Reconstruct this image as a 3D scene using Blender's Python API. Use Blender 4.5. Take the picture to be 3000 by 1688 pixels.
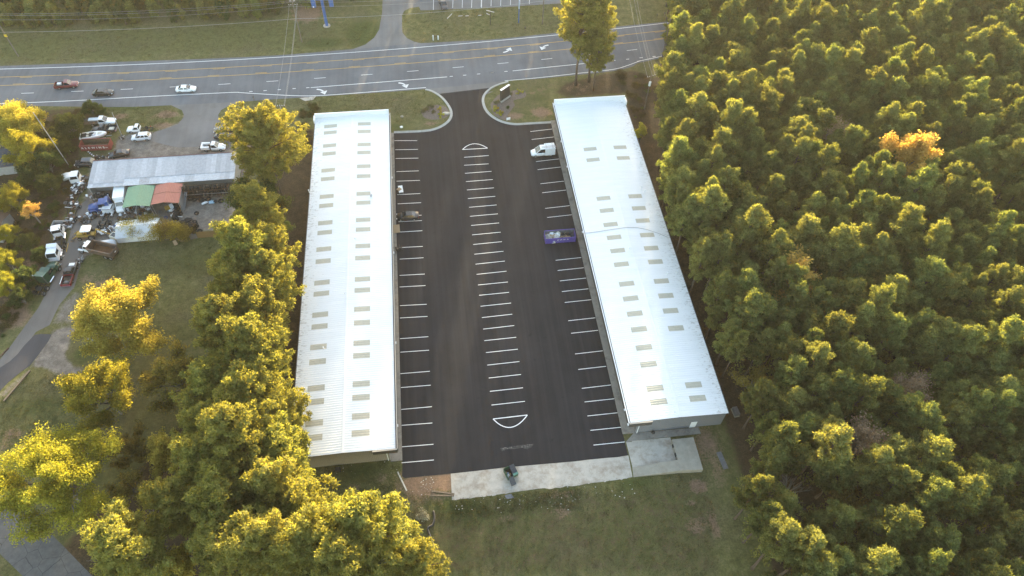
import bpy, math, random
import numpy as np
from mathutils import Vector, Matrix
random.seed(7); RNG = np.random.default_rng(7)
D = bpy.data
for o in list(D.objects): D.objects.remove(o)
SC = bpy.context.scene
COL = SC.collection
rad = math.radians

# ---------------------------------------------------------------- camera
FPX, PITCH, YAW, ROLL, HC = 2085.87, rad(52.628), rad(8.325), rad(2.0333), 116.5
_f = Vector((math.sin(YAW)*math.cos(PITCH), math.cos(YAW)*math.cos(PITCH), -math.sin(PITCH)))
_r = Vector((math.cos(YAW), -math.sin(YAW), 0)); _u = _r.cross(_f)
CR = math.cos(ROLL)*_r + math.sin(ROLL)*_u
CU = -math.sin(ROLL)*_r + math.cos(ROLL)*_u
CF = _f
cam = D.cameras.new('camera'); camo = D.objects.new('camera', cam); COL.objects.link(camo)
cam.sensor_width = 36; cam.lens = FPX/3000*36; cam.clip_start = 1; cam.clip_end = 9000
m = Matrix(((CR.x, CU.x, -CF.x, 0), (CR.y, CU.y, -CF.y, 0), (CR.z, CU.z, -CF.z, HC), (0, 0, 0, 1)))
camo.matrix_world = m
SC.camera = camo

# ---------------------------------------------------------------- sky, sun, exposure
SUN_AZ, SUN_EL = rad(11.4), rad(5.2)
w = D.worlds.new('World'); SC.world = w; w.use_nodes = True
nt = w.node_tree
bg = nt.nodes['Background']
sky = nt.nodes.new('ShaderNodeTexSky'); sky.sky_type = 'NISHITA'; sky.sun_disc = False
sky.sun_elevation = SUN_EL; sky.sun_rotation = SUN_AZ; sky.air_density = 1.0; sky.dust_density = 1.2; sky.ozone_density = 1.0
nt.links.new(sky.outputs[0], bg.inputs[0]); bg.inputs[1].default_value = 0.15
sun = D.lights.new('sun', 'SUN'); sun.energy = 3.5; sun.angle = rad(0.55); sun.color = (1.0, 0.86, 0.56)
suno = D.objects.new('sun', sun); COL.objects.link(suno); suno.location = (40, 200, 60)
SDIR = Vector((math.sin(SUN_AZ)*math.cos(SUN_EL), math.cos(SUN_AZ)*math.cos(SUN_EL), math.sin(SUN_EL)))
suno.rotation_euler = SDIR.to_track_quat('Z', 'Y').to_euler()
vs = SC.view_settings
vs.view_transform = 'Standard'; vs.look = 'None'; vs.gamma = 1.0; vs.use_curve_mapping = False
vs.exposure = 3.1
try:
    vs.use_white_balance = True; vs.white_balance_temperature = 6950; vs.white_balance_tint = 14
except Exception: pass
SC.render.engine = 'CYCLES'
SC.cycles.max_bounces = 6; SC.cycles.diffuse_bounces = 4; SC.cycles.transmission_bounces = 4; SC.cycles.transparent_max_bounces = 6
SC.cycles.sample_clamp_indirect = 4.0

HAZE = .000065

# ---------------------------------------------------------------- helpers
def P(u, v, z=0.0):
    """point of the place seen at photo pixel (u, v) at height z"""
    d = CR*((u-1500)/FPX) - CU*((v-844)/FPX) + CF
    t = (z-HC)/d.z
    return Vector((d.x*t, d.y*t, z))
def PX(pts, z=0.0): return [P(u, v, z) for u, v in pts]
def K(x, y): return (x*1.16505, y*1.16505)          # 2575-wide reading to photo pixels
def C(ox, oy, s):                                    # crop reading to photo pixels
    return lambda x, y: (ox+x*s, oy+y*s)
C1 = C(0, 0, .29126); C2 = C(700, 0, .29126); C3 = C(1400, 0, .29126)
CA = C(0, 300, .17469); CB = C(400, 300, .17469); CCc = C(0, 530, .17469); CD = C(300, 530, .17469); CE = C(0, 700, .17469)
CG = C(1100, 1200, .23328); CH = C(1650, 1150, .23328); CI = C(600, 1200, .29126); CJ = C(0, 900, .29126); CM = C(0, 1266, .29126)
CN = C(1500, 350, .1941); CO = C(1500, 600, .1941); CP = C(1100, 480, .23328)

class MB:
    """collects geometry, builds ONE mesh object"""
    def __init__(s): s.v = []; s.f = []
    def add(s, vs, fs):
        n = len(s.v); s.v += [tuple(p) for p in vs]; s.f += [tuple(i+n for i in f) for f in fs]; return s
    def box(s, x0, x1, y0, y1, z0, z1, rz=0, c=None):
        vs = [(x, y, z) for z in (z0, z1) for x, y in ((x0, y0), (x1, y0), (x1, y1), (x0, y1))]
        if rz:
            cx, cy = c or ((x0+x1)/2, (y0+y1)/2); ca, sa = math.cos(rz), math.sin(rz)
            vs = [(cx+(x-cx)*ca-(y-cy)*sa, cy+(x-cx)*sa+(y-cy)*ca, z) for x, y, z in vs]
        return s.add(vs, [(3, 2, 1, 0), (4, 5, 6, 7), (0, 1, 5, 4), (1, 2, 6, 5), (2, 3, 7, 6), (3, 0, 4, 7)])
    def hexa(s, b, t):
        return s.add(list(b)+list(t), [(3, 2, 1, 0), (4, 5, 6, 7), (0, 1, 5, 4), (1, 2, 6, 5), (2, 3, 7, 6), (3, 0, 4, 7)])
    def quad(s, *p): return s.add(p, [tuple(range(len(p)))])
    def prism(s, poly, z0, z1):
        n = len(poly); vs = [(p[0], p[1], z0) for p in poly]+[(p[0], p[1], z1) for p in poly]
        return s.add(vs, [tuple(range(n-1, -1, -1)), tuple(range(n, 2*n))]+[(i, (i+1) % n, n+(i+1) % n, n+i) for i in range(n)])
    def loft(s, rings, cap=True):
        n = len(rings[0]); vs = [p for r in rings for p in r]; fs = []
        for k in range(len(rings)-1):
            for i in range(n): fs.append((k*n+i, k*n+(i+1) % n, (k+1)*n+(i+1) % n, (k+1)*n+i))
        if cap: fs += [tuple(range(n-1, -1, -1)), tuple(range((len(rings)-1)*n, len(rings)*n))]
        return s.add(vs, fs)
    def tube(s, pts, r, n=6, cap=True):
        pts = [Vector(p) for p in pts]; rs = r if isinstance(r, (list, tuple)) else [r]*len(pts); rings = []
        for i, p in enumerate(pts):
            d = (pts[min(i+1, len(pts)-1)]-pts[max(i-1, 0)])
            d = d.normalized() if d.length > 1e-9 else Vector((0, 0, 1))
            a = d.cross(Vector((0, 0, 1)) if abs(d.z) < .95 else Vector((1, 0, 0))).normalized(); b = d.cross(a)
            rings.append([p+(a*math.cos(2*math.pi*k/n)+b*math.sin(2*math.pi*k/n))*rs[i] for k in range(n)])
        return s.loft(rings, cap)
    def cyl(s, x, y, z0, z1, r, n=14, r2=None): return s.tube([(x, y, z0), (x, y, z1)], [r, r if r2 is None else r2], n)
    def torus(s, c, R, r, n=16, k=8, ax='z', tilt=None):
        rings = []
        M = tilt or Matrix.Identity(3)
        for i in range(n):
            a = 2*math.pi*i/n; ring = []
            for j in range(k):
                b = 2*math.pi*j/k; rr = R+r*math.cos(b)
                q = Vector((rr*math.cos(a), rr*math.sin(a), r*1.15*math.sin(b)))
                if ax == 'y': q = Vector((q.x, q.z, q.y))
                if ax == 'x': q = Vector((q.z, q.x, q.y))
                ring.append(Vector(c)+M @ q)
            rings.append(ring)
        rings.append(rings[0]); return s.loft(rings, False)
    def blob(s, c, r, n=8, k=5, jit=.15):
        rings = []; rx, ry, rz = r if isinstance(r, (tuple, list)) else (r, r, r)
        for j in range(k+1):
            t = math.pi*(j/k); zz = math.cos(t); q = max(math.sin(t), .03)
            rings.append([(c[0]+rx*q*math.cos(2*math.pi*i/n)*(1+random.uniform(-jit, jit)), c[1]+ry*q*math.sin(2*math.pi*i/n)*(1+random.uniform(-jit, jit)), c[2]+rz*zz) for i in range(n)])
        return s.loft(rings[::-1])
    def build(s, name, mt, parent=None, smooth=False, kind=None):
        me = D.meshes.new(name); me.from_pydata(s.v, [], s.f); me.update()
        if smooth: me.shade_smooth()
        return link(name, me, mt, parent, kind)

def link(name, me, mt, parent=None, kind=None):
    o = D.objects.new(name, me); COL.objects.link(o)
    if mt is not None and len(me.materials) == 0: me.materials.append(mt)
    if parent is not None: o.parent = parent
    if kind: o['kind'] = kind
    return o
def tag(o, label, cat, group=None):
    o['label'] = label; o['category'] = cat
    if group: o['group'] = group
    return o
def thing(name, label, cat, loc=(0, 0, 0), rz=0, group=None):
    o = D.objects.new(name, None); COL.objects.link(o); o.location = loc; o.rotation_euler = (0, 0, rz); o.empty_display_size = .5
    return tag(o, label, cat, group)
def copy_tree(o, parent=None):
    c = o.copy(); COL.objects.link(c); c.parent = parent
    for ch in o.children: copy_tree(ch, c)
    return c
def struct(name, mb, mt): return mb.build(name, mt, kind='structure')
def heading(front, rear, z=0):
    d = P(*front, z)-P(*rear, z); return math.atan2(d.y, d.x)

# ---------------------------------------------------------------- materials
def new_mat(name):
    mt = D.materials.new(name); mt.use_nodes = True
    return mt, mt.node_tree, mt.node_tree.nodes['Principled BSDF']
def N(t, ty, **kw):
    n = t.nodes.new(ty)
    for k, v in kw.items():
        if k in n.inputs: n.inputs[k].default_value = v
        else: setattr(n, k, v)
    return n
def ramp(t, fac, stops):
    r = t.nodes.new('ShaderNodeValToRGB'); el = r.color_ramp.elements
    while len(el) < len(stops): el.new(.5)
    for e, (p, c) in zip(el, stops): e.position = p; e.color = (*c, 1) if len(c) == 3 else c
    t.links.new(fac, r.inputs[0]); return r.outputs[0]
def mix(t, fac, a, b, blend='MIX'):
    mx = t.nodes.new('ShaderNodeMix'); mx.data_type = 'RGBA'; mx.blend_type = blend
    for val, sock in ((fac, mx.inputs[0]), (a, mx.inputs[6]), (b, mx.inputs[7])):
        if isinstance(val, bpy.types.NodeSocket): t.links.new(val, sock)
        elif isinstance(val, (tuple, list)): sock.default_value = (*val, 1) if len(val) == 3 else val
        else: sock.default_value = val
    return mx.outputs[2]
def coords(t, kind='Object'): return t.nodes.new('ShaderNodeTexCoord').outputs[kind]
def geo_pos(t): return t.nodes.new('ShaderNodeNewGeometry').outputs['Position']
def mapping(t, vec, scale=(1, 1, 1), rot=(0, 0, 0), loc=(0, 0, 0)):
    mp = t.nodes.new('ShaderNodeMapping'); mp.inputs['Scale'].default_value = scale; mp.inputs['Rotation'].default_value = rot; mp.inputs['Location'].default_value = loc
    t.links.new(vec, mp.inputs[0]); return mp.outputs[0]
def noise(t, vec, scale, detail=4, rough=.55, out=0):
    n = N(t, 'ShaderNodeTexNoise'); n.inputs['Scale'].default_value = scale; n.inputs['Detail'].default_value = detail; n.inputs['Roughness'].default_value = rough
    t.links.new(vec, n.inputs['Vector']); return n.outputs[out]
def math_(t, op, a, b=0.0, clamp=False):
    n = t.nodes.new('ShaderNodeMath'); n.operation = op; n.use_clamp = clamp
    for i, val in enumerate((a, b)):
        if isinstance(val, bpy.types.NodeSocket): t.links.new(val, n.inputs[i])
        else: n.inputs[i].default_value = val
    return n.outputs[0]
def bump(t, b, h, strength=.3, dist=.05):
    n = t.nodes.new('ShaderNodeBump'); n.inputs['Strength'].default_value = strength; n.inputs['Distance'].default_value = dist
    t.links.new(h, n.inputs['Height']); t.links.new(n.outputs[0], b.inputs['Normal'])
def plain(name, col, rough=.6, var=.12, scale=3.0, metal=0.0, spec=.5, dirt=None, dirt_amt=.0, dscale=1.3, coat=0):
    mt, t, b = new_mat(name)
    pos = coords(t); n1 = noise(t, pos, scale, 5, .6)
    lo = tuple(c*(1-var) for c in col); hi = tuple(min(1, c*(1+var)) for c in col)
    c = ramp(t, n1, [(.3, lo), (.7, hi)])
    if dirt:
        n2 = noise(t, pos, dscale, 6, .65)
        f = math_(t, 'MULTIPLY', math_(t, 'SUBTRACT', n2, .62-dirt_amt*.4, True), 3.2, True)
        c = mix(t, f, c, dirt)
    t.links.new(c, b.inputs['Base Color'])
    b.inputs['Roughness'].default_value = rough; b.inputs['Metallic'].default_value = metal; b.inputs['Specular IOR Level'].default_value = spec
    if coat: b.inputs['Coat Weight'].default_value = coat; b.inputs['Coat Roughness'].default_value = .08
    return mt
_MC = {}
def paint(col, rough=.28, coat=.5, dirt=True):
    k = ('p',)+tuple(col)+(rough, coat, dirt)
    if k not in _MC: _MC[k] = plain('car_paint', col, rough, .06, 2, coat=coat, dirt=(.12, .10, .08) if dirt else None, dirt_amt=.06)
    return _MC[k]
M = {}
M['glass'] = plain('vehicle_glass', (.02, .025, .03), .06, .05, spec=.8)
M['tyre'] = plain('tyre_rubber', (.018, .018, .019), .85, .3)
M['rim'] = plain('wheel_metal', (.42, .42, .43), .35, .15, metal=.7)
M['dark'] = plain('dark_plastic', (.022, .022, .024), .6, .2)
M['chrome'] = plain('bright_metal', (.7, .7, .72), .18, .05, metal=1.0)
M['lamp_w'] = plain('headlamp_lens', (.75, .76, .78), .1, .05)
M['lamp_r'] = plain('tail_lamp_lens', (.35, .015, .012), .15, .05)
M['rust'] = plain('rusty_steel', (.11, .06, .04), .85, .35, 4, dirt=(.05, .04, .035), dirt_amt=.3)
M['steel'] = plain('grey_steel', (.16, .16, .165), .5, .25, metal=.4, dirt=(.11, .07, .05), dirt_amt=.2)
M['frame'] = plain('black_chassis', (.03, .028, .027), .7, .3, dirt=(.09, .06, .045), dirt_amt=.2)
M['white'] = plain('white_enamel', (.78, .79, .8), .35, .04, dirt=(.35, .33, .3), dirt_amt=.08)
M['wood'] = plain('weathered_wood', (.16, .12, .085), .85, .3, 6)
M['pole'] = plain('pole_timber', (.15, .125, .105), .9, .2, 5)
M['galv'] = plain('galvanised_metal', (.42, .43, .45), .45, .12, metal=.5)
M['cardboard'] = plain('cardboard', (.36, .26, .16), .9, .1)
M['plaster'] = plain('broken_board', (.55, .52, .45), .9, .15)
M['wire'] = plain('cable', (.34, .34, .35), .5, .1)
M['engine'] = plain('greasy_metal', (.05, .045, .04), .5, .5, 8, metal=.4)
M['blue_sign'] = plain('blue_sign_paint', (.045, .12, .33), .45, .1, dirt=(.2, .2, .22), dirt_amt=.05)
M['white_paint'] = plain('road_paint_white', (.72, .72, .71), .7, .06, 4, dirt=(.3, .3, .3), dirt_amt=.1, dscale=2.5)
M['white_fresh'] = plain('fresh_line_paint', (.78, .78, .79), .6, .03, 4)
M['yellow_paint'] = plain('road_paint_yellow', (.55, .33, .06), .7, .1, 4, dirt=(.3, .25, .2), dirt_amt=.15, dscale=2.5)
def asphalt(name, col, streak=.2, rough=.9, patch=None, lanes=None, spots=False):
    mt, t, b = new_mat(name); p = geo_pos(t)
    fine = noise(t, p, 9.0, 4, .7); big = noise(t, p, .12, 5, .6)
    st = noise(t, mapping(t, p, (.9, .02, 1), lanes or (0, 0, 0)), 1.0, 4, .6)
    f = math_(t, 'ADD', math_(t, 'MULTIPLY', fine, .35), math_(t, 'ADD', math_(t, 'MULTIPLY', big, .5), math_(t, 'MULTIPLY', st, streak*2)))
    c = ramp(t, f, [(.35+streak*.6, tuple(x*.72 for x in col)), (.75+streak, tuple(x*1.35 for x in col))])
    if spots:
        n3 = noise(t, p, .7, 3, .5); c = mix(t, math_(t, 'MULTIPLY', math_(t, 'SUBTRACT', n3, .66, True), 5, True), c, tuple(x*.55 for x in col))
        n4 = noise(t, mapping(t, p, (1.3, .035, 1), (0, 0, 0), (3, 0, 0)), 1.0, 2, .4); c = mix(t, math_(t, 'MULTIPLY', math_(t, 'SUBTRACT', n4, .57, True), 1.6, True), c, tuple(x*1.5 for x in col))
        n5 = noise(t, mapping(t, p, (.35, 1, 1), (0, 0, .5)), .35, 5, .75); c = mix(t, math_(t, 'MULTIPLY', math_(t, 'SUBTRACT', n5, .64, True), 2, True), c, (.07, .064, .058))
    if patch:
        n2 = noise(t, p, .35, 6, .7); c = mix(t, math_(t, 'MULTIPLY', math_(t, 'SUBTRACT', n2, .55, True), 4, True), c, patch)
    t.links.new(c, b.inputs['Base Color']); b.inputs['Roughness'].default_value = rough
    b.inputs['Specular IOR Level'].default_value = .05
    bump(t, b, fine, .25, .03); return mt
M['lot'] = asphalt('fresh_asphalt', (.031, .031, .0345), .3, spots=True)
M['highway'] = asphalt('worn_highway_asphalt', (.165, .169, .18), .12, lanes=(0, 0, rad(-86)))
M['drive'] = asphalt('old_asphalt', (.20, .193, .19), .1, patch=(.15, .14, .13))
M['patch'] = asphalt('asphalt_patch', (.085, .082, .088), .1)
M['gravel'] = asphalt('oily_gravel', (.175, .16, .15), .15, patch=(.12, .105, .095))
def concrete(name, col, stain, amt):
    mt, t, b = new_mat(name); p = geo_pos(t)
    c = ramp(t, noise(t, p, .9, 6, .65), [(.3, tuple(x*.85 for x in col)), (.7, tuple(x*1.1 for x in col))])
    s = math_(t, 'MULTIPLY', math_(t, 'SUBTRACT', noise(t, mapping(t, p, (1, 1, 1), (0, 0, 0), (7, 3, 0)), .45, 7, .7), .62-amt, True), 4, True)
    c = mix(t, s, c, stain); f = noise(t, p, 14, 3, .6)
    c = mix(t, .25, c, ramp(t, f, [(.3, (.3, .3, .3)), (.7, (1, 1, 1))]), 'MULTIPLY')
    t.links.new(c, b.inputs['Base Color']); b.inputs['Roughness'].default_value = .9; bump(t, b, f, .2, .02); return mt
M['pad'] = concrete('pale_concrete', (.50, .455, .395), (.28, .225, .17), .16)
M['dock'] = concrete('grey_concrete', (.34, .31, .255), (.24, .21, .17), .12)
M['walk'] = concrete('walkway_concrete', (.27, .25, .22), (.10, .085, .075), .12)
M['kerb'] = concrete('kerb_concrete', (.44, .43, .40), (.3, .27, .23), .06)
# ================================================================ GROUND
def axis(a, b, st, outs):
    fine = np.arange(a, b+st*.5, st)
    return np.concatenate([[a-o for o in outs[::-1]], fine, [b+o for o in outs]])
OUT = [3, 8, 16, 30, 60, 120, 250, 600, 1400]
gx = axis(-130, 75, .7, OUT); gy = axis(18, 222, .7, OUT)
GX, GY = np.meshgrid(gx, gy); nx, ny = len(gx), len(gy)
ATT = np.zeros((ny, nx, 4))
def sdist(poly):
    pts = np.array([(p.x, p.y) for p in poly]); n = len(pts)
    best = np.full(GX.shape, 1e9); ins = np.zeros(GX.shape, bool)
    for i in range(n):
        ax, ay = pts[i]; bx, by = pts[(i+1) % n]; dx, dy = bx-ax, by-ay
        tt = np.clip(((GX-ax)*dx+(GY-ay)*dy)/(dx*dx+dy*dy+1e-9), 0, 1)
        best = np.minimum(best, np.hypot(GX-ax-tt*dx, GY-ay-tt*dy))
        c = (ay > GY) != (by > GY)
        ins ^= c & (GX < (bx-ax)*(GY-ay)/(by-ay+1e-12)+ax)
    return np.where(ins, best, -best)
def wash(ch, px, val=1.0, soft=2.0, world=False):
    poly = [Vector((a, b, 0)) for a, b in px] if world else PX(px)
    wgt = np.clip(sdist(poly)/soft+.5, 0, 1)*val
    ATT[..., ch] = np.maximum(ATT[..., ch], wgt)
def disc(ch, px, rx, ry=None, val=.8):
    c = P(*px); ry = ry or rx
    wgt = np.clip(1.3-np.hypot((GX-c.x)/rx, (GY-c.y)/ry), 0, 1)*val
    ATT[..., ch] = np.maximum(ATT[..., ch], wgt)
CLAY, LIT, LUSH, GRAV = 0, 1, 2, 3
# pine straw and leaf litter
wash(LIT, [(47.5, 16), (47.5, 141), (52, 150), (66, 160), (75, 170), (4000, 170), (4000, -400), (40, -400), (41, 16)], 1, 3, True)
wash(LIT, [(-28, 50), (-28, 141), (-34, 143), (-44, 118), (-47, 95), (-42, 85), (-46, 70), (-52, 60), (-75, 30), (-60, -60), (-20, -60), (-14, 30), (-26, 44)], 1, 3, True)
wash(LIT, [(0, 330), (160, 328), (330, 325), (240, 340), (235, 480), (240, 560), (160, 680), (135, 780), (80, 880), (0, 1000), (-400, 1000), (-400, 330)], 1.0, 3)
wash(LIT, [C3(760, 930), C3(860, 830), C3(1250, 735), C3(1560, 700), C3(1760, 760), C3(1760, 1250), C3(1500, 1000), C3(1480, 950), C3(900, 990)], .85, 3)
wash(LIT, [C1(330, 1100), C1(700, 1080), C1(1100, 1070), C1(850, 1200), C1(820, 1449), C1(300, 1449)], .7, 2)
wash(LIT, [CG(960, 1150), CG(2572, 980), CH(1750, 1010), CH(2000, 1448), (2110, 1700), (1150, 1700), CI(1900, 900)], .5, 4)
wash(LIT, [C3(100, 1050), C3(300, 850), C3(900, 790), C3(760, 1000), C3(700, 1210), C3(300, 1230)], .4, 2)
wash(LUSH, [(0, 105), (940, 60), (1080, 80), (1040, 135), (0, 188)], .45, 3)
# bare clay
for (u, v, a, b, val) in [(*C1(1680, 1150), 4, 2.2, .9), (*C1(1210, 1170), 3, 1.8, .8), (*C1(1640, 1265), 4, 2, .8), (*C1(1530, 1180), 3, 2, .5), (*C3(640, 1130), 3.6, 3, .9), (*C3(380, 1165), 3.5, 2, .8),
    (*C3(550, 940), 1.2, 1, .7), (*C3(1010, 880), 6, 4, .5), (*C3(640, 890), 3, 2, .5), (*C2(1930, 1245), 2.4, 1.4, .8), (*C2(1570, 1000), 2.2, 1.2, .5), (*C2(690, 130), 6, 7, .9), (*C2(1690, 1175), 2, 1, .4),
    (*CH(1700, 1180), 2.2, 1.6, 1.), (*CH(1800, 650), 4, 6, .7), (*CH(1930, 960), 2, 5, .6), (*CE(430, 650), 3, 7, .9), (*CE(320, 1050), 4, 6, .7), (*CE(270, 1310), 4, 3.5, 1.), (*CE(1500, 650), 5, 3, .5),
    (*CE(1800, 770), 7, 4, .6), (*CG(600, 930), 7, 5, .8), (*CG(880, 870), 3, 4, .9), (*CI(1495, 825), 1.6, 1.8, .8), (*CI(1750, 700), 5, 2, .5), (*CG(2300, 1060), 7, 1.6, .6), (*CG(2330, 1280), 3, 2, .6), (*CG(1510, 1180), 2, 2, .5),
    (*CH(1600, 1390), 1.5, 1, .7), (2040, 1540, 2.5, 2, .7), (1655, 1500, 3, 1.5, .6), (1480, 1520, 3, 2, .45), (2090, 1540, 1.5, 4, .7), (*CJ(160, 110), 3.5, 2.5, .9), (*CJ(120, 1280), 3, 2, .7), (*CJ(30, 1350), 4, 5, .5)]:
    disc(CLAY, (u, v), a, b, val)
wash(CLAY, [CG(330, 850), CG(950, 800), CG(960, 1060), CG(600, 1060), CG(400, 1010)], .85, 2)
wash(CLAY, [CG(960, 1130), CG(1700, 1050), CG(2572, 960), CG(2572, 1040), CG(1700, 1120), CG(960, 1180)], .55, 2)
for rr in (8.5, 10.8):                                       # tyre circles in the grass
    c = P(1565, 1690); ring = np.abs(np.hypot((GX-c.x), (GY-c.y))-rr); ATT[..., CLAY] = np.maximum(ATT[..., CLAY], np.clip(1-ring/.5, 0, 1)*.5)
c = P(1610, 1720); ring = np.abs(np.hypot((GX-c.x), (GY-c.y))-5.5); ATT[..., CLAY] = np.maximum(ATT[..., CLAY], np.clip(1-ring/.5, 0, 1)*.55)
# gravel yard round the shop and the sandy verge of the lane
wash(GRAV, [CA(1900, 850), CA(1960, 600), CA(2200, 520), CB(300, 490), CB(560, 400), CB(760, 290), CB(800, 160), CB(900, 120), CB(1300, 150), CB(1380, 260), CB(1460, 360), CB(1640, 420), CB(1900, 600), CB(2000, 900),
    (690, 560), (690, 660), CD(1960, 700), CD(1950, 820), CD(1500, 860), CD(1100, 1000), CD(300, 1000), CD(250, 1060), CCc(1500, 1250), CE(1340, 420), CE(1250, 800), CE(900, 1200), CE(760, 1448), CE(480, 1448), CE(800, 1000), CE(880, 750), CE(940, 400),
    CCc(1130, 1100), CCc(1180, 800), CCc(1290, 560), CCc(1420, 260), CA(1470, 1440), CA(1480, 1000)], 1, 2.5)
wash(GRAV, [CJ(530, 230), CJ(810, 160), CJ(720, 320), CJ(660, 480), CJ(740, 590), CJ(1010, 640), CJ(860, 690), CJ(640, 710), CJ(470, 620), CJ(300, 600), CJ(420, 400)], 1, 2)
wash(GRAV, [CE(830, 1448), CE(1000, 1080), CE(1250, 860), CE(1400, 880), CE(1280, 1150), CE(1230, 1448)], .75, 2.5)
wash(GRAV, [CJ(0, 860), CJ(290, 620), CJ(310, 650), CJ(0, 960)], .8, 1.5)
# lusher weeds
for (u, v, a, b, val) in [(*C2(1250, 340), 7, 9, 1), (*C2(850, 430), 10, 4, .8), (*C2(250, 250), 12, 8, .4), (*C1(1300, 1080), 12, 2, .8), (*C2(1580, 1290), 5, 3, .7), (*CG(850, 1250), 4, 4, .7), (*CG(1150, 1300), 7, 4, .8), (*CG(2350, 1040), 6, 1.5, .8),
    (*CI(1550, 620), 5, 2.5, .7), (*CI(2280, 960), 5, 3, .6), (*CH(900, 1150), 5, 2, .7), (*CJ(850, 480), 5, 4, .7), (*CJ(300, 1000), 9, 4, .6), (*CD(2050, 650), 4, 3, .9), (*CD(1600, 1350), 14, 6, .5), (*C3(600, 990), 6, 2.4, .6), (350, 140, 20, 8, .5)]:
    disc(LUSH, (u, v), a, b, val)
me = D.meshes.new('ground')
zz = np.zeros_like(GX); vv = np.stack([GX, GY, zz], -1).reshape(-1, 3)
ii = np.arange(nx*ny).reshape(ny, nx); ff = np.stack([ii[:-1, :-1], ii[:-1, 1:], ii[1:, 1:], ii[1:, :-1]], -1).reshape(-1, 4)
me.vertices.add(len(vv)); me.vertices.foreach_set('co', vv.ravel())
me.loops.add(ff.size); me.loops.foreach_set('vertex_index', ff.ravel())
me.polygons.add(len(ff)); me.polygons.foreach_set('loop_start', np.arange(0, ff.size, 4)); me.polygons.foreach_set('loop_total', np.full(len(ff), 4))
ca = me.color_attributes.new('cover', 'FLOAT_COLOR', 'POINT'); ca.data.foreach_set('color', ATT.reshape(-1))
me.update(); me.validate()
mt, t, b = new_mat('grass_and_soil'); p = geo_pos(t)
at = N(t, 'ShaderNodeAttribute', attribute_name='cover'); sp = t.nodes.new('ShaderNodeSeparateColor'); t.links.new(at.outputs['Color'], sp.inputs[0])
n_big = noise(t, p, .09, 5, .6); n_mid = noise(t, p, .55, 6, .65); n_fin = noise(t, p, 3.2, 5, .7); n_xf = noise(t, p, 11, 3, .7)
gr = ramp(t, math_(t, 'ADD', math_(t, 'MULTIPLY', n_mid, .6), math_(t, 'MULTIPLY', n_fin, .4)), [(.34, (.064, .070, .026)), (.5, (.115, .114, .044)), (.66, (.185, .168, .08))])
gr = mix(t, math_(t, 'MULTIPLY', math_(t, 'SUBTRACT', n_big, .44, True), 3.4, True), gr, ramp(t, n_fin, [(.35, (.082, .074, .038)), (.65, (.16, .137, .075))]))
def edge(sock, amp=.9, k=3.0):
    s = math_(t, 'ADD', sock, math_(t, 'MULTIPLY', math_(t, 'SUBTRACT', math_(t, 'ADD', math_(t, 'MULTIPLY', n_mid, .5), math_(t, 'MULTIPLY', n_fin, .5)), .5), amp*2))
    return math_(t, 'MULTIPLY', math_(t, 'SUBTRACT', s, .42), k, True)
c = mix(t, math_(t, 'MULTIPLY', edge(sp.outputs[2]), .75), gr, ramp(t, n_fin, [(.35, (.03, .05, .012)), (.65, (.075, .095, .026))]))
c = mix(t, edge(sp.outputs[1]), c, ramp(t, math_(t, 'ADD', math_(t, 'MULTIPLY', n_fin, .6), math_(t, 'MULTIPLY', n_mid, .4)), [(.35, (.035, .03, .016)), (.5, (.07, .05, .03)), (.68, (.13, .085, .055))]))
c = mix(t, edge(sp.outputs[0]), c, ramp(t, n_fin, [(.3, (.16, .105, .07)), (.7, (.27, .175, .12))]))
c = mix(t, edge(at.outputs['Alpha'], .6, 3), c, ramp(t, math_(t, 'ADD', math_(t, 'MULTIPLY', n_mid, .55), math_(t, 'MULTIPLY', n_xf, .45)), [(.36, (.11, .096, .084)), (.5, (.19, .165, .145)), (.64, (.30, .27, .235))]))
c = mix(t, .5, c, ramp(t, n_xf, [(.3, (.5, .5, .5)), (.65, (1.4, 1.4, 1.4))]), 'MULTIPLY')
c = mix(t, .5, c, ramp(t, noise(t, p, 1.3, 6, .75), [(.32, (.65, .65, .62)), (.5, (1.05, 1.05, 1.05)), (.7, (1.5, 1.45, 1.35))]), 'MULTIPLY')
t.links.new(c, b.inputs['Base Color']); b.inputs['Roughness'].default_value = .95; b.inputs['Specular IOR Level'].default_value = .1
bump(t, b, math_(t, 'ADD', n_fin, n_xf), .9, .12)
link('ground', me, mt, kind='structure')

# ================================================================ ROADS
def fit2(px, x0, x1, st=2.0, deg=2):
    w_ = PX(px); cf = np.polyfit([p.x for p in w_], [p.y for p in w_], deg); return [Vector((x, float(np.polyval(cf, x)), 0)) for x in np.arange(x0, x1, st)]
def sheet(name, px, z, mt, sub=None): return struct(name, MB().quad(*[(p.x, p.y, z) for p in PX(px)]), mt)
def smooth(pts, n=6):
    out = []
    q = [pts[0]]+list(pts)+[pts[-1]]
    for i in range(1, len(q)-2):
        for k in range(n):
            s = k/n; a, b_, c_, d_ = (Vector(x) for x in q[i-1:i+3])
            out.append(.5*((2*b_)+(c_-a)*s+(2*a-5*b_+4*c_-d_)*s*s+(3*b_-a-3*c_+d_)*s**3))
    out.append(Vector(pts[-1])); return out
def ribbon(mb, line, wd, z):
    line = [Vector((p[0], p[1], 0)) for p in line]; L, Rr = [], []
    for i, p in enumerate(line):
        d = (line[min(i+1, len(line)-1)]-line[max(i-1, 0)]).normalized(); nn = Vector((-d.y, d.x, 0))*wd/2
        L.append((p.x+nn.x, p.y+nn.y, z)); Rr.append((p.x-nn.x, p.y-nn.y, z))
    n = len(line); mb.add(L+Rr, [(n+i, n+i+1, i+1, i) for i in range(n-1)]); return mb
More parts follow.
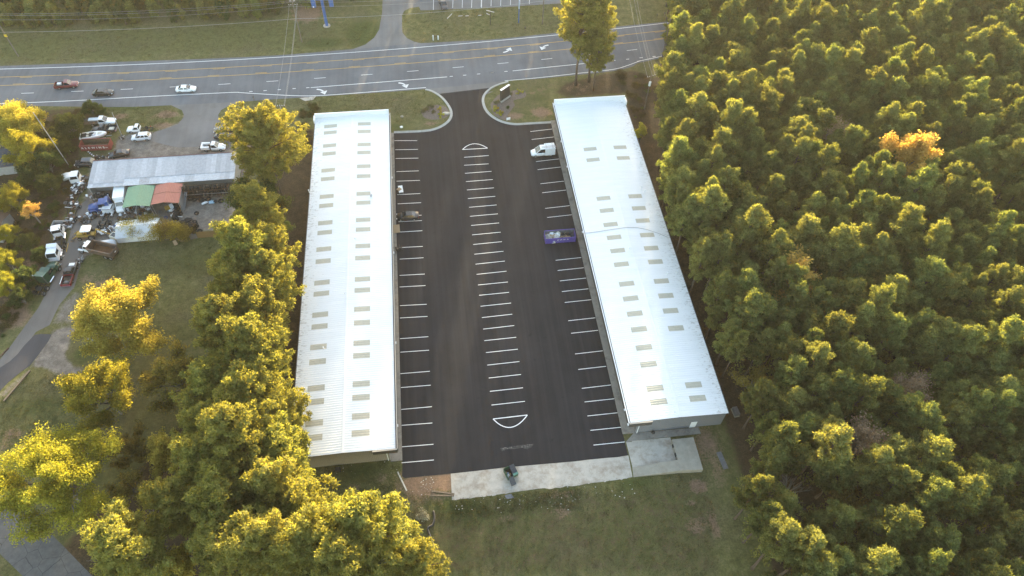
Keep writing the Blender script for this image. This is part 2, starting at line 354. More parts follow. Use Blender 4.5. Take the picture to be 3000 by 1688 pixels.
def world_line(px, ext0=0, ext1=0, n=6):
    w_ = PX(px); a = (w_[0]-w_[1]).normalized(); c_ = (w_[-1]-w_[-2]).normalized()
    if ext0: w_ = [w_[0]+a*ext0]+w_
    if ext1: w_ = w_+[w_[-1]+c_*ext1]
    return smooth([tuple(x) for x in w_], n)
upper = world_line([C1(0, 665), C1(1000, 630), C1(2575, 570), C2(1150, 495), C2(1830, 437), C2(2575, 395), C3(800, 330), C3(1835, 225)], 60, 160)
lower = world_line([C1(0, 1062), C1(1190, 1077), C1(1700, 1060), C2(0, 1025), C2(350, 1000), C2(700, 978), C2(1870, 898), C3(250, 818), C3(640, 790), C3(1240, 730), C3(1420, 705), C3(1560, 668), C3(1660, 625), C3(1800, 595)], 60, 160)
hw = MB(); hx = np.arange(-175, 170, 1.5)
yu = np.interp(hx, [p.x for p in upper], [p.y for p in upper]); yl = np.interp(hx, [p.x for p in lower], [p.y for p in lower]); nh = len(hx)
hw.v = [(x, y, .02) for x, y in zip(hx, yu)]+[(x, y, .02) for x, y in zip(hx, yl)]; hw.f = [(nh+i, nh+i+1, i+1, i) for i in range(nh-1)]
HW = struct('highway', hw, M['highway'])
def mark(name, line, wd, mt, z=.03, parent=None):
    o = ribbon(MB(), line, wd, z).build(name, mt, parent or HW); return o
mark('edge_line', fit2([C1(0, 698), C1(1250, 650), C1(2575, 595), C2(1300, 520), C2(2575, 410), C3(800, 348), C3(1835, 243)], -175, 165), .2, M['white_paint'])
y1 = fit2([C1(0, 776), C1(1250, 733), C1(2575, 664), C2(1200, 595), C2(2575, 483), C3(890, 408), C3(1810, 318)], -175, 165)
y2 = fit2([C1(20, 860), C1(1250, 815), C1(2575, 750), C2(1250, 672), C2(2575, 565), C3(920, 492), C3(1790, 404)], -175, 165)
mark('centre_line', y1, .16, M['yellow_paint']); mark('centre_line', y2, .16, M['yellow_paint'])
def walk(line, s):
    a = 0
    for k in range(len(line)-1):
        d = (line[k+1]-line[k]).length
        if a+d >= s: u = (s-a)/d; return line[k].lerp(line[k+1], u), (line[k+1]-line[k]).normalized()
        a += d
    return line[-1], (line[-1]-line[-2]).normalized()
def nearest_s(line, pt):
    best = (1e9, 0); a = 0
    for k in range(len(line)-1):
        d = line[k+1]-line[k]; u = max(0, min(1, (pt-line[k]).dot(d)/max(d.length_squared, 1e-9)))
        dist = (line[k]+d*u-pt).length
        if dist < best[0]: best = (dist, a+u*d.length)
        a += d.length
    return best[1]
def dashes(name, line, start_px, n0, n1, ln, cyc, wd, mt, off=0):
    s0 = nearest_s(line, P(*start_px))
    for k in range(n0, n1):
        a, d = walk(line, s0+k*cyc); b2, d2 = walk(line, s0+k*cyc+ln); nn = Vector((-d.y, d.x, 0))*off
        mark(name, [a+nn, b2+nn], wd, mt, .032)
dashes('lane_dash', y1, C1(695, 755), -4, 17, 3.05, 12.19, .14, M['yellow_paint'], -.42)
dashes('lane_dash', y2, C1(1115, 815), -5, 16, 3.05, 12.19, .14, M['yellow_paint'], .42)
ln = fit2([C1(215, 940), C1(1228, 900), C1(2193, 853), C2(765, 792), C2(1695, 720), C3(203, 640), C3(652, 598), C3(1543, 507)], -175, 165)
dashes('lane_dash', ln, C1(215, 940), -3, 17, 3.05, 12.19, .15, M['white_paint'])
mark('edge_line', world_line([C1(0, 1045), C1(680, 1017), C1(1500, 972), C1(2250, 935), C1(2400, 930), C2(0, 932), C2(250, 948), C2(600, 965), C2(860, 960), C2(1300, 928), C2(1880, 882)], 50), .2, M['white_paint'])
mark('edge_line', world_line([C3(270, 815), C3(640, 780), C3(1000, 740), C3(1240, 715), C3(1400, 692), C3(1520, 655), C3(1640, 612), C3(1790, 580)], 0, 60), .18, M['white_paint'])
mark('turn_lane_line', [P(*C2(722, 883)), P(*C2(2095, 775))], .2, M['white_paint'])
mark('turn_lane_line', [P(*C3(350, 715)), P(*C3(720, 676)), P(*C3(1080, 640))], .2, M['white_paint'])
for cc, lst in ((C2, [(105, 923), (247, 914), (390, 905), (540, 894), (677, 885), (2120, 771), (2255, 759), (2395, 747), (2530, 735)]), (C3, [(127, 735), (267, 721), (1352, 611), (1490, 598), (1626, 584), (1757, 571)])):
    for (x, y) in lst: mark('skip_dash', [P(*cc(x, y)), P(*cc(x+32, y-2.5))], .2, M['white_paint'])
def arrow(a, bnd, tip):
    """curved turn arrow through photo points"""
    A, B, T = P(*a), P(*bnd), P(*tip); q = [A*(1-s)**2+B*2*s*(1-s)+T*s*s for s in [k/8 for k in range(8)]]
    mb = ribbon(MB(), q, .42, .034); d = (T-q[-1]).normalized(); nn = Vector((-d.y, d.x, 0))
    e = q[-1]; mb.quad((*(e-d*.5+nn*.95).xy, .034), (*(e-d*.5-nn*.95).xy, .034), (*(T+d*.55).xy, .034)); mb.build('turn_arrow', M['white_paint'], HW)
arrow(C2(782, 900), C2(850, 903), C2(860, 940)); arrow(C2(1605, 836), C2(1670, 838), C2(1682, 876))
arrow(C3(255, 529), C3(310, 520), C3(322, 490)); arrow(C3(710, 455), C3(655, 462), C3(645, 494))
# far driveway and far car park
fd = PX([C2(1445, -200), C2(1445, 0), C2(1440, 130), C2(1410, 300), C2(1360, 380), C2(1270, 450), C2(1130, 500), C2(1500, 490), C2(1850, 440), C2(1760, 420), C2(1690, 385), C2(1645, 330), C2(1640, 250), C2(1640, 150), C2(1665, 108), C2(1720, 82), C2(1810, 68), C2(1828, 105), C2(2575, 78), C3(905, 30), C3(1000, -40), C3(1000, -200)])
far_drive = struct('far_car_park', MB().quad(*[(p.x, p.y, .012) for p in fd]), M['drive'])
for x in (1955, 2150, 2245, 2340, 2440): ribbon(MB(), PX([C2(x+4, -20), C2(x, 100 if x < 2000 else 80)]), .12, .022).build('parking_line', M['white_paint'], far_drive)
for x in (35, 135, 232, 330, 425, 520): ribbon(MB(), PX([C3(x, -20), C3(x-3, 72-x*.06)]), .12, .022).build('parking_line', M['white_paint'], far_drive)
# yard apron joining the highway
ap = PX([C1(1700, 1050), C1(1830, 1110), C1(1855, 1170), C1(1790, 1250), CB(560, 420), CB(300, 500), CB(200, 640), CB(700, 760), CB(1150, 740), CB(1600, 620), CB(1620, 420), CB(1470, 370), CB(1380, 290), CB(1370, 210), CB(1420, 130), CB(1560, 50), CB(1720, 10), C2(100, 1005), C2(0, 1000)])
struct('yard_apron', MB().quad(*[(p.x, p.y, .010) for p in ap]), M['drive'])
# lane down the left side, its darker patch and the old street
la = PX([CCc(1500, 300), CCc(1420, 560), CCc(1330, 900), CCc(1320, 1240), CE(1360, 420), CE(1250, 800), CE(1000, 1100), CE(830, 1448), CJ(360, 250), CJ(120, 600), CJ(0, 760), CJ(-200, 1000), CJ(-200, 760), CJ(0, 525), CJ(100, 400), CJ(390, 0), CE(830, 800), CE(900, 700), CE(930, 420), CCc(1090, 1150), CCc(1180, 880), CCc(1330, 400)])
struct('lane', MB().quad(*[(p.x, p.y, .010) for p in la]), M['gravel'])
sheet('lane_patch', [CJ(350, 278), CJ(420, 270), CJ(520, 276), CJ(490, 340), CJ(460, 380), CJ(380, 490), CJ(300, 590), CJ(200, 660), CJ(80, 760), CJ(0, 845), CJ(-60, 900), CJ(-60, 660), CJ(0, 610), CJ(100, 545), CJ(180, 470), CJ(240, 390)], .02, M['patch'])
mt, t, b = new_mat('cracked_street_asphalt'); p = geo_pos(t)
vor = N(t, 'ShaderNodeTexVoronoi', feature='DISTANCE_TO_EDGE'); vor.inputs['Scale'].default_value = .3; vor.inputs['Randomness'].default_value = .8
wv = mix(t, .25, p, noise(t, p, .8, 4, .6, 1), 'ADD'); t.links.new(wv, vor.inputs['Vector'])
crk = math_(t, 'LESS_THAN', vor.outputs[0], .008)
c = ramp(t, noise(t, p, .9, 6, .7), [(.3, (.075, .072, .072)), (.7, (.13, .125, .122))]); c = mix(t, math_(t, 'MULTIPLY', crk, .8), c, (.03, .03, .031))
t.links.new(c, b.inputs['Base Color']); b.inputs['Roughness'].default_value = .9; M['street'] = mt
sheet('street', [CM(-900, 0), CM(0, 560), CM(300, 820), CM(620, 1130), CM(930, 1449), CM(1200, 1800), CM(500, 1800), CM(230, 1449), CM(0, 1225), CM(-900, 500)], .012, M['street'])

# ================================================================ PARKING LOT
kl = smooth([tuple(P(*q)) for q in [C2(1880, 893), C2(1950, 912), C2(2050, 975), C2(2128, 1075), C2(2150, 1150), C2(2122, 1220), C2(2040, 1282), C2(1930, 1320), C2(1800, 1333)]], 5)+[Vector((-10.4, 138.4, 0))]
kr = smooth([tuple(P(*q)) for q in [C3(300, 815), C3(200, 845), C3(120, 885), C3(52, 955), C3(40, 1030), C3(75, 1120), C3(150, 1190), C3(250, 1238), C3(370, 1260), C3(500, 1254)]], 5)+[Vector((28.7, 138.6, 0))]
seam_l, seam_r = P(*C2(2040, 938)), P(*C2(2520, 888))
il = min(range(len(kl)), key=lambda k: (kl[k]-seam_l).length); ir = min(range(len(kr)), key=lambda k: (kr[k]-seam_r).length)
lp = [(-10.4, y) for y in (52.2,)]+[tuple(p.xy) for p in PX([CG(335, 840), CG(370, 862), CG(640, 835), CG(945, 805), CG(1300, 768), CG(1600, 730), CG(2000, 695), CG(2572, 645), CH(300, 845), CH(560, 820), CH(690, 812), CH(815, 788)])]
lp = lp+[(28.7, 60), (28.7, 138.6)]+[tuple(p.xy) for p in kr[ir:-1][::-1]]+[tuple(p.xy) for p in kl[il:]]
sheet('entrance_apron', [C2(1860, 880), C2(1950, 912), C2(2045, 965), C2(2080, 1000), C2(2300, 960), C2(2560, 920), C3(60, 960), C3(120, 888), C3(200, 845), C3(310, 800), C3(200, 780), C2(2575, 800), C2(2200, 830)], .014, M['drive'])
LOT = struct('parking_lot', MB().quad(*[(x, y, .018) for x, y in lp]), M['lot'])
LZ = .03
def pline(a, b_, wd=.125): ribbon(MB(), [P(*a), P(*b_)], wd, LZ).build('parking_line', M['white_fresh'], LOT)
for (x0, y0, x1, y1_) in [(992, 354, 1049, 354), (994, 377, 1051, 376), (995, 399, 1052, 398), (997, 432, 1053, 430), (997, 456, 1056, 454), (999, 490, 1057, 487), (1000, 513, 1059, 510), (1001, 545, 1060, 541.5), (1002, 558, 1061, 555), (1004, 584, 1062, 580.5),
    (1005, 623, 1063, 620), (1005, 652, 1065, 648.5), (1005, 693, 1068, 689.5), (1005, 722, 1070, 718.5), (1006, 769, 1073, 765.5), (1006, 800, 1075, 796), (1006, 852, 1077, 847), (1007, 886, 1079, 881), (1007, 940, 1081, 934), (1008, 975, 1083, 969), (1009, 1030, 1086, 1023), (1010, 1070, 1087, 1064), (1010, 1124, 1090, 1117.5), (1010, 1164, 1091, 1157)]:
    pline(K(x0, y0), K(x1, y1_))
for (x0, y0, x1, y1_) in [(1167, 396, 1229, 391.5), (1202, 717, 1277, 709.5), (1205, 743, 1280, 735.5), (1208.5, 770.5, 1285, 762.5), (1212, 799, 1288, 790.5), (1215, 828, 1293, 819), (1218, 857, 1298, 848.5), (1222, 887, 1302, 878.5), (1225.5, 918.5, 1306, 909.5), (1229, 951, 1310, 942), (1232, 984.5, 1315, 975.5), (1236, 1019, 1320, 1009.5)]:
    pline(K(x0, y0), K(x1, y1_))
for (x0, y0, x1, y1_) in [(1113, 20, 1420, 2), (1124, 121, 1457, 96), (1137, 225, 1473, 199), (1149, 330, 1488, 303), (1162, 438, 1504, 410), (1175, 548, 1521, 518), (1187, 661, 1538, 630), (1201, 776, 1554, 744), (1214, 894, 1572, 860), (1228, 1015, 1588, 979), (1243, 1137, 1607, 1100), (1257, 1262, 1624, 1223), (1270, 1390, 1645, 1350)]:
    pline(CP(x0, y0), CP(x1, y1_))
for (x0, y0, x1, y1_) in [(275, 185, 605, 147), (298, 305, 635, 266), (330, 480, 665, 440), (362, 638, 710, 598), (387, 760, 737, 720), (430, 973, 785, 933), (456, 1109, 815, 1068), (502, 1345, 870, 1303)]: pline(CN(x0, y0), CN(x1, y1_))
for (x0, y0, x1, y1_) in [(530, 194, 903, 153), (660, 840, 1045, 798), (690, 994, 1083, 952), (722, 1151, 1118, 1108), (753, 1312, 1153, 1270)]: pline(CO(x0, y0), CO(x1, y1_))
for (x0, y0, x1, y1_) in [(1420, 761, 1487, 754), (1429, 807, 1497, 799.5), (1436, 838.5, 1504, 831), (1446, 890.5, 1516, 882.5), (1454, 929.5, 1524, 921.5), (1463, 977, 1536, 968.5)]: pline(K(x0, y0), K(x1, y1_))
for (x0, y0, x1, y1_) in [(268, 120, 641, 80), (305, 296, 682, 256), (342, 477, 733, 437), (380, 662, 774, 622)]: pline(CH(x0, y0), CH(x1, y1_))
def dshape(a, b_, tip):
    A, B, T = P(*a), P(*b_), P(*tip); ctrl = 2*T-(A+B)/2
    arc = [A*(1-s)**2+ctrl*2*s*(1-s)+B*s*s for s in [k/14 for k in range(15)]]
    mb = ribbon(MB(), arc, .17, LZ); ribbon(mb, [A, B], .17, LZ+.002); mb.build('island_marking', M['white_fresh'], LOT)
dshape(K(1163, 376.5), K(1226, 373), K(1192, 362)); dshape(K(1240, 1054), K(1326, 1044), K(1284, 1075))
def kerb_run(line, label, side=1):
    root = struct('kerb', MB().quad(*[(line[0].x, line[0].y, -.05), (line[0].x+.01, line[0].y, -.05), (line[0].x, line[0].y+.01, -.05)]), M['kerb'])
    s, tot = 0, sum((line[k+1]-line[k]).length for k in range(len(line)-1))
    while s < tot-.2:
        e = min(s+3.05, tot); pts = [walk(line, s+.015+(e-s-.03)*k/4)[0] for k in range(5)]; mb = MB(); rings = []
        for k, q in enumerate(pts):
            d = (pts[min(k+1, 4)]-pts[max(k-1, 0)]).normalized(); nn = Vector((-d.y, d.x, 0))*side
            rings.append([(q.x+nn.x*w_, q.y+nn.y*w_, z) for w_, z in ((0, 0), (0, .035), (.42, .035), (.46, .15), (.64, .15), (.64, 0))])
        mb.loft(rings); mb.build('kerb_stone', M['kerb'], root); s = e
kerb_run(kl, '', -1)
kerb_run(kr, '', 1)
# scrape of old concrete showing through, spilled sand
mt, t, b = new_mat('scraped_asphalt'); p = geo_pos(t)
f = math_(t, 'MULTIPLY', math_(t, 'SUBTRACT', noise(t, p, 2.2, 6, .75), .5, True), 5, True)
c = mix(t, f, (.036, .036, .038), (.26, .25, .23)); t.links.new(c, b.inputs['Base Color']); b.inputs['Roughness'].default_value = .9
scr = [P(*q) for q in [CG(1560, 485), CG(1700, 468), CG(1850, 445), CG(1990, 432), CG(1960, 475), CG(1900, 500), CG(1850, 480), CG(1720, 500), CG(1660, 495), CG(1590, 525)]]
MB().quad(*[(p_.x, p_.y, .024) for p_ in scr]).build('scrape_mark', mt, LOT)
# walkways
def slabs(name, x0, x1, ya, yb, step, h, mt):
    root = struct(name, MB().box(x0+.05, x1-.05, ya, yb, -.1, h-.03), mt); y = ya
    while y < yb-.1:
        e = min(y+step, yb); MB().box(x0, x1, y+.01, e-.01, 0, h+random.uniform(-.006, .006)).build('slab', mt, root); y = e
slabs('left_walkway', -12.4, -10.4, 52.6, 138.5, 4.6, .15, M['walk'])
slabs('right_walkway', 28.7, 30.9, 53.4, 139.5, 4.6, .15, M['walk'])
# concrete pad at the near end
pad = [CG(945, 806), CG(1400, 755), CG(1600, 732), CG(1960, 698), CG(2500, 652), CH(180, 858), CH(560, 821), CH(650, 815), CH(820, 790)]
padb = [CH(870, 1062), CH(700, 1095), CH(190, 1158), CH(0, 1178), CG(1990, 1000), CG(1420, 1085), CG(960, 1138)]
PADR = struct('concrete_pad', MB().prism([tuple(p_.xy) for p_ in PX(pad+padb)], -.1, .006), M['pad'])
cuts_t = [CG(947, 808), CG(1400, 757), CG(1960, 700), CG(2490, 655), CH(300, 848), CH(660, 816), CH(820, 792)]
cuts_b = [CG(962, 1136), CG(1418, 1083), CG(1990, 1003), CG(2535, 955), CH(420, 1125), CH(690, 1092), CH(868, 1060)]
for k in range(6):
    a, b_, c_, d_ = P(*cuts_t[k]), P(*cuts_t[k+1]), P(*cuts_b[k+1]), P(*cuts_b[k]); g = Vector((.02, 0, 0)); rag = [c_.lerp(d_, s) + Vector((0, random.uniform(-.25, .2), 0)) for s in (.12, .25, .4, .5, .62, .75, .88)]
    MB().prism([tuple((a+g).xy), tuple((d_+g).xy)]+[tuple(q.xy) for q in rag[::-1]]+[tuple((c_-g).xy), tuple((b_-g).xy)], 0, .03+.004*(k % 2)).build('slab', M['pad'], PADR)
# ================================================================ WAREHOUSES
mt, t, b = new_mat('white_metal_roof'); p = geo_pos(t)
c = ramp(t, noise(t, mapping(t, p, (.12, 1.2, 1)), 1.0, 5, .6), [(.3, (.77, .78, .785)), (.7, (.83, .835, .84))])
obj = coords(t); sx = t.nodes.new('ShaderNodeSeparateXYZ'); t.links.new(obj, sx.inputs[0])
# leaf stains gather on the tree side of each roof (object x runs from the lot side, 0, to the tree side, 1)
att = N(t, 'ShaderNodeAttribute', attribute_name='treeside')
st = math_(t, 'MULTIPLY', math_(t, 'SUBTRACT', math_(t, 'ADD', noise(t, mapping(t, p, (.8, 2.4, 1)), 1.6, 6, .75), math_(t, 'MULTIPLY', att.outputs['Fac'], .28)), .78, True), 7, True)
c = mix(t, math_(t, 'MULTIPLY', st, .75), c, (.24, .19, .15))
sp2 = math_(t, 'MULTIPLY', math_(t, 'SUBTRACT', noise(t, p, 3.1, 3, .5), .71, True), 14, True)
c = mix(t, math_(t, 'MULTIPLY', sp2, .25), c, (.3, .27, .25))
t.links.new(c, b.inputs['Base Color']); b.inputs['Roughness'].default_value = .38; b.inputs['Specular IOR Level'].default_value = .5
M['roof'] = mt
M['roof_trim'] = plain('white_roof_trim', (.80, .815, .83), .4, .03)
M['skylight'] = plain('fibreglass_skylight', (.47, .44, .36), .5, .08, 2.5)
M['wall_grey'] = plain('grey_metal_siding', (.19, .197, .215), .5, .05)
M['wall_tan'] = plain('tan_metal_siding', (.27, .245, .205), .5, .06)
M['fascia'] = plain('bronze_fascia', (.075, .066, .057), .5, .08)
M['cap'] = plain('fascia_cap', (.40, .36, .31), .5, .06)
M['shopfront'] = plain('shopfront', (.18, .17, .16), .5, .2)
def ribbed(x0, z0, x1, z1, y0, y1, per=.457, h=.03, off=0):
    mb = MB(); ys = []; y = y0
    while y < y1-.01:
        for dy, hh in ((0, 0), (per-.16, 0), (per-.12, h), (per-.04, h)):
            if y+dy < y1: ys.append((y+dy, hh))
        y += per
    ys.append((y1, 0)); n = len(ys)
    mb.add([(x0, a, z0+hh+off) for a, hh in ys]+[(x1, a, z1+hh+off) for a, hh in ys], [(i, i+1, n+i+1, n+i) for i in range(n-1)]); return mb
def siding(x0, x1, y, zt, side, per=.30, d=.035):
    """vertical ribbed wall in the x direction; zt(x) gives the top"""
    mb = MB(); xs = []; x = x0
    while x < x1-.01:
        for dx, dd in ((0, 0), (per-.12, 0), (per-.09, d), (per-.03, d)):
            if x+dx < x1: xs.append((x+dx, dd))
        x += per
    xs.append((x1, 0)); n = len(xs)
    mb.add([(a, y-dd*side, 0) for a, dd in xs]+[(a, y-dd*side, zt(a)) for a, dd in xs], [(i, i+1, n+i+1, n+i) for i in range(n-1)]); return mb
EV, RG = 4.75, 5.1
def warehouse(label, X0, X1, Y0, Y1, lot, wallm, lights, wall_lot):
    """lot = +1 when the parking lot lies on the +x side"""
    t_ = thing('warehouse', label, 'warehouse', ((X0+X1)/2, Y0, 0)); ox, oy = (X0+X1)/2, Y0
    x0, x1, L = X0-ox, X1-ox, Y1-Y0
    xin, xout = (x1, x0) if lot > 0 else (x0, x1)       # lot edge, tree edge
    for a, bb in ((x0, 0.), (0., x1)):
        za, zb = (EV, RG) if a < 0 else (RG, EV)
        mb = ribbed(a, za, bb, zb, 0, L-.3); o = mb.build('roof_slope', M['roof'], t_)
        at_ = o.data.attributes.new('treeside', 'FLOAT', 'POINT')
        at_.data.foreach_set('value', [max(0, 1-abs(v[0]-xout)/3.2) for v in mb.v])
    MB().add([(-.2, 0, RG+.028), (0, 0, RG+.042), (.2, 0, RG+.028), (-.2, L-.3, RG+.028), (0, L-.3, RG+.042), (.2, L-.3, RG+.028)], [(0, 1, 4, 3), (1, 2, 5, 4)]).build('ridge_cap', M['roof'], t_)
    wl = wall_lot-ox; wx0, wx1 = (x0+.15, wl) if lot > 0 else (wl, x1-.15)
    zt = lambda x: RG-(RG-EV)*abs(x)/abs(x1)-.04
    siding(wx0, wx1, .25, zt, 1).build('end_wall', wallm, t_)
    siding(wx0, wx1, L-.15, zt, -1).build('end_wall', wallm, t_)
    MB().quad((wx0, .25, 0), (wx0, L-.15, 0), (wx0, L-.15, zt(wx0)), (wx0, .25, zt(wx0))).build('side_wall', wallm if lot > 0 else M['shopfront'], t_)
    MB().quad((wx1, .25, 0), (wx1, L-.15, 0), (wx1, L-.15, zt(wx1)), (wx1, .25, zt(wx1))).build('side_wall', M['shopfront'] if lot > 0 else wallm, t_)
    # bronze fascia on the lot side with its return on the near end, pale cap, dark gutter
    f0, f1 = (xin, xin+.35) if lot > 0 else (xin-.35, xin)
    fo, fi = (f1, f0) if lot > 0 else (f0, f1)
    MB().box(min(fo, fo-.1*lot), max(fo, fo-.1*lot), -.1, L, EV-.95, EV+.2).build('fascia', M['fascia'], t_)
    MB().box(min(fo+.02*lot, fo-.16*lot), max(fo+.02*lot, fo-.16*lot), -.12, L, EV+.2, EV+.235).build('fascia_cap', M['cap'] if lot > 0 else M['roof_trim'], t_)
    MB().box(min(fi, fo-.11*lot), max(fi, fo-.11*lot), 0, L-.3, EV-.28, EV-.2).build('gutter', M['dark'], t_)
    ra, rb = sorted((fo-.1*lot, fo-4.2*lot)); MB().box(ra, rb, -.32, -.1, EV-.95, EV+.16).build('fascia', M['fascia'], t_)
    MB().box(ra-.02, rb+.02, -.34, -.08, EV+.16, EV+.2).build('fascia_cap', M['cap'], t_)
    sa, sb = sorted((wl, fo-.1*lot)); MB().box(sa+.02, sb-.02, .0, L-.2, EV-1.0, EV-.95).build('soffit', M['shopfront'], t_)
    # parapet at the highway end, with its short return on the tree side
    MB().box(x0-.05, x1+.05, L-.3, L, EV-.4, 6.05).build('parapet', M['roof_trim'], t_)
    q0, q1 = sorted((xout, xout-.0+.28*(-lot)*1.0)); MB().box(q0, q1, L-2.0, L-.3, EV-.3, 5.7).build('parapet', M['roof_trim'], t_)
    g0, g1 = sorted((xout, xout-.14*lot)); MB().box(g0, g1, 0, L-2.0, EV-.2, EV-.03).build('gutter', M['steel'], t_)
    MB().box(x0, x1, -.03, .02, EV-.02, EV+.03).build('edge_trim', M['roof_trim'], t_) if False else None
    dx = wl-.35*lot; MB().box(dx-.06, dx+.06, .08, .2, 0, EV-.9).build('downpipe', M['roof_trim'], t_)
    # roof lights
    slope = (RG-EV)/abs(x1)
    for (px, py) in lights:
        q = P(px, py, 5.0); lx, ly = q.x-ox, q.y-oy; ly = round(ly/.457)*.457+.2285
        lx = (-5.0 if lx < 0 else 2.9) if lot > 0 else (-3.0 if lx < 0 else 4.1)
        z = lambda x: RG-slope*abs(x)
        ribbed(lx-1.5, z(lx-1.5), lx+1.5, z(lx+1.5), ly-.6855, ly+.5, .457, .03, .009).build('skylight', M['skylight'], t_)
    return t_, ox, oy
S_ = 1.16505
sl = [(x*S_, y*S_) for x, y in [(829, 317), (828, 333), (826, 368), (825, 388), (822, 427), (820, 449), (832, 493), (831, 517), (829, 560), (828, 585), (826, 628), (825, 655), (822, 709), (820, 740), (816, 789), (815, 820), (812, 874), (810, 907), (806, 975), (804, 1012), (800, 1062), (798, 1100),
    (914, 312), (914, 332), (913, 365), (913, 386), (913, 421), (913, 443), (913, 489), (913, 512), (914, 552), (914, 579), (913, 621), (912, 648), (912, 703), (911, 732), (911, 780), (910, 811), (910, 863), (909, 896), (908, 965), (907, 1001), (906, 1050), (905, 1090)]]
sr = [(x*S_, y*S_) for x, y in [(1485, 375), (1492, 404), (1516, 500), (1525, 531), (1533, 564), (1542, 597), (1552, 632), (1561, 667), (1574, 713), (1585, 751), (1595, 791), (1607, 832), (1619, 875), (1631, 918), (1649, 977), (1659, 1013),
    (1558, 370), (1567, 398), (1595, 493), (1605, 525), (1615, 557), (1626, 591), (1636, 626), (1647, 660), (1662, 706), (1674, 744), (1687, 783), (1700, 825), (1746, 967), (1758, 1003)]]
WL, lox, loy = warehouse('long white-roofed warehouse on the left of the parking lot', -28.45, -11.05, 52.75, 140.1, 1, M['wall_tan'], sl, -12.4)
WR, rox, roy = warehouse('long white-roofed warehouse on the right of the parking lot, beside the pine wood', 29.35, 46.95, 53.2, 140.3, -1, M['wall_grey'], sr, 30.9)
# near end door of the right warehouse, wall lamps, roof vents, the cable
q = P(*CH(1620, 455)); MB().box(q.x-rox-.55, q.x-rox+.55, .17, .215, .05, 2.15).build('door', M['roof_trim'], WR)
for (u, v) in [CN(745, 332), CN(842, 712), CO(1063, 412), CH(797, 215), CH(883, 395)]:
    p_ = P(u, v, EV-.1); MB().box(-9.35, -9.15, p_.y-roy-.2, p_.y-roy+.2, EV-.25, EV-.02).build('wall_lamp', M['lamp_w'], WR)
for (y_) in (118, 96, 74, 57): MB().box(9.05, 9.22, y_-loy-.2, y_-loy+.2, EV-.2, EV+.02).build('wall_lamp', M['lamp_w'], WL)
for (u, v) in [CN(1938, 640), CN(1955, 1018), CN(2005, 1075), CO(2085, 160), CO(2178, 115), CO(2345, 1035), CO(2490, 1012), CO(1778, 655), CH(1405, 245), CH(1950, 230), CI(400, 10)]:
    p_ = P(u, v, 5.3)
    if p_.x > 0: MB().cyl(p_.x-rox, p_.y-roy, 4.7, 5.55, .09, 8).cyl(p_.x-rox, p_.y-roy, 5.55, 5.66, .16, 8).build('vent_pipe', M['roof_trim'], WR)
for (u, v) in [(660+650*0+268, 390), (922, 538), (905, 560), (948, 1020), (1010, 860), (1040, 700)]:
    p_ = P(u, v, 5.2); MB().cyl(p_.x-lox, p_.y-loy, 4.7, 5.5, .08, 8).cyl(p_.x-lox, p_.y-loy, 5.5, 5.6, .14, 8).build('vent_pipe', M['roof_trim'], WL)
p_ = P(1087, 573, 5.2); MB().cyl(p_.x-lox, p_.y-loy, 5.0, 5.35, .2, 10).cyl(p_.x-lox, p_.y-loy, 5.35, 5.45, .28, 10).build('roof_fan', M['galv'], WL)
cb = [Vector((q.x-rox, q.y-roy, RG-(RG-EV)*abs(q.x-rox)/8.8+.07)) for q in [P(*CO(x, y), 5.0) for x, y in [(1105, 420), (1300, 400), (1560, 370), (1750, 347), (1900, 350), (2050, 378), (2200, 425), (2350, 482)]]]
MB().tube(cb, .045, 5).build('roof_cable', M['wire'], WR)
# ---- loading dock
f0 = [P(*CH(x, y)) for x, y in [(790, 626), (1345, 571), (1440, 846), (870, 941)]]
DK_ = thing('loading_dock', 'concrete loading dock with a ramp at the near end of the right warehouse', 'loading dock', (f0[3].x, f0[3].y, 0)); dl = lambda p, z: (p.x-f0[3].x, p.y-f0[3].y, z)
hz = 1.15
MB().add([dl(p, .03) for p in f0], [(0, 1, 2, 3)]).build('dock_floor', M['pad'], DK_)
T1, T2, T3 = P(*CH(1365, 590), hz), P(*CH(1635, 562), hz), P(*CH(1757, 968), hz); T4 = P(*CH(1440, 845), hz); T5 = P(*CH(1560, 995), hz)
ins = T4; low = P(*CH(868, 941)); low2 = P(*CH(882, 1065))
MB().prism([dl(T1, 0)[:2], dl(T4, 0)[:2], dl(Vector((T4.x, T3.y+.25, 0)), 0)[:2], dl(T3, 0)[:2], dl(T2, 0)[:2]], 0, hz).build('dock_platform', M['dock'], DK_)
A_, B_ = T4, Vector((T4.x, T3.y+.25, hz))
MB().add([dl(low, .02), dl(low2, .02), dl(B_, hz-.003), dl(A_, hz-.003), dl(low, -.1), dl(low2, -.1), dl(B_, -.1), dl(A_, -.1)], [(0, 1, 2, 3), (4, 7, 6, 5), (1, 5, 6, 2), (0, 3, 7, 4), (2, 6, 7, 3), (0, 4, 5, 1)]).build('ramp', M['dock'], DK_)
for s in (.3, .72):
    q = T1.lerp(T4, s); MB().box(q.x-f0[3].x-.16, q.x-f0[3].x-.01, q.y-f0[3].y-.28, q.y-f0[3].y+.28, .62, 1.12).build('bumper', M['tyre'], DK_)
MB().add([dl(P(*CH(860, 612)), .09), dl(P(*CH(1345, 566)), .09), dl(P(*CH(1350, 596)), .09), dl(P(*CH(862, 643)), .09)], [(0, 1, 2, 3)]).build('kerb_strip', M['pad'], DK_)
ap_ = [P(*CH(x, y)) for x, y in [(782, 628), (885, 512), (1700, 440), (1728, 520), (1180, 575), (860, 612)]]
struct('rear_walkway', MB().prism([tuple(p.xy) for p in ap_], -.05, .1), M['walk'])
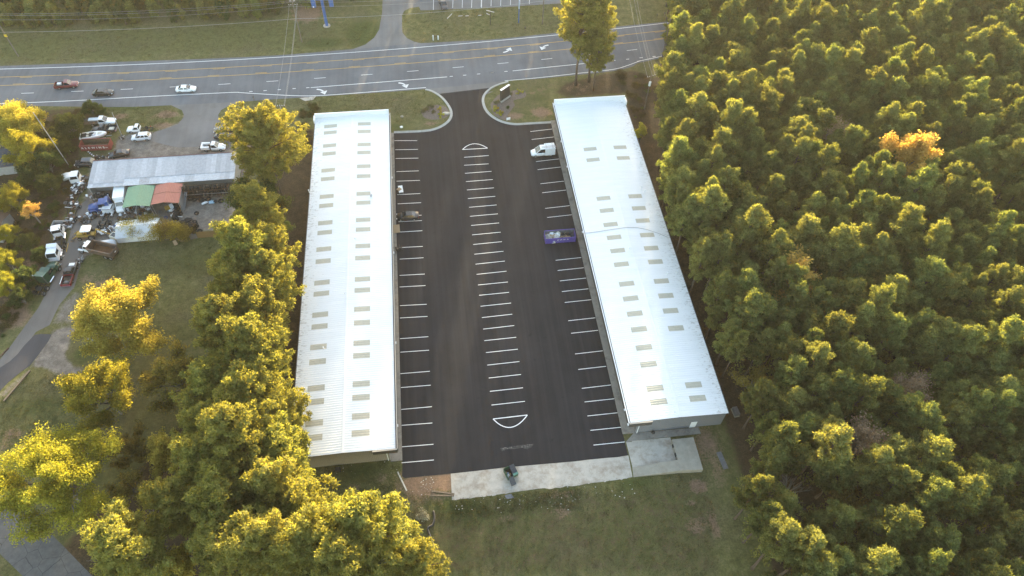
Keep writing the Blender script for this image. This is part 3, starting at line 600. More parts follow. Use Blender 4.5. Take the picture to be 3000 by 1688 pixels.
# ================================================================ REPAIR SHOP
n_l = P(255, 552, 3.3); f_l = P(264.7, 473, 4.3); n_r = P(674, 524.5, 3.3); ex = Vector((n_r.x-n_l.x, n_r.y-n_l.y, 0)); ex.normalize(); ey = Vector((-ex.y, ex.x, 0))
rz_ = math.atan2(ex.y, ex.x); SL = 31.5; SD = (Vector((f_l.x, f_l.y, 0))-Vector((n_l.x, n_l.y, 0))).dot(ey)
SH = thing('repair_shop', 'long low repair shop with grey corrugated lean-to roof in the junk yard', 'workshop', (n_l.x, n_l.y, 0), rz_)
def sl_(p): d = Vector((p.x-n_l.x, p.y-n_l.y, 0)); return d.dot(ex), d.dot(ey)
rm = [plain('grey_roof_sheet', (.36+.05*k, .37+.05*k, .40+.05*k), .45, .14, 2, metal=.2, dirt=(.30, .28, .27), dirt_amt=.12) for k in range(4)]
rmr = plain('rusting_roof_sheet', (.42, .42, .44), .5, .1, 2, dirt=(.20, .10, .06), dirt_amt=.35, dscale=2)
def sheet_mesh(x0, x1, y0, z0, y1, z1):
    mb = MB(); k = 6; vs = []
    for j, (y, z) in enumerate(((y0, z0), (y1, z1))):
        for i in range(k*2+1): vs.append((x0+(x1-x0)*i/(2*k), y, z+(.03 if i % 2 else 0)))
    m_ = 2*k+1; mb.add(vs, [(i, i+1, m_+i+1, m_+i) for i in range(m_-1)]); return mb
zz_ = lambda y: 3.3+1.0*y/SD
ns = 29
for i in range(ns):
    a, bb = SL*i/ns, SL*(i+1)/ns+.03
    ysp = 2.0 if 6 < i else 1.1
    sheet_mesh(a, bb, ysp, zz_(ysp)+.05+.012*(i % 2), SD, zz_(SD)+.012*(i % 2)).build('roof_sheet', rm[random.choice([0, 0, 1, 1, 2])], SH)
    sheet_mesh(a, bb, 0, zz_(0)+.012*(i % 2), ysp+.25, zz_(ysp+.25)+.012*(i % 2)).build('roof_sheet', rmr if i in (10, 11) else rm[3 if i % 7 < 5 and i > 5 or i == 0 else random.choice([1, 2])], SH)
MB().box(-.1, SL+.1, SD-.02, SD+.12, 3.9, 4.42).build('roof_trim', plain('dark_red_trim', (.12, .05, .05), .6), SH)
for nm, bx in (('wall', (0.1, SL-.1, SD-.2, SD-.03, 0, 4.1)), ('wall', (.1, .25, .3, SD-.2, 0, 3.2)), ('wall', (SL-.25, SL-.1, .3, SD-.2, 0, 3.2)), ('wall', (.25, SL-.25, 2.4, 2.6, 0, 3.2))): MB().box(*bx).build(nm, plain('shop_wall', (.34, .33, .31), .8, .1), SH)
# lean-to sheds with green and red roofs
def shed(label, col, TL, TR, BR, BL, peak, ztop, zlow):
    tl, tr, br, bl = P(*TL, zlow), P(*TR, zlow), P(*BR, zlow), P(*BL, zlow); x0 = min(sl_(tl)[0], sl_(bl)[0]); x0 = (sl_(tl)[0]+sl_(bl)[0])/2; x1 = (sl_(tr)[0]+sl_(br)[0])/2; y0 = (sl_(bl)[1]+sl_(br)[1])/2; y1 = -.15
    o_ = n_l+ex*x0+ey*y0; t_ = thing('open_shed', label, 'shed', (o_.x, o_.y, 0), rz_); W_, Dp = x1-x0, y1-y0
    mtc = plain('painted_roof_sheet', col, .5, .08, 2, dirt=tuple(c*.6 for c in col), dirt_amt=.06); hw_ = W_/2; n_ = int(hw_/.32)
    for sd in (0, 1):
        vs = []
        for y in (0, Dp):
            for i in range(4*n_+1):
                s = i/(4*n_); x = hw_*s if sd == 0 else W_-hw_*s; vs.append((x, y, zlow+(ztop-zlow)*s+(.03 if i % 4 == 2 else 0)))
        m_ = 4*n_+1; MB().add(vs, [(i, i+1, m_+i+1, m_+i) for i in range(m_-1)]).build('roof_slope', mtc, t_)
    for (x, y) in ((.1, .1), (W_-.1, .1), (hw_, Dp-.1), (.1, Dp-.1), (W_-.1, Dp-.1)): MB().cyl(x, y, 0, zlow if x != hw_ else ztop, .06, 6).build('post', M['galv'], t_)
    return t_, W_, Dp
SG, wg, dg = shed('open shed with a green metal roof against the repair shop', (.14, .27, .17), CD(430, 90), CD(880, 65), CD(800, 430), CD(335, 450), CD(545, 405), 3.5, 3.0)
SR, wr_, dr_ = shed('open shed with a brick-red metal roof against the repair shop', (.36, .115, .085), CD(890, 60), CD(1345, 30), CD(1285, 380), CD(820, 395), CD(1015, 350), 3.6, 3.05)
MB().add([(-.02, dr_*.5, 3.1), (wr_/2, dr_*.5, 3.66), (wr_+.02, dr_*.5, 3.1), (wr_+.02, dr_*.5+.09, 3.12), (wr_/2, dr_*.5+.09, 3.68), (-.02, dr_*.5+.09, 3.12)], [(0, 1, 4, 5), (1, 2, 3, 4)]).build('roof_lap', M['rust'], SR)
MB().quad((wr_+.03, 0.2, 0), (wr_+.03, dr_, 0), (wr_+.03, dr_, 3), (wr_+.03, .2, 3)).build('side_wall', M['galv'], SR)
# camper / white metal shed in the brush
q0, q1, q2, q3 = P(*CD(345, 905), 0), P(*CD(880, 1010), 0), P(*CD(880, 720), 2.4), P(*CD(480, 740), 2.4)
WS = thing('metal_shed', 'low white metal shed with a pitched roof behind yellow bushes', 'shed', (P(*CD(640, 870)).x, P(*CD(640, 870)).y, 0), rz_+.02)
MB().add([(-4.2, -2.6, 1.5), (4.2, -2.6, 1.5), (4.2, 0, 2.5), (-4.2, 0, 2.5)], [(0, 1, 2, 3)]).build('roof_slope', plain('dull_white_sheet', (.5, .51, .52), .5, .1), WS)
MB().add([(-4.2, 0, 2.5), (4.2, 0, 2.5), (4.2, 2.6, 1.5), (-4.2, 2.6, 1.5)], [(0, 1, 2, 3)]).build('roof_slope', M['roof_trim'], WS)
MB().box(-4.1, 4.1, -2.5, 2.5, 0, 1.49).add([(-4.1, -2.5, 1.49), (-4.1, 2.5, 1.49), (-4.1, 0, 2.45)], [(0, 1, 2)]).build('wall', M['white'], WS)
# neighbouring roofs on the far left
hs = P(*CA(150, 1050)); HS = thing('house', 'dark-roofed house under the trees at the left edge', 'house', (hs.x-2, hs.y, 0), .1)
rfm = plain('dark_shingle', (.05, .055, .07), .9, .2, 3)
for a, z0, z1, y0, y1 in ((0, 2.6, 4.6, -4, 0), (0, 4.6, 2.6, 0, 4)): MB().add([(-6, y0, z0), (5, y0, z0), (5, y1, z1), (-6, y1, z1)], [(0, 1, 2, 3)]).build('roof_slope', rfm, HS)
MB().box(-5.7, 4.7, -3.6, 3.6, 0, 2.7).build('wall', plain('house_wall', (.3, .3, .3), .8), HS)
gs = P(*CCc(60, 850)); GS = thing('old_shed', 'old grey shed with a rusty sheet roof at the left edge', 'shed', (gs.x-1, gs.y, 0), -.12)
MB().add([(-5, 0, 3.4), (2.6, 0, 3.4), (2.6, 3.2, 2.6), (-5, 3.2, 2.6)], [(0, 1, 2, 3)]).add([(-5, -3.2, 2.4), (2.6, -3.2, 2.4), (2.6, 0, 3.4), (-5, 0, 3.4)], [(0, 1, 2, 3)]).build('roof', M['rust'], GS)
MB().box(-4.8, 2.4, -3, 3, 0, 2.5).add([(2.41, -3, 2.4), (2.41, 3, 2.5), (2.41, 0, 3.35)], [(0, 1, 2)]).build('wall', M['galv'], GS)
for k in range(4): MB().add([(-4.5+k*.2, .6+k*.5, 3.31-.125*k), (-1.2, .8+k*.5, 3.26-.125*k), (-1.2, .95+k*.5, 3.23-.125*k), (-4.5+k*.2, .75+k*.5, 3.28-.125*k)], [(0, 1, 2, 3)]).build('bright_sheet', M['roof_trim'], GS)
# ================================================================ TREES
def leaf_mat(name, lo, hi, tr, tw=.45, vary=.25, hue=0.03):
    mt = D.materials.new(name); mt.use_nodes = True; t = mt.node_tree; t.nodes.clear()
    out = t.nodes.new('ShaderNodeOutputMaterial'); g = t.nodes.new('ShaderNodeNewGeometry'); oi = t.nodes.new('ShaderNodeObjectInfo')
    c = ramp(t, g.outputs['Random Per Island'], [(.0, lo), (1., hi)])
    big = noise(t, coords(t), .45, 3, .5)
    c = mix(t, 1.0, c, ramp(t, big, [(.3, (.75, .75, .75)), (.7, (1.25, 1.25, 1.25))]), 'MULTIPLY')
    hs = t.nodes.new('ShaderNodeHueSaturation'); t.links.new(c, hs.inputs['Color'])
    mr = t.nodes.new('ShaderNodeMapRange'); mr.inputs[3].default_value = 1-vary; mr.inputs[4].default_value = 1+vary; t.links.new(oi.outputs['Random'], mr.inputs[0]); t.links.new(mr.outputs[0], hs.inputs['Value'])
    r2 = math_(t, 'FRACT', math_(t, 'MULTIPLY', oi.outputs['Random'], 17.3)); m2 = t.nodes.new('ShaderNodeMapRange'); m2.inputs[3].default_value = .5-hue; m2.inputs[4].default_value = .5+hue; t.links.new(r2, m2.inputs[0]); t.links.new(m2.outputs[0], hs.inputs['Hue'])
    d = t.nodes.new('ShaderNodeBsdfDiffuse'); t.links.new(hs.outputs[0], d.inputs[0])
    tl = t.nodes.new('ShaderNodeBsdfTranslucent'); t.links.new(mix(t, 1.0, hs.outputs[0], tr, 'MULTIPLY'), tl.inputs[0])
    ms = t.nodes.new('ShaderNodeMixShader'); ms.inputs[0].default_value = tw; t.links.new(d.outputs[0], ms.inputs[1]); t.links.new(tl.outputs[0], ms.inputs[2]); t.links.new(ms.outputs[0], out.inputs[0])
    return mt
M['pine'] = leaf_mat('pine_needles', (.095, .120, .046), (.175, .20, .08), (2.4, 2.0, .65), .46, .22, .02)
M['pine2'] = leaf_mat('golden_pine_needles', (.14, .152, .045), (.245, .245, .08), (2.15, 1.9, .7), .46, .12, .012)
M['darkleaf'] = leaf_mat('dark_evergreen_leaves', (.045, .064, .025), (.095, .115, .045), (2.2, 1.9, .85), .38, .2)
M['yellow'] = leaf_mat('yellow_autumn_leaves', (.27, .225, .045), (.46, .385, .09), (1.4, 1.3, .75), .45, .1, .01)
M['ygreen'] = leaf_mat('yellow_green_leaves', (.18, .17, .03), (.36, .32, .06), (1.7, 1.6, .7), .45, .15, .015)
M['dull'] = leaf_mat('dull_olive_leaves', (.13, .11, .035), (.24, .20, .06), (1.7, 1.5, .7), .45, .15, .015)
M['orange'] = leaf_mat('orange_autumn_leaves', (.42, .28, .08), (.60, .43, .14), (1.5, 1.3, .75), .45, .1, .01)
M['tan'] = leaf_mat('tan_withered_leaves', (.22, .15, .095), (.38, .27, .18), (1.3, 1.2, .9), .35, .1)
M['brush'] = leaf_mat('brown_green_brush', (.045, .045, .02), (.11, .09, .04), (1.6, 1.4, .8), .3, .3, .02)
M['shrub_y'] = leaf_mat('yellow_shrub_leaves', (.30, .27, .04), (.5, .43, .08), (1.3, 1.2, .6), .3, .1)
M['shrub_g'] = leaf_mat('grey_green_shrub_leaves', (.08, .09, .045), (.2, .2, .11), (1.3, 1.2, .8), .3, .15)
M['bark'] = plain('pine_bark', (.115, .082, .062), .95, .35, 5)
M['bark_g'] = plain('grey_bark', (.20, .18, .165), .95, .25, 5)

def leaves_mesh(name, C0, Dr, ln, wd, mt, S=None):
    """one small diamond blade per row: base C0, direction Dr"""
    n = len(C0); Dr = Dr/np.linalg.norm(Dr, axis=1, keepdims=True)
    if S is None: S = np.cross(Dr, RNG.normal(size=(n, 3)))
    S = S/(np.linalg.norm(S, axis=1, keepdims=True)+1e-9)
    ln = np.broadcast_to(ln, (n,))[:, None]; wd = np.broadcast_to(wd, (n,))[:, None]
    V = np.stack([C0, C0+Dr*ln*.5+S*wd*.5, C0+Dr*ln, C0+Dr*ln*.5-S*wd*.5], 1).reshape(-1, 3)
    me = D.meshes.new(name); me.vertices.add(4*n); me.vertices.foreach_set('co', V.astype(np.float32).ravel())
    me.loops.add(4*n); me.loops.foreach_set('vertex_index', np.arange(4*n)); me.polygons.add(n)
    me.polygons.foreach_set('loop_start', np.arange(0, 4*n, 4)); me.polygons.foreach_set('loop_total', np.full(n, 4)); me.update(); me.materials.append(mt); return me
def puff(cs, rs, per, ln, wd, up=.35, flat=.75):
    """needle tufts: each clump a small dome, most blades lying along its surface, some standing out"""
    n = len(cs)*per; d = RNG.normal(size=(n, 3)); d[:, 2] += .45; d /= np.linalg.norm(d, axis=1, keepdims=True)
    c = np.repeat(cs, per, 0); r = np.repeat(rs, per)[:, None]; q = .72+.28*RNG.random((n, 1))**.7
    pos = c+d*r*q*[1, 1, .85]
    tan = np.cross(d, RNG.normal(size=(n, 3))); tan /= np.linalg.norm(tan, axis=1, keepdims=True)+1e-9
    spike = (RNG.random((n, 1)) < .3); dr = np.where(spike, d+RNG.normal(size=(n, 3))*.35, tan+d*.25+RNG.normal(size=(n, 3))*.2)
    S = np.where(spike, np.cross(dr, RNG.normal(size=(n, 3))), np.cross(d, dr))
    ln_ = RNG.uniform(.75, 1.2, n)*ln; wd_ = RNG.uniform(.75, 1.2, n)*wd*np.where(spike[:, 0], .6, 1.0)
    pos = pos-np.where(spike, 0, .5)*dr/np.linalg.norm(dr, axis=1, keepdims=True)*ln_[:, None]
    PUFF_S[0] = S
    return pos, dr, ln_, wd_
PUFF_S = [None]
def limb(mb, a, b, r0, r1, sag=0, n=3, seg=4):
    a, b = Vector(a), Vector(b); pts = []
    for k in range(seg+1):
        s = k/seg; q = a.lerp(b, s); q.z += sag*math.sin(math.pi*s); pts.append(q)
    mb.tube(pts, [r0+(r1-r0)*k/seg for k in range(seg+1)], n, False)
def pine_pair(tag_, seed, H, base, R, nb, mt, top=1.0, per=52, lean=0):
    """trunk mesh and crown mesh of one loblolly-like pine"""
    rnd = random.Random(seed); mb = MB(); cs, rs = [], []
    bend = [(rnd.uniform(-.25, .25), rnd.uniform(-.25, .25)) for _ in range(6)]
    def ax(h):
        s = h/H*5; k = min(int(s), 4); f = s-k; return Vector((bend[k][0]*(1-f)+bend[k+1][0]*f, bend[k][1]*(1-f)+bend[k+1][1]*f, h))
    ax0 = ax(0); ax_ = lambda h: ax(h)-Vector((ax0.x, ax0.y, 0))*(1-h/H)
    r0 = .011*H+.05
    mb.tube([ax_(H*k/9) for k in range(10)], [r0*(1.35 if k == 0 else 1-.88*k/9) for k in range(10)], 7)
    lob = [rnd.uniform(.7, 1.2) for _ in range(7)]
    for i in range(nb):
        t_ = (i+rnd.random())/nb; h = H*(base+(1-base)*t_*.985); az = i*2.399+rnd.uniform(-.5, .5)
        prof = (1-t_**2.1)**.62*(.55+.45*min(1, t_/.28))*top+.10
        L = R*prof*rnd.uniform(.62, 1.12)*lob[int(az/(2*math.pi)*7) % 7]
        el = rad(8+55*t_**1.4+rnd.uniform(-8, 12)); a = ax_(h)
        d = Vector((math.cos(az)*math.cos(el), math.sin(az)*math.cos(el), math.sin(el))); e = a+d*L+Vector((0, 0, .1*L))
        limb(mb, a, e, .018*L+.025, .012, -.05*L)
        k = max(2, int(L*1.9+1))
        for j in range(k):
            s = .36+.64*(j+rnd.random()*.6)/k if k > 1 else 1
            q = a.lerp(e, min(s, 1.02)); side = d.cross(Vector((0, 0, 1))).normalized()*rnd.uniform(-.34, .34)*L*(1.15-s*.6)
            q = q+side+Vector((0, 0, rnd.uniform(-.1, .45)))
            if side.length > .5: limb(mb, a.lerp(e, s*.8), q, .03, .01, 0, 3, 2)
            cs.append(q); rs.append(rnd.uniform(.36, .64))
        cs.append(e); rs.append(rnd.uniform(.4, .62))
    for _ in range(4): cs.append(ax_(H)+Vector((rnd.uniform(-.5, .5), rnd.uniform(-.5, .5), rnd.uniform(-.6, .2)))); rs.append(.7)
    cs = np.array([tuple(c_) for c_ in cs]); rs = np.array(rs)
    pos, d2, ln_, wd_ = puff(cs, rs, per, .36, .22)
    crown = leaves_mesh(tag_+'_crown', pos, d2, ln_, wd_, mt, PUFF_S[0])
    tm = D.meshes.new(tag_+'_trunk'); tm.from_pydata(mb.v, [], mb.f); tm.update(); tm.shade_smooth(); tm.materials.append(M['bark'])
    return tm, crown
def broad_pair(tag_, seed, H, base, R, mt, n1=9, leafn=26000, spread=1.0, lsz=.26, twig=True, bark='bark_g', ragged=.5, clump=.75, flat=.8):
    """trunk with forking limbs and a leafy crown"""
    rnd = random.Random(seed); mb = MB(); tips = []
    hb = H*base; mb.tube([(0, 0, 0), (rnd.uniform(-.2, .2), rnd.uniform(-.2, .2), hb*.6), (0, 0, hb)], [.02*H+.05, .016*H+.04, .014*H+.03], 7)
    for i in range(n1):
        az = i*2.399+rnd.uniform(-.4, .4); q = (i+.5)/n1; el = rad(20+62*q**1.1)
        L = R*(.9+.2*rnd.random())*(1.0 if q < .6 else 1.0); d = Vector((math.cos(az)*math.cos(el)*spread, math.sin(az)*math.cos(el)*spread, math.sin(el)*(H-hb)/R*.62))
        a = Vector((0, 0, hb*(.8+.25*q))); e = a+d*L*rnd.uniform(.7, .95); limb(mb, a, e, .012*H, .05, .06*L, 5)
        for j in range(6):
            s = .35+.65*(j+rnd.random())/6; a2 = a.lerp(e, s); a2.z += .06*L*math.sin(math.pi*s)
            az2 = az+rnd.uniform(-1.3, 1.3); el2 = el+rnd.uniform(-.5, .6); L2 = R*(.36-.14*s)*rnd.uniform(.7, 1.3)
            d2 = Vector((math.cos(az2)*math.cos(el2), math.sin(az2)*math.cos(el2), math.sin(el2)*.8+.15)); e2 = a2+d2*L2; limb(mb, a2, e2, .045, .015, .05*L2, 3, 3)
            for k in range(4):
                s3 = .3+.7*(k+rnd.random())/4; a3 = a2.lerp(e2, s3); az3 = az2+rnd.uniform(-1.2, 1.2); el3 = el2+rnd.uniform(-.6, .7); L3 = R*.13*rnd.uniform(.6, 1.5)
                e3 = a3+Vector((math.cos(az3)*math.cos(el3), math.sin(az3)*math.cos(el3), math.sin(el3)+.1))*L3
                if twig: limb(mb, a3, e3, .018, .008, 0, 3, 1)
                tips.append(e3); tips.append(a3.lerp(e3, .5))
    tips = np.array([tuple(q) for q in tips])
    keep = RNG.random(len(tips)) > ragged*.35; cs = tips[keep] if leafn else tips[:0]
    tm = D.meshes.new(tag_+'_trunk'); tm.from_pydata(mb.v, [], mb.f); tm.update(); tm.materials.append(M[bark])
    if not leafn: return tm, None
    per = max(3, leafn//len(cs)); n = len(cs)*per
    d = RNG.normal(size=(n, 3)); d /= np.linalg.norm(d, axis=1, keepdims=True)
    rr = np.repeat(RNG.uniform(.6, 1.25, len(cs))*clump, per)[:, None]
    pos = np.repeat(cs, per, 0)+d*rr*RNG.random((n, 1))**.5*[1, 1, flat]
    dd = RNG.normal(size=(n, 3)); dd[:, 2] *= .5; sz = RNG.uniform(.65, 1.3, n)
    return tm, leaves_mesh(tag_+'_crown', pos, dd, lsz*sz, lsz*.72*sz, mt)
def bush_mesh(tag_, seed, r, h, mt, n=2600, lsz=.16, lobes=9):
    rnd = random.Random(seed); cs = np.array([(rnd.uniform(-.6, .6)*r, rnd.uniform(-.6, .6)*r, h*rnd.uniform(.3, .75)) for _ in range(lobes)]); per = n//lobes
    d = RNG.normal(size=(lobes*per, 3)); d /= np.linalg.norm(d, axis=1, keepdims=True)
    pos = np.repeat(cs, per, 0)+d*(RNG.random((lobes*per, 1))**.4)*[r*.5, r*.5, h*.38]; pos[:, 2] = np.abs(pos[:, 2])
    return leaves_mesh(tag_, pos, RNG.normal(size=pos.shape)+d*.8, lsz*RNG.uniform(.7, 1.3, len(pos)), lsz*.6, mt)
def tree(pair, name, label, cat, loc, sc=1.0, rz=None, group=None, szz=1.0):
    t_ = thing(name, label, cat, loc, random.uniform(0, 6.28) if rz is None else rz, group); t_.scale = (sc, sc, sc*szz)
    link('trunk', pair[0], None, t_)
    if pair[1] is not None: link('crown', pair[1], None, t_)
    return t_
PINES = [pine_pair('pine_'+n_, sd, H_, b_, R_, nb_, M['pine'], tp_) for n_, sd, H_, b_, R_, nb_, tp_ in [('a', 1, 17.5, .42, 3.4, 46, 1.0), ('b', 2, 16.0, .42, 3.1, 42, 1.0), ('c', 3, 18.5, .45, 3.7, 48, 1.0), ('d', 4, 15.2, .38, 2.9, 40, .95), ('e', 5, 17.0, .45, 3.5, 46, 1.1), ('f', 6, 19.0, .48, 3.0, 44, 1.1), ('g', 7, 16.5, .4, 3.9, 50, .95), ('h', 8, 14.2, .35, 2.7, 38, 1.1)]]
GPINES = [pine_pair('gpine_a', 11, 18.0, .22, 5.6, 80, M['pine2'], 1.0, 56), pine_pair('gpine_b', 12, 16.5, .2, 5.2, 74, M['pine2'], 1.05, 56), pine_pair('gpine_c', 13, 19.0, .25, 5.8, 84, M['pine2'], 1.0, 56), pine_pair('gpine_d', 14, 17.0, .22, 5.4, 78, M['pine2'], .95, 56)]
BIGPINE = pine_pair('bigpine', 21, 20.5, .36, 8.4, 110, M['pine2'], 1.0, 60)
TALL = [pine_pair('tall_a', 31, 24.8, .42, 7.2, 90, M['pine2'], 1.0, 56), pine_pair('tall_b', 32, 23.5, .36, 6.6, 90, M['pine2'], 1.0, 56)]
SAP = [pine_pair('sap_a', 41, 5.2, .05, 1.5, 22, M['pine'], .9, 40), pine_pair('sap_b', 42, 4.2, .05, 1.35, 18, M['pine'], 1.0, 40), pine_pair('sap_c', 43, 6.2, .05, 1.6, 24, M['darkleaf'], .9, 40)]
# ---- the pine wood on the right
edge_px = [(1945, -160), (1950, 0), (1945, 120), (1930, 240), (1925, 330), (1925, 420), (1935, 470), (1945, 560), (1960, 620), (2010, 720), (2030, 800), (2080, 900), (2110, 1000), (2140, 1060), (2175, 1130), (2190, 1210), (2180, 1290), (2155, 1370), (2140, 1430), (2155, 1500), (2130, 1560), (2145, 1700), (2150, 1900)]
def edge_x(v):
    for (x0, y0), (x1, y1_) in zip(edge_px, edge_px[1:]):
        if y0 <= v <= y1_: return x0+(x1-x0)*(v-y0)/(y1_-y0)
    return 1e9
def project(p):
    q = Vector(p)-Vector((0, 0, HC)); d = q.dot(CF); return 1500+FPX*q.dot(CR)/d, 844-FPX*q.dot(CU)/d
special = [P(*K(2290, 400), 12), P(*K(2010, 690), 11), P(*K(2105, 320), 11), P(*K(2310, 970), 12), P(*K(2530, 545), 11), P(*K(2150, 1130), 10), P(*K(1985, 1240), 8), P(*K(1905, 950), 9), P(*K(2130, 1270), 9), P(*K(2470, 470), 12), P(*K(2390, 1130), 10)]
pts = []; cell = {}
tries = 0; frnd = random.Random(99)
while tries < 90000 and len(pts) < 1700:
    tries += 1; x, y = frnd.uniform(44, 190), frnd.uniform(12, 205)
    u, v = project((x, y, 12.5))
    if not (-150 < v < 1800 and u < 3110): continue
    px_m = 11+8*max(0, v)/1688
    if u < edge_x(v)+2.6*px_m: continue
    ci, cj = int(x/4.3), int(y/4.3)
    if any((x-q[0])**2+(y-q[1])**2 < q[2]**2 for i_ in (-1, 0, 1) for j_ in (-1, 0, 1) for q in cell.get((ci+i_, cj+j_), ())): continue
    if any((x-s.x)**2+(y-s.y)**2 < 4.4**2 for s in special): continue
    cell.setdefault((ci, cj), []).append((x, y, frnd.choice([2.7, 3.0, 3.3, 3.6]))); pts.append((x, y))
pts.sort(key=lambda q: q[0]**2+q[1]**2); near_pts, far_pts = pts[:320], pts[320:]
for (x, y) in near_pts:
    k = frnd.randrange(8); s = frnd.choice([.7, .8, .85, .9, .95, 1.0, 1.05, 1.12, 1.2])
    tree(PINES[k], 'pine_tree', 'green pine in the dense wood right of the white warehouses', 'pine tree', (x, y, 0), s*.92, frnd.uniform(0, 6.28), 'pines of the wood on the right', 1.08*frnd.choice([.84, .9, .95, 1.0, 1.05, 1.1])/s**.5)
# the pines past the nearest 320 read as one mass: one object, crowns set out by geometry nodes
src = D.collections.new('pine_crowns')
for k, pr in enumerate(PINES): src.objects.link(D.objects.new('pine_crown', pr[1]))
pm = D.meshes.new('pine_wood'); pm.from_pydata([(x, y, 0) for x, y in far_pts], [], []); pm.update()
for nm, lo_, hi_ in (('siz', .78, 1.06), ('rot', 0, 6.28)): pm.attributes.new(nm, 'FLOAT', 'POINT').data.foreach_set('value', [frnd.uniform(lo_, hi_) for _ in far_pts])
pm.attributes.new('kind_of_crown', 'INT', 'POINT').data.foreach_set('value', [frnd.randrange(8) for _ in far_pts])
FP = tag(link('pine_wood', pm, None, kind='stuff'), 'farther pines of the wood on the right, behind the nearest ones', 'wood')
ng = D.node_groups.new('set_out_pines', 'GeometryNodeTree'); ng.interface.new_socket('Geometry', in_out='INPUT', socket_type='NodeSocketGeometry'); ng.interface.new_socket('Geometry', in_out='OUTPUT', socket_type='NodeSocketGeometry')
gi, go = ng.nodes.new('NodeGroupInput'), ng.nodes.new('NodeGroupOutput'); iop = ng.nodes.new('GeometryNodeInstanceOnPoints'); cin = ng.nodes.new('GeometryNodeCollectionInfo'); cin.inputs['Collection'].default_value = src; cin.inputs['Separate Children'].default_value = True; cin.inputs['Reset Children'].default_value = True
def nattr(nm, ty):
    q = ng.nodes.new('GeometryNodeInputNamedAttribute'); q.data_type = ty; q.inputs['Name'].default_value = nm; return [o_ for o_ in q.outputs if o_.enabled][0]
cxyz = ng.nodes.new('ShaderNodeCombineXYZ'); L_ = ng.links.new
L_(nattr('rot', 'FLOAT'), cxyz.inputs['Z']); L_(gi.outputs[0], iop.inputs['Points']); L_(cin.outputs[0], iop.inputs['Instance']); iop.inputs['Pick Instance'].default_value = True; L_(nattr('kind_of_crown', 'INT'), iop.inputs['Instance Index']); L_(cxyz.outputs[0], iop.inputs['Rotation']); L_(nattr('siz', 'FLOAT'), iop.inputs['Scale']); L_(iop.outputs[0], go.inputs[0])
FP.modifiers.new('set_out_pines', 'NODES').node_group = ng
trk = MB()
for (x, y) in far_pts: trk.tube([(x, y, 0), (x, y, 12)], [.22, .1], 5, False)
trk.build('trunks', M['bark'], FP)
cs, rs = [], []; k = 0
while k < 2600:
    x, y = frnd.uniform(42, 185), frnd.uniform(10, 200); u, v = project((x, y, 5))
    if not (-60 < v < 1760 and u < 3060) or u < edge_x(min(max(v, -150), 1850))+20: continue
    k += 1; cs.append((x, y, frnd.uniform(1.5, 9))); rs.append(frnd.uniform(.6, 1.1))
pos, d2, l_, w_ = puff(np.array(cs), np.array(rs), 40, .45, .3); tag(link('undergrowth', leaves_mesh('undergrowth', pos, d2, l_, w_, M['pine'], PUFF_S[0]), None, kind='stuff'), 'dark undergrowth on the floor of the pine wood', 'undergrowth')
OR = broad_pair('orange', 51, 15, .4, 4.6, M['orange'], 10, 15000, .8, .27, ragged=.7)
OR2 = broad_pair('orange_sparse', 52, 13, .4, 4.0, M['orange'], 10, 3600, .8, .3, ragged=1.2)
BARE = broad_pair('bare', 53, 11, .3, 3.6, None, 11, 0, .8); BARE2 = broad_pair('bare_b', 54, 9, .2, 3.4, None, 11, 0, 1.0)
BROWN = broad_pair('brown', 55, 13, .35, 3.6, M['orange'], 12, 1500, .7, .22, ragged=1.0)
TAN = broad_pair('tan', 58, 12, .35, 3.8, M['tan'], 12, 5200, .8, .2, ragged=.8)
OLIVE = broad_pair('olive', 56, 10, .25, 4.2, M['dull'], 10, 6500, 1.0, .24, ragged=.6)
def at_crown(px, zc): p = P(*px, zc); return (p.x, p.y, 0)
tree(OR, 'maple_tree', 'tall orange autumn tree standing among the pines, upper right', 'tree', at_crown(K(2285, 380), 17), 1.75)
tree(OR2, 'maple_tree', 'half-bare orange tree among the pines, level with the purple container', 'tree', at_crown(K(2012, 665), 15), 1.6)
tree(TAN, 'bare_tree', 'greyish withered tree among the pines, left of the tall orange tree', 'bare tree', at_crown(K(2105, 315), 14), 1.65)
tree(TAN, 'bare_tree', 'thin tree with a few russet leaves among the pines, lower right', 'bare tree', at_crown(K(2308, 965), 13), 1.5)
tree(OLIVE, 'oak_tree', 'brownish oak at the right edge of the pine wood', 'tree', at_crown(K(2532, 545), 8), .95)
tree(TAN, 'bare_tree', 'grey withered tree in a dark gap, lowest bare one in the pines', 'bare tree', at_crown(K(2150, 1130), 9), 1.7)
tree(OLIVE, 'oak_tree', 'sparse olive tree beside the near right corner of the right warehouse', 'tree', at_crown(K(1905, 950), 7), 1.1)
tree(OLIVE, 'oak_tree', 'round olive-grey tree low in the wood near the bottom edge', 'tree', at_crown(K(2130, 1275), 9), 1.45)
tree(BARE2, 'bare_tree', 'leafless thicket at the wood edge right of the loading dock', 'bare tree', at_crown(K(1990, 1225), 5), 1.2)
tree(BROWN, 'bare_tree', 'slim gold-tipped tree right of the tall orange tree', 'bare tree', at_crown(K(2470, 470), 10), .9)
tree(BARE, 'bare_tree', 'small leafless tree far right, below the russet one', 'bare tree', at_crown(K(2395, 1125), 7), .9)
SMALLY = broad_pair('small_yellow', 57, 8.5, .45, 2.0, M['ygreen'], 8, 5200, .8, .2, clump=.5)
tree(SMALLY, 'sapling_tree', 'slim yellow-green tree beside the far right roof edge of the right warehouse', 'tree', at_crown(K(1615, 318), 6.5))
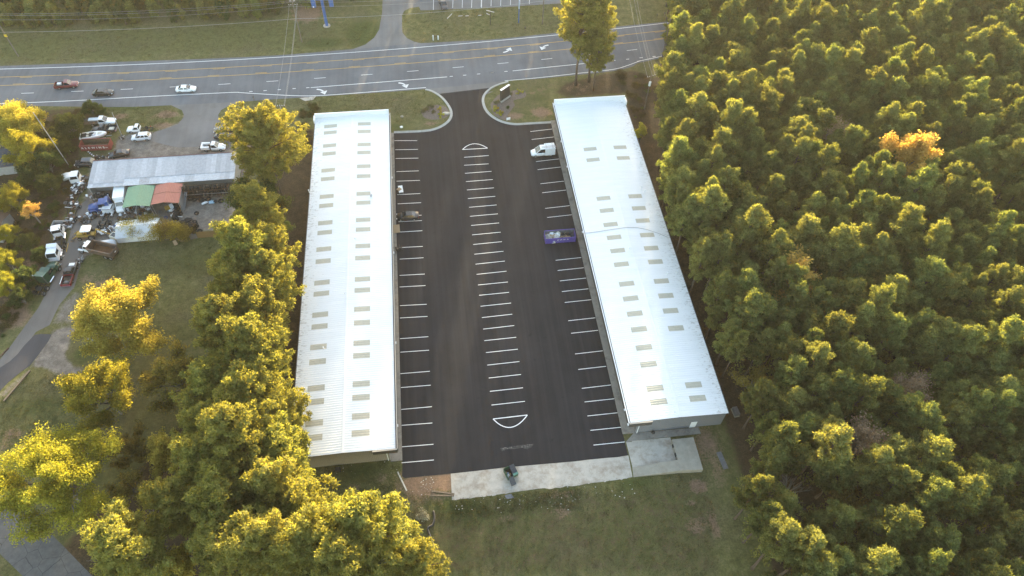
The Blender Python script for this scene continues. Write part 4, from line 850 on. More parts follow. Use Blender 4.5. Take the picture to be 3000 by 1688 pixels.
# ---- roadside pair and hedge
for (q, k, s, lab) in [((1687, 250), 0, 1.0, 'tall roadside pine on the left of the pair before the right warehouse'), ((1725, 240), 1, 1.0, 'tall roadside pine on the right of the pair before the right warehouse'), ((1739, 265), 1, .72, 'thinner third pine just behind the roadside pair')]:
    p = P(*q); tree(TALL[k], 'pine_tree', lab, 'pine tree', (p.x, p.y, 0), s*1.06, 1.3+k)
CYP = pine_pair('cypress', 44, 15, .02, 2.3, 70, M['darkleaf'], .8, 50)
for i, q in enumerate([(1938, 205), (1958, 196), (1985, 190)]):
    p = P(*q); tree(CYP, 'cedar_tree', ['narrow dark cedar by the highway, first at the wood edge', 'narrow dark cedar by the highway, second from the wood edge', 'narrow dark cedar by the highway, deepest in the wood'][i], 'tree', (p.x+1.5, p.y, 0), random.uniform(.85, 1.05))
# ---- trees on the left
p = P(845, 578); tree(BIGPINE, 'pine_tree', 'very broad golden pine overhanging the far end of the left warehouse', 'pine tree', (p.x-1.4, p.y, 0), 1.06, .4)
DK = broad_pair('darkoak', 61, 12, .2, 5.4, M['darkleaf'], 12, 30000, 1.0, .26, ragged=.2, clump=.9)
tree(DK, 'oak_tree', 'dark green leafy tree below the broad golden pine', 'tree', at_crown(K(640, 505), 7), 1.3)
tree(DK, 'oak_tree', 'dark green tree between the tyre yard and the left warehouse', 'tree', at_crown(K(690, 560), 6), .85)
rowl = [(678, 600, 5, 0, .82, 'golden pine, farthest of the row along the left warehouse'), (690, 655, 8, 1, .8, 'second golden pine of the row along the left warehouse'), (640, 690, 9, 2, .95, 'broad golden pine opposite the middle of the left warehouse'), (690, 735, 8, 0, .8, 'golden pine close to the left warehouse roof, mid row'),
    (615, 780, 7, 1, .85, 'golden pine behind mid row, towards the open lawn'), (670, 830, 9, 2, .9, 'golden pine close to the roof below mid row'), (590, 880, 7, 0, .9, 'golden pine left of the row, beside the lawn'), (665, 930, 9, 1, .95, 'golden pine leaning to the roof edge, near third of the row'), (555, 1010, 9, 2, .95, 'broad pine left of the row, near third'),
    (640, 1035, 11, 0, .95, 'golden pine in the row level with the last roof lights'), (700, 1040, 11, 1, .75, 'pine whose branch overhangs the near part of the left roof'), (560, 1100, 9, 1, .9, 'shaded pine left of the near row'), (620, 1150, 11, 2, 1.05, 'large golden pine at the near left corner of the left warehouse'), (715, 1150, 11, 0, .9, 'golden pine covering the near corner of the left roof'),
    (540, 1210, 8, 0, .85, 'shaded pine left of the large near pine'), (700, 1250, 12, 1, 1.05, 'bright golden pine below the left warehouse'), (590, 1290, 10, 2, .95, 'pine below the left warehouse, left of the bright one'), (765, 1290, 11, 2, .85, 'golden pine beside the littered grass'),
    (800, 1390, 12, 0, 1.0, 'golden pine at the bottom edge, middle of the cluster'), (930, 1350, 12, 1, 1.1, 'rightmost golden pine at the bottom edge'), (690, 1400, 11, 2, 1.0, 'golden pine at the bottom edge, left of the cluster'), (1040, 1425, 8, 0, .7, 'small bright pine on the far right of the bottom cluster'), (880, 1440, 12, 2, 1.0, 'golden pine cut off by the bottom edge'), (585, 1400, 8, 1, .8, 'dark pine at the bottom edge'), (350, 1400, 10, 1, 1.0, 'round golden pine at the bottom left beside the cracked street'), (480, 1300, 7, 0, .8, 'shaded pine behind the round bottom left pine')]
for (x, y, zc, k, s, lab) in rowl: tree(GPINES[(k+int(x)) % 4], 'pine_tree', lab, 'pine tree', at_crown(K(x, y), zc), s*1.22)
YL = broad_pair('yellow', 71, 10.5, .18, 5.6, M['yellow'], 13, 60000, 1.0, .2, ragged=.1, clump=.95)
YG = broad_pair('ygreen', 72, 12, .2, 5.2, M['ygreen'], 12, 38000, 1.0, .2, ragged=.4, clump=.85)
YG2 = broad_pair('ygreen_b', 73, 13.5, .2, 7.6, M['ygreen'], 15, 60000, 1.0, .2, ragged=.4, clump=.95)
DU = broad_pair('dull', 74, 10.5, .2, 4.9, M['dull'], 12, 15000, 1.0, .22, ragged=.7)
tree(YL, 'maple_tree', 'brilliant yellow tree on the lawn beside the lane', 'tree', at_crown(K(305, 815), 6), 1.66)
tree(YG, 'oak_tree', 'yellow-green tree just below the brilliant yellow one', 'tree', at_crown(K(265, 990), 7), 1.5)
tree(DU, 'oak_tree', 'dull thinning tree between the yellow-green tree and the pine row', 'tree', at_crown(K(450, 950), 6), 1.45)
tree(YG2, 'oak_tree', 'very large yellow-green oak beside the cracked street', 'tree', at_crown(K(150, 1215), 7.5), 1.42)
YS = broad_pair('yellow_small', 75, 9.5, .3, 3.0, M['yellow'], 10, 12000, .8, .22, ragged=.3, clump=.6)
tree(YS, 'maple_tree', 'slender yellow tree standing in the shade left of the pine row', 'tree', at_crown(K(410, 1130), 7), 1.3)
tree(YS, 'maple_tree', 'yellow tree at the bottom edge beside the round golden pine', 'tree', at_crown(K(430, 1425), 8), 1.3)
tree(DU, 'oak_tree', 'shaded dull tree below the slender yellow one', 'tree', at_crown(K(330, 1120), 5), .9)
tree(OLIVE, 'oak_tree', 'dark olive tree in the hollow above the bottom left pine', 'tree', at_crown(K(330, 1230), 5), 1.0)
for q, s, lab in [((410, 1225), 1.0, 'leafless tree below the slender yellow tree'), ((375, 1285), .75, 'smaller leafless tree below the slender yellow tree'), ((250, 1370), .9, 'fallen-looking leafless tree over the cracked street')]: tree(BARE2, 'bare_tree', lab, 'bare tree', at_crown(K(*q), 4), s)
tree(YL, 'maple_tree', 'golden yellow tree at the left edge below the highway', 'tree', at_crown(K(25, 285), 9), 1.3)
tree(YG, 'oak_tree', 'golden tree at the left edge, just below the topmost golden tree', 'tree', at_crown(K(55, 355), 8), 1.1)
tree(YG, 'oak_tree', 'yellow-green tree at the left edge beside the dark house roof', 'tree', at_crown(K(15, 475), 7), .8)
tree(OR2, 'maple_tree', 'small orange-tipped tree left of the junk trucks', 'tree', at_crown(K(75, 525), 5), .62)
for q, s, lab in [((5, 640), .6, 'yellow-green tree at the left edge above the grey shed'), ((8, 700), .6, 'yellow-green tree at the left edge below the grey shed'), ((2, 570), .55, 'small yellow-green tree at the left edge left of the orange-tipped tree')]: tree(YG, 'oak_tree', lab, 'tree', at_crown(K(*q), 5), s)
DK2 = broad_pair('darkbush', 62, 6.5, .08, 3.4, M['darkleaf'], 10, 15000, 1.0, .22, ragged=.2, clump=.7)
for q, zc, s, lab in [((165, 300), 5, 1.25, 'dark evergreen below the highway, left of the stake-bed pickup'), ((130, 345), 4, 1.2, 'dark green tree left of the black pickup'), ((110, 400), 4, 1.25, 'dark green tree left of the red container'), ((150, 370), 3, .9, 'dark bush left of the motorboat'), ((75, 430), 4, 1.15, 'dark green tree above the dark house roof'), ((225, 268), 2.5, .8, 'dark bush at the highway edge'), ((250, 272), 2, .55, 'low dark bush at the highway edge, right of its neighbour'), ((120, 460), 3, 1.0, 'dark green tree right of the dark house roof'), ((60, 600), 3, .8, 'dark bush above the grey shed'), ((60, 690), 3, .9, 'dark bush right of the grey shed'), ((100, 640), 2, .7, 'dark bush beside the lane, left of the white truck cab'), ((45, 740), 3, .8, 'dark bush left of the green truck tractor')]:
    tree(DK2, 'evergreen_tree', lab, 'tree', at_crown(K(*q), zc), s)
# ---- saplings beyond the highway
srnd = random.Random(5); n = 0
strip = PX([(0, 92), (250, 80), (420, 72), (520, 66), (640, 55), (760, 50), (870, 38), (960, 10)])
sp_ = []
while n < 240:
    x = srnd.uniform(-150, -12); y = srnd.uniform(186, 232)
    u, v = project((x, y, 0))
    if u < -120 or u > 1105 or v < -55: continue
    lim = 90-u*.045 if u < 870 else 24
    if v > lim or (u > 900 and v > 18): continue
    if any((x-a)**2+(y-b_)**2 < 1.5**2 for a, b_ in sp_): continue
    sp_.append((x, y)); n += 1
    tree(SAP[srnd.randrange(3)], 'young_pine', 'young pine in the thicket beyond the highway, upper left', 'young pine', (x, y, 0), srnd.uniform(.8, 1.3), srnd.uniform(0, 6.28), 'young pines in the thicket beyond the highway')
# ---- low brush
BR = [bush_mesh('brush_a', 1, 1.1, 1.0, M['brush'], 900), bush_mesh('brush_b', 2, 1.4, 1.3, M['brush'], 1100), bush_mesh('brush_c', 3, .8, .8, M['darkleaf'], 700)]
def inpoly(x, y, poly):
    r_ = False
    for i in range(len(poly)):
        a, b_ = poly[i], poly[i-1]
        if (a.y > y) != (b_.y > y) and x < (b_.x-a.x)*(y-a.y)/(b_.y-a.y)+a.x: r_ = not r_
    return r_
brush_regions = [([(0, 340), (150, 335), (300, 330), (250, 345), (232, 400), (235, 480), (200, 540), (215, 560), (190, 620), (150, 660), (130, 770), (80, 860), (40, 960), (0, 1000)], 150, 'low brown-green brush along the left of the junk yard'), ([(1800, 215), (1870, 200), (1915, 260), (1880, 330), (1890, 420), (1860, 350), (1835, 280)], 26, 'rough brush between the right warehouse and the wood'), ([(880, 318), (925, 305), (940, 330), (915, 345), (905, 440), (880, 420)], 24, 'dry brush at the far corner of the left warehouse'), ([CD(1400, 760), CD(1560, 800), CD(1540, 950), CD(1350, 1000), CD(1250, 920)], 10, 'weeds round the tyre heap')]
for poly_px, cnt, lab in brush_regions:
    poly = PX(poly_px); xs = [q.x for q in poly]; ys = [q.y for q in poly]; k = 0
    while k < cnt:
        x, y = srnd.uniform(min(xs), max(xs)), srnd.uniform(min(ys), max(ys))
        if not inpoly(x, y, poly): continue
        k += 1; o = link('bush', BR[srnd.randrange(3)], None); o.location = (x, y, 0); s = srnd.uniform(.5, 1.25); o.scale = (s, s, s*srnd.uniform(.6, 1)); o.rotation_euler.z = srnd.uniform(0, 6)
        tag(o, lab, 'bush', lab)
# ================================================================ UNSEEN TREE BELT (put in to shade the place; heights and gap shaped for the light)
GAP = P(1421, 610); brnd = random.Random(31); mbw = MB(); cs, rs = [], []
row = []
for X in np.arange(-190, 330, 4.6):
    for Yr in (238, 246, 254):
        x = X+brnd.uniform(-1.5, 1.5); y = Yr+brnd.uniform(-2.5, 2.5)
        h = brnd.uniform(20.5, 24.5) if -40 < x < 78 else (brnd.uniform(13.5, 16) if x <= -40 else brnd.uniform(6, 9))
        xs = GAP.x+(y-GAP.y)*math.tan(SUN_AZ)               # trees lowered here to let a streak of sun onto the lot
        if abs(x-xs) < 3.1: h = 10.8
        row.append((x, y, h))
for (x, y, h) in row:
    mbw.tube([(x, y, 0), (x, y, h*.9)], [.25, .08], 5)
    for k in range(38):
        t_ = brnd.random(); a = brnd.uniform(0, 6.28); r_ = 4.2*(1-t_**2)**.5*brnd.random()**.5+.3
        cs.append((x+r_*math.cos(a), y+r_*math.sin(a), h*(.06+.94*t_))); rs.append(1.4)
pos, d2, l_, w_ = puff(np.array(cs), np.array(rs), 22, .95, .6)
FW = tag(link('shade_tree_belt', leaves_mesh('shade_tree_belt', pos, d2, l_, w_, M['pine'], PUFF_S[0]), None, kind='stuff'), 'unseen belt of pines put in beyond the far car park for shade', 'shade_tree_belt')
mbw.build('trunks', M['bark'], FW)
# ================================================================ VEHICLES
_wm = {}
def wheel(par, x, y, r=.33, w=.22, rimcol='rim'):
    k = (r, w)
    if k not in _wm:
        a = MB(); n = 18
        prof = [(-w/2, r*.62), (-w/2, r*.9), (-w*.32, r), (w*.32, r), (w/2, r*.9), (w/2, r*.62)]
        rings = [[(rr*math.cos(2*math.pi*i/n), yy, rr*math.sin(2*math.pi*i/n)) for yy, rr in prof] for i in range(n)]; rings.append(rings[0]); a.loft(rings, False)
        tm = D.meshes.new('tyre'); tm.from_pydata(a.v, [], a.f); tm.update(); tm.materials.append(M['tyre'])
        b_ = MB().tube([(0, -w*.4, 0), (0, w*.4, 0)], r*.63, 14); rm_ = D.meshes.new('rim'); rm_.from_pydata(b_.v, [], b_.f); rm_.update()
        _wm[k] = (tm, rm_)
    tm, rm_ = _wm[k]; o = link('wheel', tm, None, par); o.location = (x, y, r)
    c = link('rim', rm_.copy(), M[rimcol], o); return o
def loft_body(secs, W):
    mb = MB(); rings = []
    for (x, f, z0, z1) in secs:
        w_ = W/2*f; h = z1-z0
        rings.append([(x, -w_*.9, z0), (x, -w_, z0+h*.22), (x, -w_, z1-h*.22), (x, -w_*.95, z1-h*.07), (x, -w_*.82, z1), (x, w_*.82, z1), (x, w_*.95, z1-h*.07), (x, w_, z1-h*.22), (x, w_, z0+h*.22), (x, w_*.9, z0)])
    return mb.loft(rings)
def pane(par, name, q, mt, shrink=.88, out=.012):
    q = [Vector(p) for p in q]; c = sum(q, Vector())/len(q); n = (q[1]-q[0]).cross(q[2]-q[0]).normalized()
    return MB().quad(*[c+(p-c)*shrink+n*out for p in q]).build(name, mt, par)
def cabin(par, xb0, xb1, xt0, xt1, zb, zt, wb, wt, mt, split=1, roofmt=None, rear=True):
    """x0 rear, x1 front; b belt line, t roof"""
    B = [(xb0, -wb, zb), (xb1, -wb, zb), (xb1, wb, zb), (xb0, wb, zb)]; T = [(xt0, -wt, zt), (xt1, -wt, zt), (xt1, wt, zt), (xt0, wt, zt)]
    MB().hexa(B, T).build('cabin', mt, par)
    ins = .1; MB().add([(xt0-.02, -wt*.8, zt+.005), (xt0+.1, -wt*.97, zt+.004), (xt1-.1, -wt*.97, zt+.004), (xt1+.02, -wt*.8, zt+.005), (xt1+.02, wt*.8, zt+.005), (xt1-.1, wt*.97, zt+.004), (xt0+.1, wt*.97, zt+.004), (xt0-.02, wt*.8, zt+.005), ((xt0+xt1)/2, 0, zt+.055)], [(i, (i+1) % 8, 8) for i in range(8)]).build('roof_panel', roofmt or mt, par, True)
    pane(par, 'windscreen', [B[1], B[2], T[2], T[1]], M['glass'], .9)
    if rear: pane(par, 'rear_window', [B[3], B[0], T[0], T[3]], M['glass'], .86)
    for k in range(split):
        s0, s1 = k/split, (k+1)/split
        for sgn in (-1, 1):
            i0, i1 = (0, 1) if sgn < 0 else (3, 2)
            L_ = lambda a, c, s: Vector(a).lerp(Vector(c), s)
            q = [L_(B[i0], B[i1], s0), L_(B[i0], B[i1], s1), L_(T[i0], T[i1], s1), L_(T[i0], T[i1], s0)]
            if sgn > 0: q = q[::-1]
            pane(par, 'side_window', q, M['glass'], .84)
def lamps(par, L, W, zf, zr, xf=0, xr=0):
    for s in (-1, 1):
        MB().box(L/2-.14+xf, L/2+.015+xf, s*W*.36-.14, s*W*.36+.14, zf-.07, zf+.07).build('headlight', M['lamp_w'], par)
        MB().box(-L/2-.012+xr, -L/2+.1+xr, s*W*.38-.13, s*W*.38+.13, zr-.08, zr+.08).build('tail_light', M['lamp_r'], par)
def sedan(label, px, ang, col, L=4.85, W=1.84, H=1.46, z=.5, cat='car', name='sedan', group=None):
    p = P(*px, z); t_ = thing(name, label, cat, (p.x, p.y, 0), ang, group); mt = paint(col)
    h = lambda q: q*L
    loft_body([(-L/2, .78, .38, .86), (-L/2+.1, .92, .25, 1.0), (h(-.34), .99, .2, 1.02), (h(-.1), 1, .19, .98), (h(.16), 1, .19, .95), (h(.3), .99, .19, .88), (h(.42), .93, .2, .76), (L/2-.08, .82, .25, .66), (L/2, .68, .32, .58)], W).build('body', mt, t_, True)
    cabin(t_, h(-.37), h(.235), h(-.2), h(.055), .96, H-.05, W*.455, W*.345, mt, 2)
    lamps(t_, L, W, .62, .8, -.06); 
    for x in (h(-.29), h(.31)):
        for y in (-W/2+.1, W/2-.1): wheel(t_, x, y)
    for s in (-1, 1): MB().box(h(.17), h(.17)+.14, s*W*.5-.02 if s > 0 else s*W*.5-.18, s*W*.5+.18 if s > 0 else s*W*.5+.02, .95, 1.08).build('mirror', mt, t_)
    return t_
def suv(label, px, ang, col, L=4.5, W=1.85, H=1.68):
    p = P(*px, .6); t_ = thing('suv', label, 'car', (p.x, p.y, 0), ang); mt = paint(col); h = lambda q: q*L
    loft_body([(-L/2, .82, .45, 1.0), (-L/2+.1, .95, .3, 1.1), (h(-.2), 1, .25, 1.1), (h(.15), 1, .25, 1.05), (h(.32), .98, .25, .98), (h(.44), .9, .27, .86), (L/2, .72, .35, .7)], W).build('body', mt, t_, True)
    cabin(t_, -L/2+.12, h(.26), h(-.37), h(.08), 1.07, H-.05, W*.46, W*.36, mt, 3); lamps(t_, L, W, .78, .95, -.05)
    for x in (h(-.29), h(.31)):
        for y in (-W/2+.1, W/2-.1): wheel(t_, x, y, .36)
    return t_
def pickup(label, px, ang, col, L=5.5, W=1.92, H=1.78, bed='box', long_cab=.17, name='pickup_truck', hoodless=False, bedcol=None, bare=False):
    p = P(*px, .6); t_ = thing(name, label, 'pickup truck', (p.x, p.y, 0), ang); mt = paint(col); h = lambda q: q*L
    xc = h(-.06 if long_cab < .2 else -.14)
    loft_body([(xc, .98, .35, 1.1), (xc+.3, 1, .32, 1.1), (h(.2), 1, .32, 1.08), (h(.26), .98, .34, 1.05), (h(.42), .95, .36, .98), (L/2-.1, .9, .4, .9), (L/2, .8, .45, .8)], W).build('body', mt, t_, True)
    cabin(t_, xc+.04, h(.235), xc+.18, h(.11), 1.07, H, W*.46, W*.385, mt, 1 if long_cab < .2 else 2)
    if bed == 'box':
        bm = mt if bedcol is None else paint(bedcol)
        x0, x1 = -L/2, xc-.06
        for s in (-1, 1): MB().box(x0+.05, x1, s*W/2-(.12 if s > 0 else 0), s*W/2+(.12 if s < 0 else 0), .45, 1.08).build('bed_side', bm, t_)
        MB().box(x0, x0+.07, -W/2+.03, W/2-.03, .5, 1.06).build('tailgate', bm, t_); MB().box(x1-.06, x1, -W/2+.1, W/2-.1, .5, 1.06).build('bed_front', bm, t_)
        MB().box(x0+.06, x1, -W/2+.1, W/2-.1, .5, .62).build('bed_floor', M['dark'], t_); MB().box(x0-.12, x0, -W/2+.1, W/2-.1, .42, .55).build('rear_bumper', M['chrome'], t_)
    elif bed == 'none':
        for s in (-1, 1): MB().box(-L/2-.6, xc, s*.42-.05, s*.42+.05, .5, .66).build('frame_rail', M['frame'], t_)
        for x in (-L/2-.5, -L/2+.5, -L/2+1.3): MB().box(x, x+.1, -.42, .42, .52, .62).build('cross_member', M['frame'], t_)
        MB().tube([(-L/2+1, -.8, .4), (-L/2+1, .8, .4)], .08, 8).build('axle', M['frame'], t_)
    lamps(t_, L, W, .78, .8, -.05)
    MB().box(L/2-.06, L/2+.1, -W*.44, W*.44, .4, .6).build('front_bumper', M['chrome'], t_)
    for x in (h(-.29), h(.32)):
        for y in (-W/2+.12, W/2-.12): wheel(t_, x, y, .38, .25)
    return t_, xc, mt
WHITE, BLACK, SILVER, DGREEN = (.78, .79, .8), (.012, .012, .014), (.62, .65, .70), (.012, .022, .024)
# --- on the highway
t_, xc, mt = pickup('dark red pickup with an empty black bed driving on the highway', C1(668, 855), heading(C1(780, 850), C1(560, 868)), (.16, .018, .025), 5.6, 1.95, 1.78)
MB().box(-2.75, xc-.05, -.92, -.86, 1.06, 1.12).box(-2.75, xc-.05, .86, .92, 1.06, 1.12).build('bed_rail', M['dark'], t_); MB().box(-2.2, -1.2, .1, .8, .62, 1.0).build('bed_load', M['white'], t_)
sedan('black sedan driving on the highway behind the red pickup', C1(1038, 935), heading(C1(1140, 930), C1(940, 940)), (.012, .016, .017), 4.9, 1.88, 1.42)
sedan('white sedan driving on the highway, ahead of the dark cars', C1(1872, 897), heading(C1(1975, 892), C1(1770, 902)), (.8, .81, .82), 4.95, 1.88, 1.46)
t_, xc, mt = pickup('dark pickup parked in the far car park, facing the highway', C2(2055, 45), heading(C2(2068, 80), C2(2040, 10)), (.02, .022, .03), 5.6, 1.95, 1.85, long_cab=.3)
# --- in the parking lot
t_ = sedan('black sedan parked beside the left warehouse', CP(403, 660), heading(CP(262, 668), CP(545, 652)), (.011, .011, .012), 4.95, 1.86, 1.47)
vn = P(*CN(470, 470), 1.2); VA = thing('service_van', 'white high-roof service van with a ladder on its roof, in the right parking row', 'van', (vn.x, vn.y, 0), heading(CN(285, 480), CN(665, 445))); vm = paint((.80, .815, .83)); L, W = 5.9, 2.0
loft_body([(-.4, 1, .35, 1.25), (.6, 1, .33, 1.25), (1.7, .99, .33, 1.2), (2.3, .95, .35, 1.12), (2.75, .82, .4, .95), (2.95, .66, .45, .8)], W).build('body', vm, VA, True)
cabin(VA, -.45, 1.95, -.45, .75, 1.22, 2.35, .94, .8, vm, 1, rear=False)
MB().hexa([(-2.75, -1.05, .45), (-.35, -1.05, .45), (-.35, 1.05, .45), (-2.75, 1.05, .45)], [(-2.75, -1.0, 2.5), (-.35, -1.0, 2.5), (-.35, 1.0, 2.5), (-2.75, 1.0, 2.5)]).build('service_body', vm, VA)
for s in (-1, 1):
    for x0, x1 in ((-2.65, -2.2), (-1.45, -1.0), (-.95, -.45)): MB().box(x0, x1, s*1.055-.01, s*1.055+.01, .55, 1.3).build('locker_door', M['white'], VA)
    MB().box(-2.1, -1.5, s*1.06-.012, s*1.06+.012, .95, 1.3).build('locker_door', M['white'], VA)
for y in (.2, .62): MB().box(-2.95, .5, y-.03, y+.03, 2.62, 2.7).build('ladder_rail', M['galv'], VA)
for k in range(11): MB().box(-2.8+k*.3, -2.75+k*.3, .2, .62, 2.64, 2.68).build('ladder_rung', M['galv'], VA)
for x in (-2.2, -.7): MB().box(x, x+.08, -.95, .95, 2.5, 2.62).build('roof_rack', M['galv'], VA)
MB().box(-3.1, -2.76, -.9, .9, .45, .58).build('rear_step', M['steel'], VA); lamps(VA, 5.75, W, .85, .9, 0)
for x in (-1.75, 1.95):
    for y in (-.9, .9): wheel(VA, x, y, .36, .24)
# --- roll-off containers
def text_mesh(body, size, mt, par, loc, rot, name='lettering'):
    cu = D.curves.new('lettering', 'FONT'); cu.body = body; cu.size = size; cu.align_x = 'CENTER'; cu.align_y = 'CENTER'; cu.space_character = 1.15; cu.offset = .012*size
    ob = D.objects.new('tmp', cu); COL.objects.link(ob); dg_ = bpy.context.evaluated_depsgraph_get(); me_ = D.meshes.new_from_object(ob.evaluated_get(dg_)); D.objects.remove(ob)
    o = link(name, me_, mt, par); o.location = loc; o.rotation_euler = rot; return o
def rolloff(label, px, ang, col, L, W, H, inner):
    p = P(*px, .9); t_ = thing('roll_off_container', label, 'skip', (p.x, p.y, 0), ang); mt = plain('container_paint', col, .55, .1, 2, dirt=(.12, .06, .045), dirt_amt=.14); b0 = .22
    im = plain('container_inside', inner, .8, .3, 2, dirt=(.09, .06, .045), dirt_amt=.3)
    for s in (-1, 1):
        MB().box(-L/2, L/2, s*W/2-.05, s*W/2, b0, H) if False else None
        y0, y1 = (W/2-.04, W/2) if s > 0 else (-W/2, -W/2+.04)
        MB().box(-L/2, L/2, y0, y1, b0, H).build('side_wall', mt, t_); yi = W/2-.045 if s > 0 else -W/2+.045
        MB().quad((-L/2+.05, yi, b0+.1), (L/2-.05, yi, b0+.1), (L/2-.05, yi, H-.02), (-L/2+.05, yi, H-.02)).build('inner_side', im, t_)
        MB().box(-L/2, L/2, s*W/2-.06, s*W/2+.06, H, H+.09).build('top_rail', mt, t_)
        k = int(L/1.1)
        for i in range(k+1):
            x = -L/2+.1+(L-.2)*i/k; MB().box(x-.05, x+.05, *((W/2+.002, W/2+.075) if s > 0 else (-W/2-.075, -W/2-.002)), b0, H).build('side_rib', mt, t_)
    MB().box(-L/2, L/2, -W/2+.05, W/2-.05, b0, b0+.08).build('floor', im, t_)
    for x in (-L/2-.02, L/2-.03): MB().box(x, x+.05, -W/2+.05, W/2-.05, b0+.02, H+.05).build('end_wall', mt, t_)
    for s in (-1, 1): MB().box(-L/2-.1, L/2+.2, s*.5-.06, s*.5+.06, .05, .21).build('skid_rail', M['rust'], t_)
    for x in (-L/2+.3, L/2-.3):
        for s in (-1, 1): MB().tube([(x, s*.72-.08, .13), (x, s*.72+.08, .13)], .12, 10).build('roller', M['frame'], t_)
    return t_
a_red = heading(CA(1870, 780), CA(1380, 800)); RC = rolloff('empty brick-red roll-off container lettered ALEWINE in the junk yard', CA(1615, 715), a_red, (.24, .05, .04), 6.7, 2.4, 1.75, (.10, .075, .05))
text_mesh('A L E W I N E', .78, M['white_fresh'], RC, (-.35, -1.278, 1.12), (rad(90), 0, 0))
for x in (2.35, 2.55, 2.75, 2.95): MB().box(x-.07, x+.07, -1.283, -1.279, 1.0+.02*(x*10 % 3), 1.13).build('small_lettering', M['white_fresh'], RC)
PC = rolloff('purple roll-off container full of building debris, in the right parking row', CO(722, 482), heading(CO(960, 470), CO(490, 505)), (.085, .06, .30), 6.6, 2.35, 1.72, (.11, .12, .13))
for x in (-.75, -.1, .6): 
    for k in range(3): MB().box(x+k*.15, x+k*.15+.1, -1.255, -1.25, 1.12+.06*((k*7) % 3), 1.4).build('faded_lettering', M['white_paint'], PC)
MB().box(1.35, 1.4, -1.255, -1.25, 1.12, 1.45).add([(1.4, -1.252, 1.45), (1.5, -1.252, 1.15), (1.58, -1.252, 1.15), (1.48, -1.252, 1.45)], [(0, 1, 2, 3)]).box(1.58, 1.63, -1.255, -1.25, 1.12, 1.45).build('faded_lettering', M['white_paint'], PC)
DB = thing('debris_heap', 'broken plasterboard and timber heaped in the purple container', 'debris', (PC.location.x, PC.location.y, .32), PC.rotation_euler.z)
drn = random.Random(3)
for k in range(46):
    x = drn.uniform(-2.9, -.2); y = drn.uniform(-.9, .9); z = drn.uniform(.25, .95)*(1.15-abs(y)*.4); a, b_ = drn.uniform(.25, .7), drn.uniform(.2, .5); o = MB().box(-a, a, -b_, b_, -.012, .012).build('board', drn.choice([M['plaster'], M['plaster'], M['white'], M['cardboard']]), DB); o.location = (x, y, z); o.rotation_euler = (drn.uniform(-.6, .6), drn.uniform(-.6, .6), drn.uniform(0, 3))
for k in range(16):
    x = drn.uniform(-.6, 1.9); y = drn.uniform(-.8, .8); z = drn.uniform(.3, .8); ln2 = drn.uniform(.5, 1.3); o = MB().box(-ln2, ln2, -.045, .045, -.03, .03).build('timber', drn.choice([M['wood'], M['cardboard']]), DB); o.location = (x, y, z); o.rotation_euler = (0, drn.uniform(-.25, .25), drn.uniform(-.7, .7))
for k in range(10):
    x = drn.uniform(.2, 2.8); y = drn.uniform(-.7, .8); MB().blob((x, y, drn.uniform(.2, .5)), drn.uniform(.22, .45), 8, 5, .25).build('rubbish_bag', drn.choice([M['dark'], M['dark'], M['white'], paint((.02, .1, .2)), M['cardboard'], M['rust']]), DB)
# --- green dumpster
gq = P(*CG(1700, 790), .7); gd = heading(CG(1660, 720), CG(1745, 880)); GD = thing('dumpster', 'green dumpster with one black lid open on the concrete pad', 'dumpster', (gq.x, gq.y, 0), gd-math.pi/2)
gm = plain('green_dumpster_paint', (.035, .10, .055), .5, .12, 2, dirt=(.06, .05, .035), dirt_amt=.12)
for s in (-1, 1):
    MB().hexa([(s*.95-.02, -.85, .15), (s*.95+.02, -.85, .15), (s*.95+.02, .85, .15), (s*.95-.02, .85, .15)], [(s*.95-.02, -.95, 1.25), (s*.95+.02, -.95, 1.25), (s*.95+.02, .9, 1.5), (s*.95-.02, .9, 1.5)]).build('end_wall', gm, GD)
    MB().box(s*1.0-.06, s*1.0+.06, -.6, .6, .75, .9).build('lift_pocket', gm, GD)
MB().hexa([(-.95, -.86, .15), (.95, -.86, .15), (.95, -.82, .15), (-.95, -.82, .15)], [(-.95, -.97, 1.25), (.95, -.97, 1.25), (.95, -.93, 1.25), (-.95, -.93, 1.25)]).build('front_wall', gm, GD)
MB().box(-.95, .95, .86, .9, .15, 1.5).build('back_wall', gm, GD); MB().box(-.95, .95, -.84, .86, .15, .2).build('floor', M['dark'], GD)
def lid(name, M3):
    mb = MB()
    for i in range(7): mb.box(-.44+i*.126, -.44+i*.126+.07, 0, 1.5, .015, .035)
    mb.box(-.46, .46, 0, 1.5, -.005, .015); o = mb.build(name, plain('black_lid', (.045, .047, .055), .4, .1), GD); o.matrix_local = M3
lid('lid', Matrix.Translation((.48, .9, 1.54)) @ Matrix.Rotation(rad(180), 4, 'Z') @ Matrix.Rotation(rad(-9), 4, 'X'))
lid('open_lid', Matrix.Translation((-.48, -.97, 1.28)) @ Matrix.Rotation(rad(180), 4, 'Z') @ Matrix.Rotation(rad(-38), 4, 'X'))
MB().add([(.02, -.96, 1.262), (.94, -.96, 1.262), (.94, -.55, 1.31), (.02, -.55, 1.31)], [(0, 1, 2, 3)]).build('lid_sill', plain('pale_green_panel', (.10, .22, .17), .5), GD)
for k in range(7): MB().blob((drn.uniform(-.8, -.1), drn.uniform(-.6, .5), drn.uniform(.35, .6)), drn.uniform(.15, .28), 7, 4, .3).build('rubbish', drn.choice([M['white'], M['cardboard'], paint((.3, .4, .55))]), GD)
